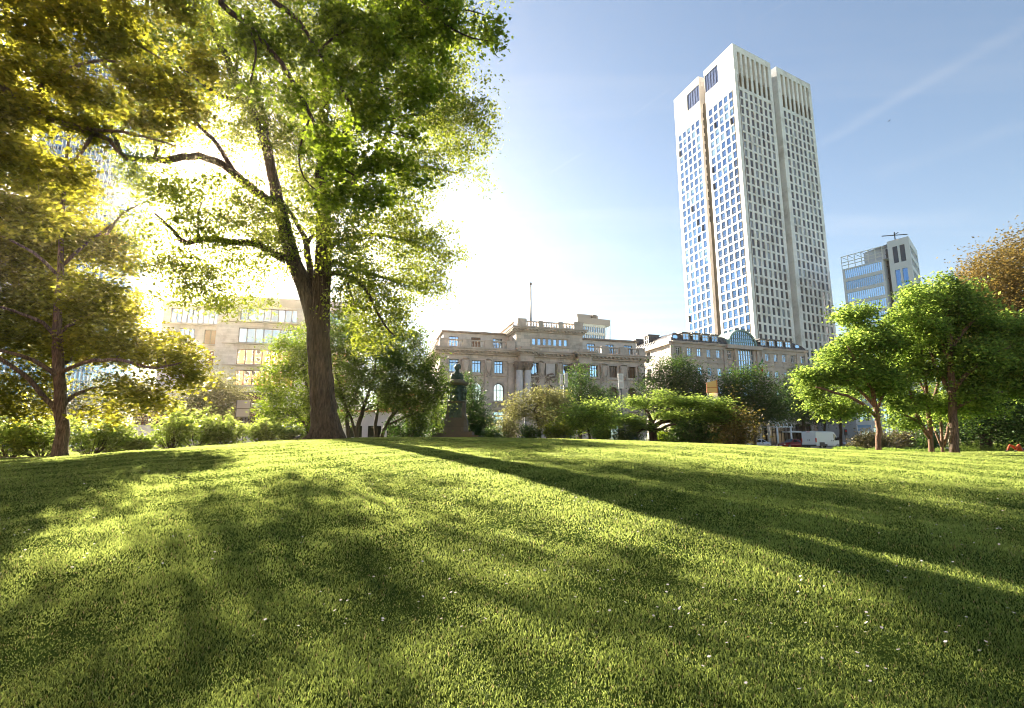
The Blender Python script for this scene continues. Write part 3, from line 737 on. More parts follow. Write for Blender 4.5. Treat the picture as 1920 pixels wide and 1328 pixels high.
# windows
for i, t in enumerate(cl_+[cc_[0]+.1,cc_[2]]+cr_):
    place_window(mus, F, t, z2b, wc, z2t-z2b, -.3, M['frame_dark'], M['g_blue'] if i < 6 else M['g_room'], False, 2, .72, .10)
for i, t in enumerate(ac+acc_+acr):
    place_window(mus, F, t, zab, aw, zat-zab, -.3, M['frame_dark'], M['g_mirror'] if i < 3 else M['g_room'], True, 2, .62, .09)
for i, t in enumerate(ac+acr+[acc_[0],acc_[2]]):
    place_window(mus, F, t, zg+1.0, gw, zgt-zg-1.0, -.3, M['frame_dark'], M['g_blue'], False, 1, .7, .09)
place_window(mus, F, acc_[1], zg+.1, gw, zgt-zg-.1, -.3, M['frame_dark'], M['g_dark'], False, 1, .7, .12, 'door')
# blank centre panel of the upper floor
q = MB(); q.fbox(F, T(975), T(1040), z2b-.1, z2t, .0, .10); q.build('blank_panel', M['sand_pale'], mus)
for a_, b_ in ((962,974),(1041,1054)): q = MB(); q.fbox(F, T(a_), T(b_), z2b-.1, z2t, .0, .02); q.build('slit_window', M['frame_dark'], mus)
# cornice with dentils, along the front and the left side
def cornice(mb, Fp, t0, t1, zb, zt, o0, proj, dent=True, dstep=.75):
    h = zt-zb
    mb.fbox(Fp, t0-proj*.35, t1+proj*.35, zb, zb+h*.25, o0-.2, o0+proj*.35); mb.fbox(Fp, t0-proj*.85, t1+proj*.85, zb+h*.5, zb+h*.78, o0-.2, o0+proj*.85)
    mb.fbox(Fp, t0-proj, t1+proj, zb+h*.78, zt, o0-.2, o0+proj)
    mb.fbox(Fp, t0-proj*.5, t1+proj*.5, zb+h*.25, zb+h*.5, o0-.2, o0+proj*.4)
    if dent:
        n = max(2, int((t1-t0)/dstep))
        for i in range(n+1):
            t = t0 + (t1-t0)*i/n; mb.fbox(Fp, t-.16, t+.16, zb+h*.27, zb+h*.5-.003, o0+proj*.4, o0+proj*.75)
q = MB(); cornice(q, F, 0, TL, z_cbot, z_ctop, 0, 1.1)
Gs = Fac.__new__(Fac); Gs.o = F.pt(0,0,-22)[:2]; Gs.d = F.n; Gs.n = (-F.d[0], -F.d[1])
cornice(q, Gs, .2, 21.7, z_cbot+.004, z_ctop-.004, 0, 1.08)
q.fbox(F, .02, TL-.02, z_arch-.35, z_arch, .0, .18); q.fbox(F, .02, TL-.02, zab-.6, zab-.42, 0, .22); q.fbox(F, .02, TL-.02, zstr-.15, zstr+.15, 0, .2); q.fbox(F, .02, TL-.02, zg, zg+.9, 0, .25)
q.fbox(F, 0, TL, z_ctop-.3, z_ctop-.05, -22, -.1)
q.build('cornice', M['sand_trim'], mus)
# pilasters
pz0, pz1 = zstr+.15, z_arch-.35
pil = [(175,235),(343,400),(512,570),(688,735),(920,958),(1062,1098),(1385,1440),(1530,1585),(1668,1713)]
for a, b in pil:
    t0, t1 = T(a,800), T(b,800); mid = (t0+t1)/2
    q = MB(); q.fbox(F, t0, t1, pz0, pz1, 0, .28); q.fbox(F, t0-.12, t1+.12, pz0+.003, pz0+.5, 0, .38); q.fbox(F, t0-.12, t1+.12, pz1-.3, pz1-.003, 0, .4)
    p = q.build('pilaster', M['sand_trim'], mus)
    if a not in (688,):
        q = MB(); wd_ = (t1-t0)*.36; zc = z2t-1.1
        pts = [(mid-wd_, zc+1.0),(mid-wd_*1.3, zc+.5),(mid-wd_, zc-.4),(mid-.3, zc-1.0),(mid, zc-1.25),(mid+.3, zc-1.0),(mid+wd_, zc-.4),(mid+wd_*1.3, zc+.5),(mid+wd_, zc+1.0)]
        n = len(pts); q.add([F.pt(x,z,.29) for x,z in pts]+[F.pt(mid+(x-mid)*.7,zc+(z-zc)*.75,.5) for x,z in pts], [tuple(range(n,2*n))]+[(i,(i+1)%n,n+(i+1)%n,n+i) for i in range(n)])
        q.build('cartouche', M['sand_trim'], p)
        q = MB()
        for s_ in (-1,1):
            q.tube([F.pt(mid+s_*wd_*1.25,zc+1.1,.34),F.pt(mid+s_*wd_*1.4,zc+.5,.42),F.pt(mid+s_*wd_*1.1,zc-.6,.4),F.pt(mid+s_*.2,zc-1.5,.38)], [.13,.1,.08,.1], 6)
        q.tube([F.pt(mid-wd_*1.2,zc+1.15,.36),F.pt(mid,zc+1.3,.46),F.pt(mid+wd_*1.2,zc+1.15,.36)], .13, 6); q.tube([F.pt(mid-.5,zc-1.55,.36),F.pt(mid,zc-1.75,.42),F.pt(mid+.5,zc-1.55,.36)], .1, 6)
        q.build('garland', M['sand_trim'], p)
# frames around windows, friezes
for t in cl_+[cc_[0]+.1]+cr_:
    q = MB(); e = wc/2
    q.fbox(F, t-e-.28, t-e, z2b-.25, z2t+.25, 0, .12); q.fbox(F, t+e, t+e+.28, z2b-.25, z2t+.25, 0, .12); q.fbox(F, t-e, t+e, z2t, z2t+.25, 0, .12); q.fbox(F, t-e-.4, t+e+.4, z2b-.45, z2b-.25, 0, .3)
    q.fbox(F, t-e-.2, t+e+.2, z2b-1.5, z2b-1.0, 0, .08)
    for k in range(9): u = t-e+(2*e)*k/8; q.fbox(F, u-.07, u+.07, z2b-1.42, z2b-1.08, .08, .15)
    q.build('window_surround', M['sand_trim'], mus)
for t in ac+acc_+acr:
    q = MB(); r = aw/2; n = 13; zs_ = zat-r
    arc = [(math.cos(PI*k/12), math.sin(PI*k/12)) for k in range(13)]
    vs = [F.pt(t+c*r,zs_+s_*r,.16) for c,s_ in arc]+[F.pt(t+c*(r+.38),zs_+s_*(r+.38),.16) for c,s_ in arc]+[F.pt(t+c*(r+.38),zs_+s_*(r+.38),0) for c,s_ in arc]
    q.add(vs, [(k,k+13,k+14,k+1) for k in range(12)]+[(k+13,k+26,k+27,k+14) for k in range(12)])
    q.fbox(F, t-.22, t+.22, zat-.05, zat+.65, .0, .34); q.fbox(F, t-r-.45, t-r, zab-.3, zs_, 0, .14); q.fbox(F, t+r, t+r+.45, zab-.3, zs_, 0, .14)
    q.build('arch_surround', M['sand_trim'], mus)
def balus(mb, Fp, t0, t1, z0, z1, o, step=.42):
    h = z1-z0; mb.fbox(Fp, t0, t1, z0, z0+h*.13, o-.18, o+.18); mb.fbox(Fp, t0, t1, z1-h*.15, z1, o-.2, o+.2)
    n = max(2, int((t1-t0)/step))
    for i in range(n):
        t = t0+(t1-t0)*(i+.5)/n; x, y, _ = Fp.pt(t, 0, o)
        mb.lathe([(.06,z0+h*.12),(.1,z0+h*.2),(.13,z0+h*.4),(.07,z0+h*.62),(.06,z0+h*.7),(.09,z1-h*.14)], x, y, 6)
for t in ac+acr:
    q = MB(); balus(q, F, t-aw/2-.05, t+aw/2+.05, zab-1.2, zab-.1, .25, .3); q.fbox(F, t-aw/2-.3, t+aw/2+.3, zab-1.45, zab-1.2, 0, .5); q.build('window_balustrade', M['sand_trim'], mus)
# roof balustrade of the wings: pedestals and baluster runs
zw_b = z_ctop
for (a, b) in [(232,346),(405,512),(572,674)]:
    q = MB(); balus(q, F, T(a,490), T(b,490), zw_b, z_bt, .35); q.build('balustrade', M['sand_trim'], mus)
for (a, b) in [(172,232),(346,405),(512,572),(674,735)]:
    q = MB(); q.fbox(F, T(a,490)+.002, T(b,490)-.002, zw_b, z_bt+.1, .05, .65); q.build('pedestal', M['sand_trim'], mus)
for (a, b) in [(1285,1380),(1435,1520),(1577,1660)]:
    q = MB(); balus(q, F, T(a,560), T(b,560), zw_b, z_bt, .35); q.build('balustrade', M['sand_trim'], mus)
for (a, b) in [(1380,1435),(1520,1577),(1660,1703)]:
    q = MB(); q.fbox(F, T(a,560)+.002, T(b,560)-.002, zw_b, z_bt+.1, .05, .65); q.build('pedestal', M['sand_trim'], mus)
q = MB(); balus(q, Gs, 8, 21.0, zw_b, z_bt, .3); q.build('balustrade', M['sand_trim'], mus)
# set-back attic storey on the wings
A = sub(F, 0, -5.0)
def TA(zx, zy): return A.hit(780+zx/4, 520+zy/4)
for nm, x0, x1, wins in (('left', 205, 735, [284,450,612]), ('right', 1240, 1650, [1312,1452,1590])):
    yy = 430 if nm == 'left' else 490
    ta, tb = TA(x0,yy)[0], TA(x1,yy)[0]; zt_ = TA(450,425)[1]
    wt, wb = TA(450,452)[1], TA(450,500)[1]; w_ = (TA(320,450)[0]-TA(248,450)[0])
    hs = [(TA(x,yy+20)[0]-w_/2, TA(x,yy+20)[0]+w_/2, wb-.6, wt) for x in wins]
    q = MB(); wall_grid(q, A, ta, tb, z_ctop-.3, zt_, hs, .3)
    q.add([A.pt(ta,z_ctop-.3,-14), A.pt(ta,z_ctop-.3,0), A.pt(ta,zt_,0), A.pt(ta,zt_,-14)], [(0,1,2,3)]); q.add([A.pt(tb,z_ctop-.3,0), A.pt(tb,z_ctop-.3,-14), A.pt(tb,zt_,-14), A.pt(tb,zt_,0)], [(0,1,2,3)])
    q.build('attic', M['sand_pale'], mus)
    q = MB(); q.fbox(A, ta-.35, tb+.35, zt_, zt_+.3, -14.3, .4); q.build('roof', M['sand_dark'], mus)
    for k, x in enumerate(wins): place_window(mus, A, TA(x,yy+20)[0], wb-.6, w_, wt-wb+.6, -.2, M['frame_dark'], M['g_blue'] if not (nm == 'left' and k == 1) else M['wood_panel'], False, 2, 0, .1)
q = MB(); tc_ = TA(528,418)[0]; q.fbox(A, tc_-.5, tc_+.5, TA(528,430)[1], TA(528,408)[1]+.3, -3, -1.6); q.build('chimney', M['sand_dark'], mus)
# raised centre block
C0, C1 = T(752,450)-.1, T(1248,450); C = sub(F, 0, .35)
def TC(zx, zy): return C.hit(780+zx/4, 520+zy/4)
cz0 = z_ctop-.02; cz1 = TC(900,415)[1]; czc = TC(900,378)[1]; czb = TC(900,336)[1]
t0, t1 = TC(752,450)[0], TC(1248,450)[0]
wt, wb = TC(900,456)[1], TC(900,508)[1]
lc = [TC(x,480)[0] for x in (885,925,965,1005,1044,1084,1124)]; lw_ = (lc[1]-lc[0])*.72
q = MB(); wall_grid(q, C, t0, t1, cz0, cz1+.02, [(t-lw_/2, t+lw_/2, wb, wt) for t in lc], .35)
q.add([C.pt(t0,cz0,-16), C.pt(t0,cz0,0), C.pt(t0,cz1,0), C.pt(t0,cz1,-16)], [(0,1,2,3)]); q.add([C.pt(t1,cz0,0), C.pt(t1,cz0,-16), C.pt(t1,cz1,-16), C.pt(t1,cz1,0)], [(0,1,2,3)]); q.add([C.pt(t1,cz0,-16), C.pt(t0,cz0,-16), C.pt(t0,cz1,-16), C.pt(t1,cz1,-16)], [(0,1,2,3)])
q.build('centre_block', M['sand'], mus)
q = MB(); cornice(q, C, t0, t1, cz1, czc, 0, .8, True, .6)
Cs = Fac.__new__(Fac); Cs.o = C.pt(t0,0,-16)[:2]; Cs.d = F.n; Cs.n = (-F.d[0], -F.d[1]); cornice(q, Cs, .3, 15.7, cz1+.004, czc-.004, 0, .78, True, .6)
q.fbox(C, t0, t1, czc-.2, czc-.04, -16, -.1)
e = .35; q.fbox(C, lc[0]-lw_/2-e, lc[-1]+lw_/2+e, wt, wt+e*.8, 0, .15); q.fbox(C, lc[0]-lw_/2-e, lc[-1]+lw_/2+e, wb-e, wb, 0, .2); q.fbox(C, lc[0]-lw_/2-e, lc[0]-lw_/2, wb, wt, 0, .15); q.fbox(C, lc[-1]+lw_/2, lc[-1]+lw_/2+e, wb, wt, 0, .15)
q.build('centre_cornice', M['sand_trim'], mus)
for t in lc: place_window(mus, C, t, wb, lw_, wt-wb, -.22, M['frame_white'], M['g_blue'], False, 0, 0, .09)
for a, b in [(822,910),(945,1058),(1092,1175)]:
    q = MB(); balus(q, C, TC(a,350)[0], TC(b,360)[0], czc, czb, .3); q.build('balustrade', M['sand_trim'], mus)
for a, b in [(757,822),(910,945),(1058,1092),(1175,1243)]:
    q = MB(); q.fbox(C, TC(a,350)[0]+.002, TC(b,360)[0]-.002, czc, czb+(.35 if a in (757,1175) else .1), .0, .65); q.build('pedestal', M['sand_trim'], mus)
q = MB(); balus(q, Cs, 2, 15.2, czc, czb, .25); q.build('balustrade', M['sand_trim'], mus)
# projecting column pairs with entablature blocks
for (e0, e1, cols) in ((738,888,(775,838)), (1168,1312,(1192,1268))):
    a, b = T(e0,560), T(e1,560)
    q = MB(); cornice(q, F, a+.9, b-.9, z_cbot+.02, z_ctop+.03, 1.5, 1.1, True, .6); q.fbox(F, a+.6, b-.6, z_arch-.4, z_cbot+.02, .0, 1.75)
    q.fbox(F, a+.9, b-.9, z_ctop+.03, z_ctop+.5, .3, 1.5); q.build('entablature', M['sand_trim'], mus)
    for cx in cols:
        F2 = sub(F, 0, 1.0); t = F2.hit(780+cx/4, 520+760/4)[0]; x, y, _ = F2.pt(t, 0); zb_, ztp = Zm(780,935)-.2, z_arch-.4
        hh = ztp-zb_; q = MB()
        q.lathe([(.82,0),(.82,.25),(.7,.4),(.62,.6),(.62,hh*.3),(.54,hh-1.45)], x, y, 18, 0, True, zb_)
        q.fbox(F2, t-.9, t+.9, zb_-.5, zb_, -.9, .9); c = q.build('column', M['sand_pale'], mus)
        q = MB(); q.lathe([(.55,0),(.62,.1),(.56,.2),(.72,.65),(.66,.7),(.95,1.2),(.9,1.3)], x, y, 12, 0, False, ztp-1.45)
        q.fbox(F2, t-.85, t+.85, ztp-.15, ztp-.003, -.85, .85)
        for k in range(8):
            a_ = 2*PI*k/8; q.tube([(x+.55*math.cos(a_), y+.55*math.sin(a_), ztp-1.25),(x+.78*math.cos(a_), y+.78*math.sin(a_), ztp-.75),(x+.95*math.cos(a_), y+.95*math.sin(a_), ztp-.35)], [.12,.1,.14], 5)
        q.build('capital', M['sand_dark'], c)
    q = MB(); q.fbox(F, T(cols[0]-35,850), T(cols[1]+38,850), zg, Zm(780,935)-.7, 0, 1.95); q.build('column_base', M['sand'], mus)
for t in acc_:   # carved panels over the centre arches
    q = MB(); rng = random.Random(int(t*10))
    for k in range(26):
        u = t+rng.uniform(-.9,.9); zc = zat+.2+rng.uniform(0,1.7); q.tube([F.pt(u-.2,zc-.1,.1),F.pt(u,zc+.1,.25),F.pt(u+.22,zc-.06,.1)], [.07,.12,.06], 5)
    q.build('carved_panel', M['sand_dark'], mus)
# flagpole on the roof
fp = C.hit(1021.5, 604); p = Vector(C.pt(fp[0], czc-.2, -8)); ptop = at(1021.5, 534, p.y).z
t_ = thing('flagpole', 'thin bare flagpole standing on the museum roof', 'flagpole', tuple(p))
q = MB(); q.tube([tuple(p), (p.x, p.y, ptop)], [.18,.13], 8); q.build('pole', M['dark_metal'], t_)
q = MB(); q.ball((p.x, p.y, ptop+.15), .28); q.build('finial', M['dark_metal'], t_)
# ------------------------------------------------------------------ hotel
F = Fac(1259.3, 660, 100, 70.2)
def zh(zx, zy, P=None): return (P or F).hit(1180+zx/4.4275, 560+zy/4.4275)
ze = zh(360,352)[1]; zr = ze+(zh(360,245)[1]-ze)*1.0
TE = zh(1470,470)[0]; zb = 1.1
root = thing('hotel_building', 'beige stone hotel with dark curved mansard roof and glazed arched gable', 'building', F.pt(TE/2, zb, -8))
fl = zh(1228,640)[1]-zh(1217,495)[1]
xs_l = [407,500,582,661,741,831]; xs_r = [1063,1147,1217,1287,1356,1438]
r1t, r1b = zh(582,415)[1], zh(582,482)[1]; wcen = [zh(x,450 if x < 900 else 490)[0] for x in xs_l+xs_r]; ww_ = zh(600,450)[0]-zh(564,450)[0]
holes = []
pitch = -fl
nrow = 4
for r_ in range(nrow):
    for t in wcen: holes.append((t-ww_/2, t+ww_/2, r1b-r_*pitch, r1t-r_*pitch))
bay0, bay1 = zh(903,450)[0], zh(1025,450)[0]; bz1 = zh(960,420)[1]; bz0 = r1b-2*pitch
holes.append((bay0, bay1, bz0, bz1))
gz0, gz1 = zb+.4, r1b-(nrow-1)*pitch-1.6
gh_ = []
for t in wcen:
    gh_.append((t-1.3, t+1.3, gz0, gz1, 'arch')) if gz1-gz0 > 2.8 else gh_.append((t-1.2, t+1.2, gz0, gz1))
holes += gh_
q = MB(); wall_grid(q, F, 0, TE, zb-.1, ze, holes, .35)
q.add([F.pt(TE,zb,0), F.pt(TE,zb,-40), F.pt(TE,ze,-40), F.pt(TE,ze,0)], [(0,1,2,3)])
q.build('wall', M['hotel'], root)
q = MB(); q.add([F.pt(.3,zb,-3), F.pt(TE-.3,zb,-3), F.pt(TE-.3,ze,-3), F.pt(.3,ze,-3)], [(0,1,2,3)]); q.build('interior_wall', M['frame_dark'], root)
q = MB()
for z_ in (ze-.9, r1b-pitch+ (r1t-r1b)+1.1, r1b-2*pitch+(r1t-r1b)+1.1, gz1+.8): q.fbox(F, 0, bay0-.6, z_-.15, z_+.15, 0, .18); q.fbox(F, bay1+.6, TE, z_-.15, z_+.15, 0, .18)
cornice(q, F, .6, TE-.6, ze-.75, ze+.02, 0, .6, False)
for zx in (352,440,790,868,1035,1105,1395,1462):
    t = zh(zx,450 if zx < 900 else 500)[0]; q.fbox(F, t-.35, t+.35, zb, ze-.76, 0, .25)
q.build('stone_trim', M['hotel_trim'], root)
for r_ in range(nrow):
    for i, t in enumerate(wcen):
        z0_ = r1b-r_*pitch
        place_window(root, F, t, z0_, ww_, r1t-r1b, -.22, M['frame_white'], M['g_blue'] if (i*7+r_*3) % 5 else M['g_dark'], False, 1, .68, .11)
        if r_ < 3:
            q = MB(); q.fbox(F, t-ww_/2-.15, t+ww_/2+.15, z0_-.22, z0_-.02, 0, .22); q.fbox(F, t-ww_/2, t+ww_/2, z0_-1.35, z0_-.5, 0, .1); q.build('sill', M['hotel_trim'], root)
for h in gh_: place_window(root, F, (h[0]+h[1])/2, h[2], h[1]-h[0], h[3]-h[2], -.25, M['frame_dark'], M['g_room'], len(h) > 4, 1, .7, .1)
# glazed centre bay
q = MB(); wb_ = bay1-bay0
for k in range(7): t = bay0+wb_*k/6; q.fbox(F, t-.06, t+.06, bz0, bz1, -.1, .05)
for k in range(9): z_ = bz0+(bz1-bz0)*k/8; q.fbox(F, bay0, bay1, z_-.05, z_+.05, -.09, .04)
by_ = q.build('glazed_bay', M['frame_white'], root); q = MB(); q.add([F.pt(bay0,bz0,-.1),F.pt(bay1,bz0,-.1),F.pt(bay1,bz1,-.1),F.pt(bay0,bz1,-.1)],[(0,1,2,3)]); q.build('pane', M['g_blue'], by_)
# mansard: curved profile swept along the front and both ends
prof = [(0,0),(-.15,.8),(-.6,1.9),(-1.4,3.0),(-2.5,3.9),(-3.8,4.5)]; sc = (zr-ze)/4.5
q = MB(); ins = [-p[0] for p in prof]
for i in range(len(prof)-1):
    a, b = ins[i], ins[i+1]; za, zb2 = ze+prof[i][1]*sc+.02, ze+prof[i+1][1]*sc+.02
    q.add([F.pt(a,za,-a),F.pt(TE-a,za,-a),F.pt(TE-b,zb2,-b),F.pt(b,zb2,-b)], [(0,1,2,3)], 0, False)
    q.add([F.pt(a,za,-40),F.pt(a,za,-a),F.pt(b,zb2,-b),F.pt(b,zb2,-40)], [(0,1,2,3)]); q.add([F.pt(TE-a,za,-a),F.pt(TE-a,za,-40),F.pt(TE-b,zb2,-40),F.pt(TE-b,zb2,-b)], [(0,1,2,3)])
a = ins[-1]; q.add([F.pt(a,zr+.02,-40),F.pt(a,zr+.02,-a),F.pt(TE-a,zr+.02,-a),F.pt(TE-a,zr+.02,-40)], [(0,1,2,3)])
nseam = int(TE/.9)
for k in range(nseam+1):     # standing seams
    t = TE*k/nseam; pts = [F.pt(min(max(t,ins[i]),TE-ins[i]), ze+prof[i][1]*sc+.06, -ins[i]+.02) for i in range(len(prof))]; q.tube(pts, .045, 4, 0, False)
for k in range(40):
    o = -1.0*k; 
    if -o > 5: q.tube([F.pt(ins[i]-.02, ze+prof[i][1]*sc+.06, o) for i in range(len(prof))], .045, 4, 0, False)
roof = q.build('roof', M['slate'], root)
for zx in (478,560,638,715,1120,1190,1257,1325):
    t, z0_ = zh(zx, 350 if zx < 900 else 398); z0_ = ze+.45; h = 2.35*sc; w_ = 1.5
    q = MB(); q.fbox(F, t-w_/2-.15, t-w_/2, z0_, z0_+h, -3.2, -.12); q.fbox(F, t+w_/2, t+w_/2+.15, z0_, z0_+h, -3.2, -.12); q.fbox(F, t-w_/2-.3, t+w_/2+.3, z0_+h, z0_+h+.2, -3.4, .05); q.fbox(F, t-w_/2-.15, t+w_/2+.15, z0_-.2, z0_, -1.5, -.1)
    d = q.build('dormer', M['slate'], roof)
    place_window(root, F, t, z0_, w_, h, -.25, M['frame_white'], M['g_blue'], False, 1, .6, .12)
for zx, zy in ((387,325),(1403,415)):
    t = zh(zx,zy)[0]; x = ze+1.6*sc; q = MB(); F2 = sub(F, 0, -.35)
    pts = [(t+.8*math.cos(2*PI*k/16), x+.55*math.sin(2*PI*k/16)) for k in range(16)]
    q.add([F2.pt(a,b,.1) for a,b in pts]+[F2.pt(a,b,-1.2) for a,b in pts]+[F2.pt(t+(a-t)*.7,x+(b-x)*.7,.1) for a,b in pts], [(k,(k+1)%16,16+(k+1)%16,16+k) for k in range(16)]+[(k,32+k,32+(k+1)%16,(k+1)%16) for k in range(16)])
    o_ = q.build('round_window', M['slate'], root); q = MB(); q.add([F2.pt(t+(a-t)*.7,x+(b-x)*.7,.09) for a,b in pts], [tuple(range(16))]); q.build('pane', M['g_blue'], o_)
# glazed gable arch
ga, gb_ = zh(815,385)[0], zh(1052,385)[0]; gm = (ga+gb_)/2; rr = (gb_-ga)/2; gh2 = (zh(930,262)[1]-ze); n = 20
def arc_(k, s=1.0): a = PI*k/n; return gm+rr*s*math.cos(a), ze+.05+gh2*s*math.sin(a)
q = MB()
vs = [F.pt(*arc_(k),.3) for k in range(n+1)]+[F.pt(*arc_(k,.9),.3) for k in range(n+1)]+[F.pt(*arc_(k),-5) for k in range(n+1)]
q.add(vs, [(k,k+1,n+1+k+1,n+1+k) for k in range(n)]+[(k,2*(n+1)+k,2*(n+1)+k+1,k+1) for k in range(n)])
for k in range(1,14):
    t = ga+(gb_-ga)*k/14; c = (t-gm)/rr; hgt = gh2*.9*math.sqrt(max(0,1-c*c/.81)) if abs(c) < .9 else 0
    if hgt > .1: q.fbox(F, t-.05, t+.05, ze+.06, ze+hgt, .12, .22)
for f_ in (.25,.5,.75):
    z_ = ze+gh2*.9*f_; c = .9*math.sqrt(1-f_*f_); q.fbox(F, gm-rr*c, gm+rr*c, z_-.05, z_+.05, .12, .21)
gb2 = q.build('arched_gable', M['copper'], root)
q = MB(); q.add([F.pt(*arc_(k,.9),.1) for k in range(n+1)], [tuple(range(n+1))]); q.build('pane', M['g_blue'], gb2)
q = MB(); q.fbox(F, ga-.8, gb_+.8, ze-.72, ze+.04, .1, .95); q.fbox(F, bay0-1.2, bay0-.6, bz0, ze-.74, .0, .5); q.fbox(F, bay1+.6, bay1+1.2, bz0, ze-.74, 0, .5); q.build('gable_ledge', M['hotel_trim'], root)
# left side wall of the hotel, sunlit plaster
SW = Fac.__new__(Fac); SW.o = F.o; _a = R(-16.3); 
dS = (math.sin(_a), math.cos(_a)); LS = 46.0
SW.o = (F.o[0]+dS[0]*LS, F.o[1]+dS[1]*LS); SW.d = (-dS[0], -dS[1]); SW.n = (SW.d[1], -SW.d[0])
def zsd(zx, zy): return SW.hit(1180+zx/4.4275, 560+zy/4.4275)
hs = []
for zx, zy in ((160,490),(165,630)):
    t, z_ = zsd(zx, zy); hs.append((t-.7,t+.7,z_-1.1,z_+1.1))
q = MB(); wall_grid(q, SW, 0, LS, zb, ze-.02, hs, .3); q.build('side_wall', M['plaster'], root)
for h in hs: place_window(root, SW, (h[0]+h[1])/2, h[2], 1.4, 2.2, -.2, M['frame_dark'], M['g_dark'], False, 1, .6)
q = MB(); q.fbox(SW, 0, LS, ze-.6, ze+.0, .0, .5); q.build('side_cornice', M['hotel_trim'], root)
for k in range(5):
    t = LS-9-5*k; z0_ = ze+.5; q = MB(); q.fbox(SW, t-.9, t-.7, z0_, z0_+2.2, -2.5, .0); q.fbox(SW, t+.7, t+.9, z0_, z0_+2.2, -2.5, 0); q.fbox(SW, t-1, t+1, z0_+2.2, z0_+2.4, -2.6, .1); q.build('dormer', M['slate'], roof)
    place_window(root, SW, t, z0_, 1.4, 2.2, -.1, M['frame_white'], M['g_dark'], False, 1, .6)
# balcony
t, z_ = zh(1150,680); q = MB()
for k in range(16):
    pass
bp_ = [(t+2.6*math.cos(PI+PI*k/12), 1.5*math.sin(PI*k/12)) for k in range(13)]
vs = [F.pt(a, z_-.9, o+.02) for a,o in bp_]+[F.pt(a, z_+.3, o+.02) for a,o in bp_]; q.add(vs, [(k,k+1,14+k,13+k) for k in range(12)]+[tuple(range(12,-1,-1))]); q.add([F.pt(t+(a-t)*1.06, z_+.3, o*1.06+.02) for a,o in bp_]+[F.pt(t+(a-t)*1.06, z_+.45, o*1.06+.02) for a,o in bp_], [(k,k+1,14+k,13+k) for k in range(12)]+[tuple(range(13,26))])
q.build('balcony', M['hotel_trim'], root)
# awning and shopfront
q = MB(); t0, t1 = zh(1265,1100)[0], zh(1465,1110)[0]; q.fbox(F, t0, t1, 4.0, 4.3, .1, 1.8); q.build('shop_canopy', M['frame_white'], root)
HF = F; HB = zb
# entrance canopy: white steel arches
t0, t1 = zh(1060,1060)[0], zh(1190,1060)[0]
ec = thing('entrance_canopy', 'white steel arched entrance canopy before the hotel door', 'canopy', F.pt((t0+t1)/2, zb, 3))
zc_ = zh(1100,1070)[1]
for k in range(5):
    t = t0+(t1-t0)*k/4; q = MB(); q.tube([F.pt(t, zc_+1.9*math.sin(PI/2*j/6), 4.6*math.cos(PI/2*j/6)+.1) for j in range(7)], .09, 6); q.build('arch_rib', M['white_paint'], ec)
q = MB(); q.fbox(F, t0-.1, t1+.1, zc_-.1, zc_+.06, 4.55, 4.8); q.fbox(F, t0-.1, t0+.06, zc_-.1, zc_+.06, .1, 4.55); q.fbox(F, t1-.06, t1+.1, zc_-.1, zc_+.06, .1, 4.55); q.build('beam', M['white_paint'], ec)
for t in (t0+.3, t1-.3): q = MB(); x, y, _ = F.pt(t, 0, 4.6); q.tube([(x,y,zb),(x,y,zc_-.1)], .16, 10); q.build('post', M['white_paint'], ec)
# flags at the hotel
def flag(px, py, cols, lab):
    t, z_ = HF.hit(px, py); P_ = HF.pt
    r_ = thing('flag', lab, 'flag', P_(t, z_-2.5, .1))
    q = MB(); q.tube([P_(t, z_-2.6, .1), P_(t+.2, z_+2.0, 2.2)], .05, 6); q.build('flagpole', M['white_paint'], r_)
    q = MB(); top = Vector(P_(t+.18, z_+1.8, 2.1)); bot = Vector(P_(t+.08, z_-.6, 1.0)); dn = Vector((0,0,-1)); n = 6
    for c in range(3):
        vs = []
        for j in range(5):
            h = (c+j/4)/3
            for i in range(n+1):
                s_ = i/n; p_ = top.lerp(bot, s_*.75) + dn*(h*2.6) + Vector(HF.pt(.18*math.sin(5*s_+6*h),0,0))-Vector(HF.pt(0,0,0)) + Vector((HF.n[0],HF.n[1],0))*(.22*math.sin(7*s_+2*h)); vs.append(tuple(p_))
        q.add(vs, [(j*(n+1)+i, j*(n+1)+i+1, (j+1)*(n+1)+i+1, (j+1)*(n+1)+i) for j in range(4) for i in range(n)], c, True)
    q.build('cloth', [simple('flag_%d' % c, col, .8) for c, col in enumerate(cols)], r_)
flag(1413.5, 688, [(.03,.20,.08),(.7,.7,.68),(.5,.05,.04)], 'green white and red flag hanging limp beside the glazed hotel bay')
# ------------------------------------------------------------------ white twin-slab tower
def fac_from(p, az): G_ = Fac.__new__(Fac); a = R(az); G_.o = (p[0], p[1]); G_.d = (math.sin(a), math.cos(a)); G_.n = (G_.d[1], -G_.d[0]); return G_
cor = at(1372.8, 81, 200.0); ZT = cor.z
FR = fac_from((cor.x, cor.y), 61.1)
_l = fac_from((cor.x, cor.y), -19.5)
FLx = lambda px, py: _l.hit(px, py)[0]
LB = FLx(1263.3, 187.6); LA = FLx(1319, 133.4); LS0 = FLx(1308.9, 143.1)
FL = fac_from(_l.pt(LB, 0)[:2], 180-19.5)       # runs from far-left corner to the near corner
RA = FR.hit(1443.9, 118.3)[0]; RB0 = FR.hit(1455, 124.4)[0]; RB1 = FR.hit(1518.9, 157.6)[0]
fh = 3.86; ztopw = _l.hit(1371, 178)[1]   # centre of the top regular window row near the corner
tow = thing('office_tower', 'tall white stone office tower of two slabs with gridded windows', 'tower', FR.pt(0, 1.1, 0))
nfl = int((ztopw-8)/fh)
rows = [ztopw-fh*k for k in range(nfl)]
panes = []
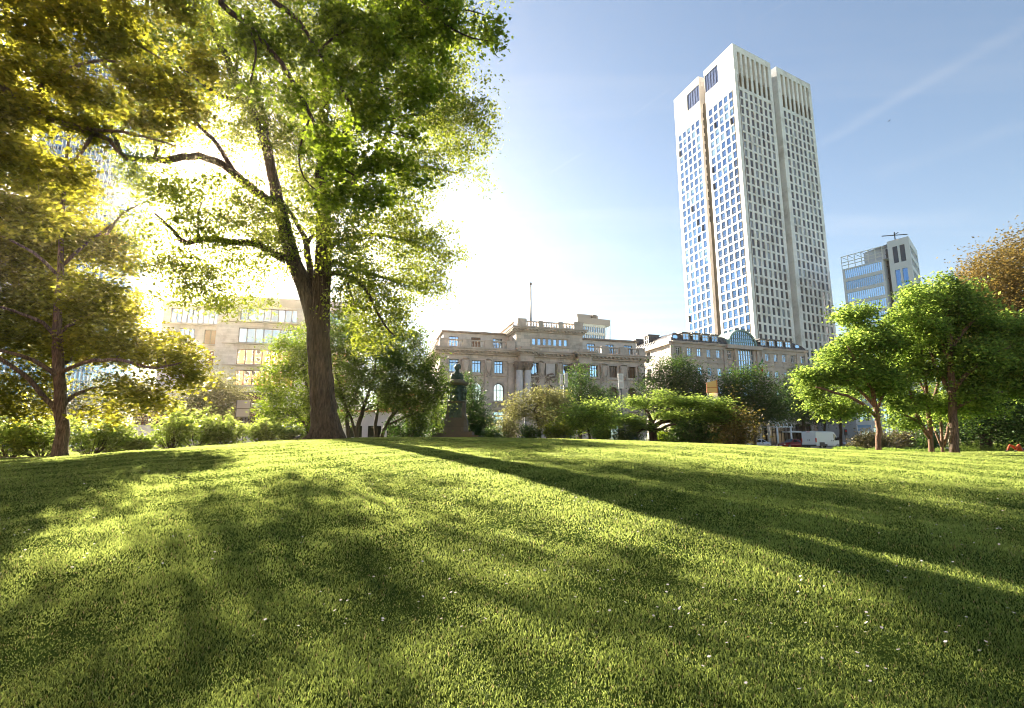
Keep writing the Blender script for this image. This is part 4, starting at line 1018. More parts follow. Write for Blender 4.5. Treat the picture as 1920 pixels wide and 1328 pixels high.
def tower_face(Fx, t0, t1, ncol, m0, m1, wfrac, wh, big=None, louv=None, gm='g_tower', depth=.35):
    P_ = (t1-t0-m0-m1)/ncol; hs = []; pn = []
    for r_ in rows:
        for c in range(ncol):
            tc_ = t0+m0+P_*(c+.5); hs.append((tc_-P_*wfrac/2, tc_+P_*wfrac/2, r_-wh/2, r_+wh/2)); pn.append((tc_, r_-wh/2, P_*wfrac, wh))
    if big:
        for c in range(ncol):
            tc_ = t0+m0+P_*(c+.5); hs.append((tc_-P_*wfrac/2, tc_+P_*wfrac/2, big[0], big[2]))
    if louv: hs.append(louv)
    q = MB(); wall_grid(q, Fx, t0, t1, 1.0, ZT, hs, depth)
    fo = q.build('facade', M['tower'], tow)
    for tc_, z_, w_, h_ in pn: panes.append((Fx, tc_, z_, w_, h_, gm))
    return P_, fo
FLn = LB   # total length of left face
# left face: slab B [0, LB-LS0], slab A [LB-LA, LB]
zl = lambda px, py: _l.hit(px, py)
lA = (LB-LA, LB-zl(1240+467/4.428, 60+300/4.428)[0], zl(1240+352/4.428, 60+525/4.428)[1], zl(1240+352/4.428, 60+375/4.428)[1])
lB = (LB-zl(1240+213/4.428, 60+580/4.428)[0], LB-LS0, zl(1240+318/4.428, 60+570/4.428)[1], zl(1240+318/4.428, 60+425/4.428)[1])
PA, _ = tower_face(FL, LB-LA, LB, 5, 1.0, 1.35, .76, 3.1, None, lA)
PB, _ = tower_face(FL, 0, LB-LS0, 5, 1.6, .9, .76, 3.1, None, lB)
zbig_top = FR.hit(1240+640/4.428, 60+168/4.428)[1]; zmid = FR.hit(1240+655/4.428, 60+335/4.428)[1]; zbig_b = FR.hit(1240+660/4.428, 60+455/4.428)[1]
rows_l = rows
tower_face(FR, 0, RA, 7, 1.9, 1.3, .56, 3.05, (zbig_b, zmid, zbig_top), None, 'g_side', .3)
tower_face(FR, RB0, RB1, 7, 1.9, 1.3, .56, 3.05, (zbig_b, zmid, zbig_top), None, 'g_side', .3)
# tall top openings: dark glass below, open fins above
for (a, b) in ((0, RA), (RB0, RB1)):
    P_ = (b-a-3.2)/7
    for c in range(7):
        tc_ = a+1.9+P_*(c+.5); q = MB(); q.add([FR.pt(tc_-P_*.23,zbig_b,-.75),FR.pt(tc_+P_*.23,zbig_b,-.75),FR.pt(tc_+P_*.23,zmid,-.75),FR.pt(tc_-P_*.23,zmid,-.75)],[(0,1,2,3)])
        q.build('tall_window', M['g_side'], tow)
    q = MB()
    for c in range(8):
        tc_ = a+1.9+P_*c; q.fbox(FR, max(tc_-P_*.26, a+1.3), tc_+P_*.26, zmid, ZT-1.5, -2.4, -.32)
    q.fbox(FR, a+2.5, b-1, zmid-.4, zmid-.05, -6, -.82); q.build('fin', M['tower_in'], tow)
    q = MB(); q.add([FR.pt(a+1.4,zmid,-2.4),FR.pt(b-.8,zmid,-2.4),FR.pt(b-.8,ZT-1,-2.4),FR.pt(a+1.4,ZT-1,-2.4)],[(0,1,2,3)]); q.build('crown_wall', M['tower'], tow)
# louvre boxes
for (t0_, t1_, z0_, z1_) in (lA, lB):
    q = MB(); n = 14
    for k in range(n): z_ = z0_+(z1_-z0_)*(k+.5)/n; q.fbox(FL, t0_+.02, t1_-.05, z_-.10*(z1_-z0_)/n*3, z_+.10*(z1_-z0_)/n*3, -1.6, -.3)
    for k in range(1,5): t = t0_+(t1_-t0_)*k/5; q.fbox(FL, t-.12, t+.12, z0_, z1_, -.3, -.15)
    q.build('louvre_screen', M['louvre'], tow)
    q = MB(); q.add([FL.pt(t0_,z0_,-2),FL.pt(t1_,z0_,-2),FL.pt(t1_,z1_,-2),FL.pt(t0_,z1_,-2)],[(0,1,2,3)]); q.build('louvre_back', M['louvre'], tow)
# slot walls
q = MB()
def wallq(mb, a, b, z0_, z1_): mb.add([(a[0],a[1],z0_),(b[0],b[1],z0_),(b[0],b[1],z1_),(a[0],a[1],z1_)],[(0,1,2,3)])
D1 = 9.0
aB = FL.pt(LB-LS0,0,0); bB = FL.pt(LB-LS0,0,-D1); aA = FL.pt(LB-LA,0,0); bA = FL.pt(LB-LA,0,-D1)
wallq(q, aB, bB, 1.0, ZT); wallq(q, bA, aA, 1.0, ZT); wallq(q, bB, bA, 1.0, ZT-8)
q.build('slot_wall', M['tower_in'], tow)
SBt = fac_from(aB[:2], 0); SBt.d = (-FL.n[0], -FL.n[1]); SBt.n = (SBt.d[1], -SBt.d[0])
# dark windows within the left slot
q = MB()
for r_ in rows[:14]: q.fbox(SBt, 1.2, 5.2, r_-1.25+3, r_+1.25+3, -.05, .06)
for r_ in rows[14:]: q.fbox(SBt, 4.2, 7.6, r_-1.6, r_+1.6, -.05, .06)
q.build('slot_glazing', M['g_side'], tow)
q = MB()
for r_ in rows[3:]:
    Gb = sub(FL, LB-LS0, -D1); w_ = LS0-LA; q.fbox(Gb, .2, w_-.2, r_-1.7, r_+1.0, 0, .05)
q.build('slot_window_strip', M['g_side'], tow)
q = MB()
D2 = 12.0
a1 = FR.pt(RA,0,0); b1 = FR.pt(RA,0,-D2); a2 = FR.pt(RB0,0,0); b2 = FR.pt(RB0,0,-D2)
wallq(q, a1, b1, 1.0, ZT); wallq(q, b2, a2, 1.0, ZT); wallq(q, b1, b2, 1.0, ZT-8)
q.build('slot_wall', M['tower'], tow)
q = MB(); S2 = fac_from(b2[:2], 0); S2.d = FR.n; S2.n = (-FR.d[0], -FR.d[1])
for r_ in rows[:]: q.fbox(S2, 4.4, 7.6, r_-1.5-2, r_+1.3-2, 0, .05)
q.build('slot_glazing', M['g_side'], tow)
# hidden sides, roof
far = FL.pt(0,0,0); e2 = FR.pt(RB1,0,0); bk = (far[0]+FR.d[0]*RB1, far[1]+FR.d[1]*RB1)
q = MB(); wallq(q, e2, bk, 1.0, ZT); wallq(q, bk, far, 1.0, ZT); q.build('rear_wall', M['tower'], tow)
q = MB()
def poly(mb, pts, z_): mb.add([(p_[0],p_[1],z_) for p_ in pts], [tuple(range(len(pts)))])
poly(q, [FL.pt(LB,0,0), a1, b1, b2, a2, e2, bk, far, aB, bB, bA, aA], ZT-.05); q.build('roof', M['tower'], tow)
# windows as parts: those that show largest first; the rest as one
def pane_area(Fx, tc_, z_, w_, h_):
    c = Fx.pt(tc_, z_); d2 = c[0]**2+c[1]**2+c[2]**2; vis = abs(c[0]*Fx.n[0]+c[1]*Fx.n[1])/math.sqrt(d2)
    low = 0 if (c[2]-EZ)/c[1] > .205 else 1   # the lowest rows stand behind the hotel
    return (0 if low else w_*h_*vis/d2)
panes.sort(key=lambda a: -pane_area(*a[:5]))
for Fx, tc_, z_, w_, h_, g_ in panes[:100]:
    a_ = place_window(tow, Fx, tc_, z_, w_, h_, -.22, M['frame_dark'], M[g_], False, 0, .3, .10)
q = MB(); rr_ = random.Random(4)
for Fx, tc_, z_, w_, h_, g_ in panes[100:]:
    o = -.2; v_ = rr_.random()
    mi = (0 if v_ < .62 else 1 if v_ < .95 else 2) if g_ == 'g_tower' else (3 if v_ < .8 else 4)
    tl = rr_.uniform(-.008,.008)
    q.add([Fx.pt(tc_-w_/2,z_,o-.02),Fx.pt(tc_+w_/2,z_,o-.02+tl),Fx.pt(tc_+w_/2,z_+h_,o-.02+tl*2),Fx.pt(tc_-w_/2,z_+h_,o-.02)],[(0,1,2,3)], mi)
    if g_ == 'g_tower' and v_ > .86: q.add([Fx.pt(tc_-w_/2,z_+h_*.45,o+.005),Fx.pt(tc_+w_/2,z_+h_*.45,o+.005),Fx.pt(tc_+w_/2,z_+h_,o+.005),Fx.pt(tc_-w_/2,z_+h_,o+.005)],[(0,1,2,3)], 2)
    if v_ < .05: q.add([Fx.pt(tc_-w_/2,z_,o+.02),Fx.pt(tc_-w_/2+.25,z_,.5),Fx.pt(tc_-w_/2+.25,z_+h_,.5),Fx.pt(tc_-w_/2,z_+h_,o+.02)],[(0,1,2,3)], 3)
g1 = glass('glass_t1', (.10,.21,.40), .06, .85); g2 = glass('glass_t2', (.16,.30,.50), .06, .85); g3 = glass('glass_t3', (.26,.40,.52), .12, .6); g5 = glass('glass_t5', (.20,.22,.24), .2, .5)
o_ = q.build('window', [g1, g2, g3, M['g_side'], g5], tow); o_['kind'] = 'stuff'
q = MB()
for Fx in (FL,): q.fbox(Fx, .3, LB-.3, 1.0, ZT-14, -2.2, -1.6)
q.fbox(FR, .3, RA-.3, 1, zbig_b-.5, -2.2, -1.6); q.fbox(FR, RB0+.3, RB1-.3, 1, zbig_b-.5, -2.2, -1.6)
q.build('inner_core', M['frame_dark'], tow)
# ------------------------------------------------------------------ second glass tower at right
def zs5(zx, zy): return (1560+zx/5.333, 400+zy/5.333)
cn = at(*zs5(762,228), 190.0); Z2 = cn.z
GL = fac_from((cn.x, cn.y), -62)     # run-left face direction found from the roof line
# roof line from (762,228) to (245,370)
def vp_az(p1, p2):
    s_ = (p2[1]-p1[1])/(p2[0]-p1[0]); x = p1[0]+(835.3-p1[1])/s_
    return math.degrees(math.atan2((x-960)/FPX, 1.0145))
azL = vp_az(zs5(762,228), zs5(245,370)); azR = vp_az(zs5(762,228), zs5(850,375))
_gl = fac_from((cn.x, cn.y), azL); tL = _gl.hit(*zs5(110,560))[0]; tM = _gl.hit(*zs5(560,400))[0]; tS = _gl.hit(*zs5(510,400))[0]
G1 = fac_from(_gl.pt(tL,0)[:2], azL+180); W1 = tL
G2 = fac_from((cn.x, cn.y), azR); tR = G2.hit(*zs5(850,375))[0]
tw2 = thing('glass_tower', 'pale blue glazed high-rise with an open rooftop frame, right of the white tower', 'tower', (cn.x, cn.y, 1.1))
zA = G1.hit(*zs5(110,575))[1]; zstep = (G1.hit(*zs5(120,720))[1]-G1.hit(*zs5(133,835))[1])
zrow = [G1.hit(*zs5(110,575))[1]-zstep*k for k in range(30)]; zrow = [z_ for z_ in zrow if z_ > 12]
t_m = W1-tS; t_n = W1-tM
hs = []
for k, z_ in enumerate(zrow): hs.append((.8, t_m-.6, z_-zstep*.72-.3, z_-.3))
q = MB(); wall_grid(q, G1, 0, t_m, 1, zA+.3, hs, .3, .8)
hs2 = []
for k in range(7):
    for c in range(2):
        tw_ = (W1-t_n-2.4)/2; ta = t_n+1.2+c*tw_; z1_ = Z2-2.6-k*zstep*1.9; hs2.append((ta+.35, ta+tw_-.35, z1_-zstep*1.35, z1_))
wall_grid(q, G1, t_n, W1, 1, Z2, hs2, .4); wall_grid(q, G2, 0, tR, 1, Z2, [(1.2+c*(tR-2.4)/5+.25, 1.2+(c+1)*(tR-2.4)/5-.25, Z2-3-k*zstep-zstep*.62, Z2-3-k*zstep) for c in range(5) for k in range(14)], .4)
q.add([G1.pt(t_m,1,.8),G1.pt(t_m,1,-3),G1.pt(t_m,zA+.3,-3),G1.pt(t_m,zA+.3,.8)],[(0,1,2,3)]); q.add([G1.pt(t_n,1,-3),G1.pt(t_n,1,0),G1.pt(t_n,Z2,0),G1.pt(t_n,Z2,-3)],[(0,1,2,3)])
q.add([G1.pt(0,1,-25),G1.pt(0,1,.8),G1.pt(0,zA+.3,.8),G1.pt(0,zA+.3,-25)],[(0,1,2,3)]); q.add([G1.pt(0,zA+.3,.8),G1.pt(t_n,zA+.3,.8),G1.pt(t_n,zA+.3,-25),G1.pt(0,zA+.3,-25)],[(0,1,2,3)])
_tb = _gl.hit(*zs5(245,370))[0]
q.add([G1.pt(W1-_tb,zA+.3,-6),G1.pt(t_n,zA+.3,-6),G1.pt(t_n,Z2,-6),G1.pt(W1-_tb,Z2,-6)],[(0,1,2,3)]); q.add([G1.pt(W1-_tb,zA+.3,-25),G1.pt(W1-_tb,zA+.3,-6),G1.pt(W1-_tb,Z2,-6),G1.pt(W1-_tb,Z2,-25)],[(0,1,2,3)])
q.add([G1.pt(W1-_tb,Z2,-6),G1.pt(W1,Z2,0),G2.pt(tR,Z2,0),G1.pt(W1-_tb,Z2,-25)],[(0,1,2,3)])
q.build('wall', simple('glass_tower_wall', (.64,.67,.74), .6, 0, .05), tw2)
for h in hs:
    q = MB(); q.add([G1.pt(h[0],h[2],.6),G1.pt(h[1],h[2],.6),G1.pt(h[1],h[3],.6),G1.pt(h[0],h[3],.6)],[(0,1,2,3)],0)
    n = 18
    for i in range(n+1): t = h[0]+(h[1]-h[0])*i/n; q.fbox(G1, t-.06, t+.06, h[2], h[3], .6, .70, 2)
    q.build('ribbon_window', [M['g_blue'], M['frame_white'], M['alu']], tw2)
for h in hs2:
    q = MB(); q.add([G1.pt(h[0],h[2],-.3),G1.pt(h[1],h[2],-.3),G1.pt(h[1],h[3],-.3),G1.pt(h[0],h[3],-.3)],[(0,1,2,3)]); q.build('window', M['g_side'] if h[3] > Z2-4 else M['g_tower'], tw2)
q = MB()
for c in range(5):
    for k in range(14): a, b = 1.2+c*(tR-2.4)/5+.25, 1.2+(c+1)*(tR-2.4)/5-.25; z1_ = Z2-3-k*zstep; q.add([G2.pt(a,z1_-zstep*.62,-.3),G2.pt(b,z1_-zstep*.62,-.3),G2.pt(b,z1_,-.3),G2.pt(a,z1_,-.3)],[(0,1,2,3)])
o_ = q.build('side_windows', M['g_tower'], tw2)
q = MB(); q.add([G1.pt(t_m,1,-2.5),G1.pt(t_n,1,-2.5),G1.pt(t_n,Z2-2,-2.5),G1.pt(t_m,Z2-2,-2.5)],[(0,1,2,3)])
for k in range(18): z_ = Z2-4-k*zstep; q.fbox(G1, t_m+.1, t_n-.1, z_-.4, z_, -2.5, -1.8)
q.build('recessed_strip', M['g_side'], tw2)
q = MB(); zt2 = G1.hit(*zs5(95,445))[1]; zt3 = zt2
for t in np.linspace(0, t_m, 7): q.fbox(G1, t-.1, t+.1, zA+.3, zt3, .5, .75); q.fbox(G1, t-.08, t+.08, zA+.3, zt3, -5.6, -5.4)
for z_ in (zt3, (zt3+zA)/2+.3, zA+1.8): q.fbox(G1, -.1, t_m+.1, z_-.12, z_+.12, .48, .78)
for t in np.linspace(0, t_m, 7): q.fbox(G1, t-.07, t+.07, zt3-.1, zt3+.1, -5.5, .5)
q.build('rooftop_frame', M['white_paint'], tw2)
q = MB(); c = G1.pt(W1-_gl.hit(*zs5(600,265))[0], Z2, -3); q.tube([c, (c[0],c[1],Z2+4)], .2, 6); q.tube([(c[0]-5,c[1],Z2+2.4),(c[0]+5,c[1],Z2+3.2)], .18, 6); q.tube([(c[0],c[1]-2,Z2+3.1),(c[0]+.6,c[1]+2,Z2+3.4)], .15, 6); q.build('antenna', M['dark_metal'], tw2)
# ------------------------------------------------------------------ grey glazed tower behind the museum
def zb1(zx, zy): return (780+zx/4, 520+zy/4)
B = Fac(*zb1(1210,335), 230, 68)
Tb = lambda zx, zy: B.hit(*zb1(zx, zy))
t1 = Tb(1455,335)[0]; zt_ = Tb(1210,310)[1]
bt = thing('background_tower', 'small grey and glass high-rise showing above the museum roof', 'tower', B.pt(t1/2, 1, -8))
zt1 = Tb(1455,338)[1]; zlow = Tb(1300,352)[1]
q = MB(); q.fbox(B, 0, t1, zlow, zt1+1, -20, .3); q.fbox(B, Tb(1233,290)[0], Tb(1392,290)[0], zt1+1, Tb(1300,268)[1], -14, -3); q.build('plant_storey', simple('tower_grey', (.30,.28,.28), .7), bt)
q = MB(); q.fbox(B, Tb(1338,300)[0], Tb(1350,300)[0]+1.2, zt1+1.5, zt1+3.2, -3, -1.5); q.build('vent', M['dark_metal'], bt)
q = MB(); q.fbox(B, .3, t1-3, 5, zlow, -19.5, -.3); q.build('glazing', M['g_blue'], bt)
q = MB()
for k in range(12): z_ = zlow-3.6*k; q.fbox(B, .1, t1-2.8, z_-1.1, z_, -.3, .1)
for k in range(13): t = .2+(t1-3.2)*k/12; q.fbox(B, t-.1, t+.1, 10, zlow, -.3, .22)
q.build('floor_band', M['frame_white'], bt)
q = MB()
for k in range(5): t = t1-2.6+2.6*k/4; q.fbox(B, t-.06, t+.06, 10, zlow, .0, .15)
for k in range(14): z_ = zlow-3.2*k; q.fbox(B, t1-2.6, t1, z_-.08, z_, 0, .12)
q.build('glass_fin', M['frame_white'], bt)
# ------------------------------------------------------------------ office building at left
F = Fac(407, 603, 95, 77.0)
def zo(zx, zy, P=None): return (P or F).hit(200+zx/4.174, 540+zy/4.174)
root = thing('office_building', 'pale travertine office block with ribbon windows and thin projecting ledges', 'building', F.pt(12, 1.0, -6))
tE = F.hit(668, 590)[0]; zb = 1.0
z_roof = zo(1030,70)[1]; 
lev = [(150,265),(308,432),(475,602),(640,768)]
holes = []; t0w = zo(1035,300)[0]; t1w = zo(1490,260)[0]
for (a, b) in lev: holes.append((t0w, t1w, zo(1035,b)[1]+.15, zo(1035,a)[1]))
zgt_ = zo(1040,812)[1]; zgb_ = zb+.1; holes.append((t0w, t1w-1.5, zgb_, zgt_))
t2 = t1w+2.5; 
for (a, b) in lev: holes.append((t2, min(t2+9, tE-1), zo(1035,b)[1]+.15, zo(1035,a)[1]))
q = MB(); wall_grid(q, F, 0, tE, zb, z_roof, holes, .5)
q.add([F.pt(0,zb,-25),F.pt(0,zb,0),F.pt(0,z_roof,0),F.pt(0,z_roof,-25)],[(0,1,2,3)]); q.add([F.pt(tE,zb,0),F.pt(tE,zb,-25),F.pt(tE,z_roof,-25),F.pt(tE,z_roof,0)],[(0,1,2,3)]); q.add([F.pt(0,z_roof,0),F.pt(tE,z_roof,0),F.pt(tE,z_roof,-25),F.pt(0,z_roof,-25)],[(0,1,2,3)])
q.build('wall', M['office'], root)
for hi, h in enumerate(holes):
    n = 7 if hi != 4 else 4; f = MB(); w_ = (h[1]-h[0])
    f.fbox(F, h[0], h[0]+.12, h[2], h[3], -.45, -.3); f.fbox(F, h[1]-.12, h[1], h[2], h[3], -.45, -.3); f.fbox(F, h[0]+.12, h[1]-.12, h[2], h[2]+.12, -.45, -.3); f.fbox(F, h[0]+.12, h[1]-.12, h[3]-.14, h[3], -.45, -.3)
    cuts = [0,.14,.41,.53,.66,.78,.90,1] if hi == 0 else [k/n for k in range(n+1)]
    for c in cuts[1:-1]: t = h[0]+w_*c; f.fbox(F, t-.07, t+.07, h[2]+.12, h[3]-.14, -.44, -.28)
    wo = f.build('window', M['frame_dark'], root)
    for k in range(len(cuts)-1):
        a, b = h[0]+w_*cuts[k]+.07, h[0]+w_*cuts[k+1]-.07; g = MB(); tl = random.uniform(-.03,.03)
        g.add([F.pt(a,h[2]+.1,-.4),F.pt(b,h[2]+.1,-.4+tl),F.pt(b,h[3]-.1,-.4+tl),F.pt(a,h[3]-.1,-.4)],[(0,1,2,3)]); g.build('pane', M['g_mirror'] if hi != 4 else M['g_dark'], wo)
q = MB()
for (zy) in (262, 434, 604, 772):
    z_ = zo(1035,zy)[1]; a = zo(905,zy)[0]; q.fbox(F, a, min(a+2.5,t0w), z_-.12, z_+.02, 0, .5); q.fbox(F, min(a+2.5,t0w), tE-1, z_-.18, z_+.04, 0, 1.0)
q.build('ledge', M['office_sill'], root)
q = MB(); q.fbox(F, zo(1020,70)[0]-.1, tE+.15, z_roof-1.5, z_roof+.12, .0, .18); q.build('parapet', M['office_sill'], root)
# set-back left wing
W = sub(F, 0, -3.0)
a0 = W.hit(308, 570)[0]; zrw = W.hit(200+600/4.174, 540+112/4.174)[1]
def zw(zx, zy): return W.hit(200+zx/4.174, 540+zy/4.174)
hs = [(zw(500,200)[0], -.6, zw(600,272)[1], zw(600,160)[1]), (zw(560,380)[0], zw(684,380)[0], zw(600,434)[1], zw(600,315)[1]), (zw(760,380)[0], zw(858,380)[0], zw(600,434)[1], zw(600,318)[1]),
      (zw(560,540)[0], zw(684,540)[0], zw(600,602)[1], zw(600,480)[1]), (zw(770,540)[0], zw(858,540)[0], zw(600,602)[1], zw(600,484)[1])]
q = MB(); wall_grid(q, W, a0, -.01, zb, zrw, hs, .4); q.add([W.pt(a0,zb,-20),W.pt(a0,zb,0),W.pt(a0,zrw,0),W.pt(a0,zrw,-20)],[(0,1,2,3)]); q.add([W.pt(a0,zrw,0),W.pt(0,zrw,0),W.pt(0,zrw,-20),W.pt(a0,zrw,-20)],[(0,1,2,3)])
q.build('wing_wall', M['office'], root)
q = MB(); q.fbox(W, a0-.2, .0, zw(600,160)[1]+.1, zrw+.1, 0.02, .3)
for zy in (283, 441, 608): z_ = zw(600,zy)[1]; q.fbox(W, a0, -.1, z_-.15, z_+.03, 0, .7)
q.build('ledge', M['office_sill'], root)
for i, h in enumerate(hs):
    f = MB(); n = 9 if i == 0 else (2 if i in (2,4) else 3)
    for k in range(n+1): t = h[0]+(h[1]-h[0])*k/n; t = min(max(t,h[0]+.06),h[1]-.06); f.fbox(W, t-.06, t+.06, h[2], h[3], -.38, -.22)
    f.fbox(W, h[0]+.12, h[1]-.12, h[2], h[2]+.1, -.37, -.24); f.fbox(W, h[0]+.12, h[1]-.12, h[3]-.1, h[3], -.37, -.24); wo = f.build('window', M['frame_dark'], root)
    g = MB(); g.add([W.pt(h[0],h[2],-.33),W.pt(h[1],h[2],-.33),W.pt(h[1],h[3],-.33),W.pt(h[0],h[3],-.33)],[(0,1,2,3)]); g.build('pane', M['wood_panel'] if i in (2,4) else M['g_mirror'], wo)
# low front annex
Q_ = Fac(240, 800, 70, 77.0)
an = thing('low_annex', 'low pale stone annex with a dark window band under the left maple boughs', 'building', Q_.pt(8, 1, -3))
tA = Q_.hit(310, 800)[0]; z1_, z2_, z3_ = Q_.hit(240, 776)[1], Q_.hit(240, 797)[1], Q_.hit(240, 812)[1]
q = MB(); wall_grid(q, Q_, 0, 26, 1.0, z2_, [(2,5.0,1.2,Q_.hit(262,819)[1])], .3); q.add([Q_.pt(0,1,-12),Q_.pt(0,1,0),Q_.pt(0,z2_,0),Q_.pt(0,z2_,-12)],[(0,1,2,3)]); q.fbox(Q_, 0, 26, z2_+2.6, z2_+3.1, -12, .2); q.build('wall', M['office'], an)
q = MB(); q.fbox(Q_, .2, 25.8, z2_, z2_+2.6, -.6, -.5); q.build('glazing', M['g_dark'], an)
q = MB()
for k in range(60): t = .1+25.8*k/59; q.fbox(Q_, t-.05, t+.05, z2_, z2_+1.1, -.08, .0)
q.fbox(Q_, 0, 26, z2_+1.1, z2_+1.2, -.1, .05); q.build('railing', M['dark_metal'], an)
# low white building seen between the trunks behind the great tree
Q_ = Fac(640, 800, 75, 77.0); lb = thing('low_building', 'low white walled building glimpsed between the stems right of the giant trunk', 'building', Q_.pt(6, 1, -4))
q = MB(); t9 = Q_.hit(800, 800)[0]; wall_grid(q, Q_, 0, t9, 1, Q_.hit(640, 772)[1], [(1+k*2.6, 2.8+k*2.6, 2.6, 4.2) for k in range(int(t9/2.6)-1)], .3); q.add([Q_.pt(t9,1,0),Q_.pt(t9,1,-9),Q_.pt(t9,Q_.hit(640,772)[1],-9),Q_.pt(t9,Q_.hit(640,772)[1],0)],[(0,1,2,3)]); q.build('wall', M['plaster'], lb)
q = MB(); q.fbox(Q_, .3, t9-.3, 1, Q_.hit(640,772)[1]-.1, -1.2, -.9); q.build('glazing', M['g_dark'], lb)
q = MB(); zq = Q_.hit(640,772)[1]; q.fbox(Q_, -.3, t9+.3, zq, zq+.3, -9.2, .3); q.build('roof', M['brick'], lb)
# brick house glimpsed right of it
Q_ = Fac(705, 800, 110, 77.0); bh_ = thing('brick_house', 'orange brick house glimpsed behind the small trees left of the monument', 'building', Q_.pt(4, 1, -4))
q = MB(); t9 = Q_.hit(800, 800)[0]; zq = Q_.hit(705, 735)[1]; hs = [(.8+k*3, 2.2+k*3, 3+r_*3.3, 4.8+r_*3.3) for k in range(int(t9/3)) for r_ in range(3) if 4.8+r_*3.3 < zq-.3]
wall_grid(q, Q_, 0, t9, 1, zq, hs, .25); q.build('wall', M['brick'], bh_)
for h in hs: place_window(bh_, Q_, (h[0]+h[1])/2, h[2], 1.4, 1.8, -.15, M['frame_white'], M['g_dark'])
q = MB(); q.fbox(Q_, -.3, t9+.3, zq, zq+.4, -8, .3); q.build('roof', M['slate'], bh_)
# ------------------------------------------------------------------ far glass skyscraper at left
Q_ = fac_from(at(150, 500, 160)[:2], 80)
t0_, t1_ = Q_.hit(165, 480)[0], Q_.hit(196, 500)[0]; t0_ = t1_-24; zt_ = 150
sk = thing('glass_skyscraper', 'tall blue glass skyscraper glimpsed through the leaves at upper left', 'tower', Q_.pt((t0_+t1_)/2, 1, -9))
q = MB(); q.fbox(Q_, t0_, t1_, 1, zt_, -24, -.4); q.build('glazing', M['g_blue'], sk)
q = MB()
for k in range(42): q.fbox(Q_, t0_-.05, t1_+.05, 2+k*3.6, 2.9+k*3.6, -24.05, -.1)
q.build('floor_band', M['g_tower'], sk); q = MB()
for k in range(21): t = t0_+(t1_-t0_)*k/20; q.fbox(Q_, t-.1, t+.1, 1, zt_, -.4, .1)
q.build('mullion', M['alu'], sk)
q = MB(); q.fbox(Q_, t0_-.2, t1_+.2, zt_, zt_+1, -24.2, .2); q.build('roof', M['alu'], sk)
# ------------------------------------------------------------------ arcade building right of the hotel
Q_ = Fac(1530, 800, 112, 72); tR_ = Q_.hit(1660, 800)[0]; zq = Q_.hit(1530, 745)[1]
ar = thing('arcade_building', 'peach stone arcade with tall square columns behind the white van', 'building', Q_.pt(tR_/2, 1, -4))
for px in (1527,1538,1551,1563,1574,1583,1592,1601):
    t = Q_.hit(px, 800)[0]; q = MB(); q.fbox(Q_, t-.35, t+.35, 1, zq, -.4, .4); q.build('column', simple('peach_stone', (.55,.38,.28), .8, 0, .1, .5) if px < 1570 else M['office_sill'], ar)
q = MB(); q.fbox(Q_, -1, tR_, zq, zq+7, -14, .6); q.build('upper_storey', M['hotel'], ar)
q = MB(); q.fbox(Q_, -1, tR_, 1, zq, -7, -6.5); q.build('rear_glazing', M['g_room'], ar)
Q_ = Fac(1606, 800, 104, 72); gb3 = thing('grey_building', 'light grey modern building glimpsed behind the young trees at right', 'building', Q_.pt(14, 1, -4))
t9 = Q_.hit(1740, 800)[0]; zq = Q_.hit(1606, 690)[1]; hs = [(1.2+k*3.2, 3.6+k*3.2, 2.4+r_*3.8, 4.9+r_*3.8) for k in range(int(t9/3.2)-1) for r_ in range(4) if 5+r_*3.8 < zq-.5]
q = MB(); wall_grid(q, Q_, 0, t9, 1, zq, hs, .35); q.add([Q_.pt(0,1,-12),Q_.pt(0,1,0),Q_.pt(0,zq,0),Q_.pt(0,zq,-12)],[(0,1,2,3)]); q.build('wall', M['concrete'], gb3)
for h in hs: place_window(gb3, Q_, (h[0]+h[1])/2, h[2], 2.4, 2.5, -.2, M['frame_dark'], M['g_blue'], False, 1, 0)
q = MB(); q.fbox(Q_, -.2, t9, zq, zq+.4, -12, .2); q.build('roof', M['concrete'], gb3)
# brick apartment house across the lawn behind the camera: what the office windows mirror
Q_ = fac_from((30, -50), 270); bk_ = thing('brick_apartment_house', 'orange brick apartment house behind the photographer, mirrored in the office windows', 'building', (-30, -55, .5))
Q_.n = (0, 1); LQ = 130; hs = [(2+k*4.0, 3.6+k*4.0, 2.4+r_*3.2, 4.2+r_*3.2) for k in range(31) for r_ in range(13)]
q = MB(); wall_grid(q, Q_, 0, LQ, -1, 44, hs, .25); q.build('wall', M['brick'], bk_)
q = MB(); q2 = MB()
for h in hs:
    q.fbox(Q_, h[0]-.15, h[1]+.15, h[2]-.15, h[3]+.15, -.1, .03); q2.fbox(Q_, h[0]+.1, h[1]-.1, h[2]+.1, h[3]-.1, .03, .05)
o_ = q.build('window_frame', M['frame_white'], bk_); o_['kind'] = 'stuff'; o_ = q2.build('window_pane', M['g_dark'], bk_); o_['kind'] = 'stuff'
q = MB(); q.fbox(Q_, -.5, LQ+.5, 44, 45, -12, .5); q.build('roof', M['slate'], bk_)
# ================================================================== trees in place
def roots_flare(q, g, r):
    pass
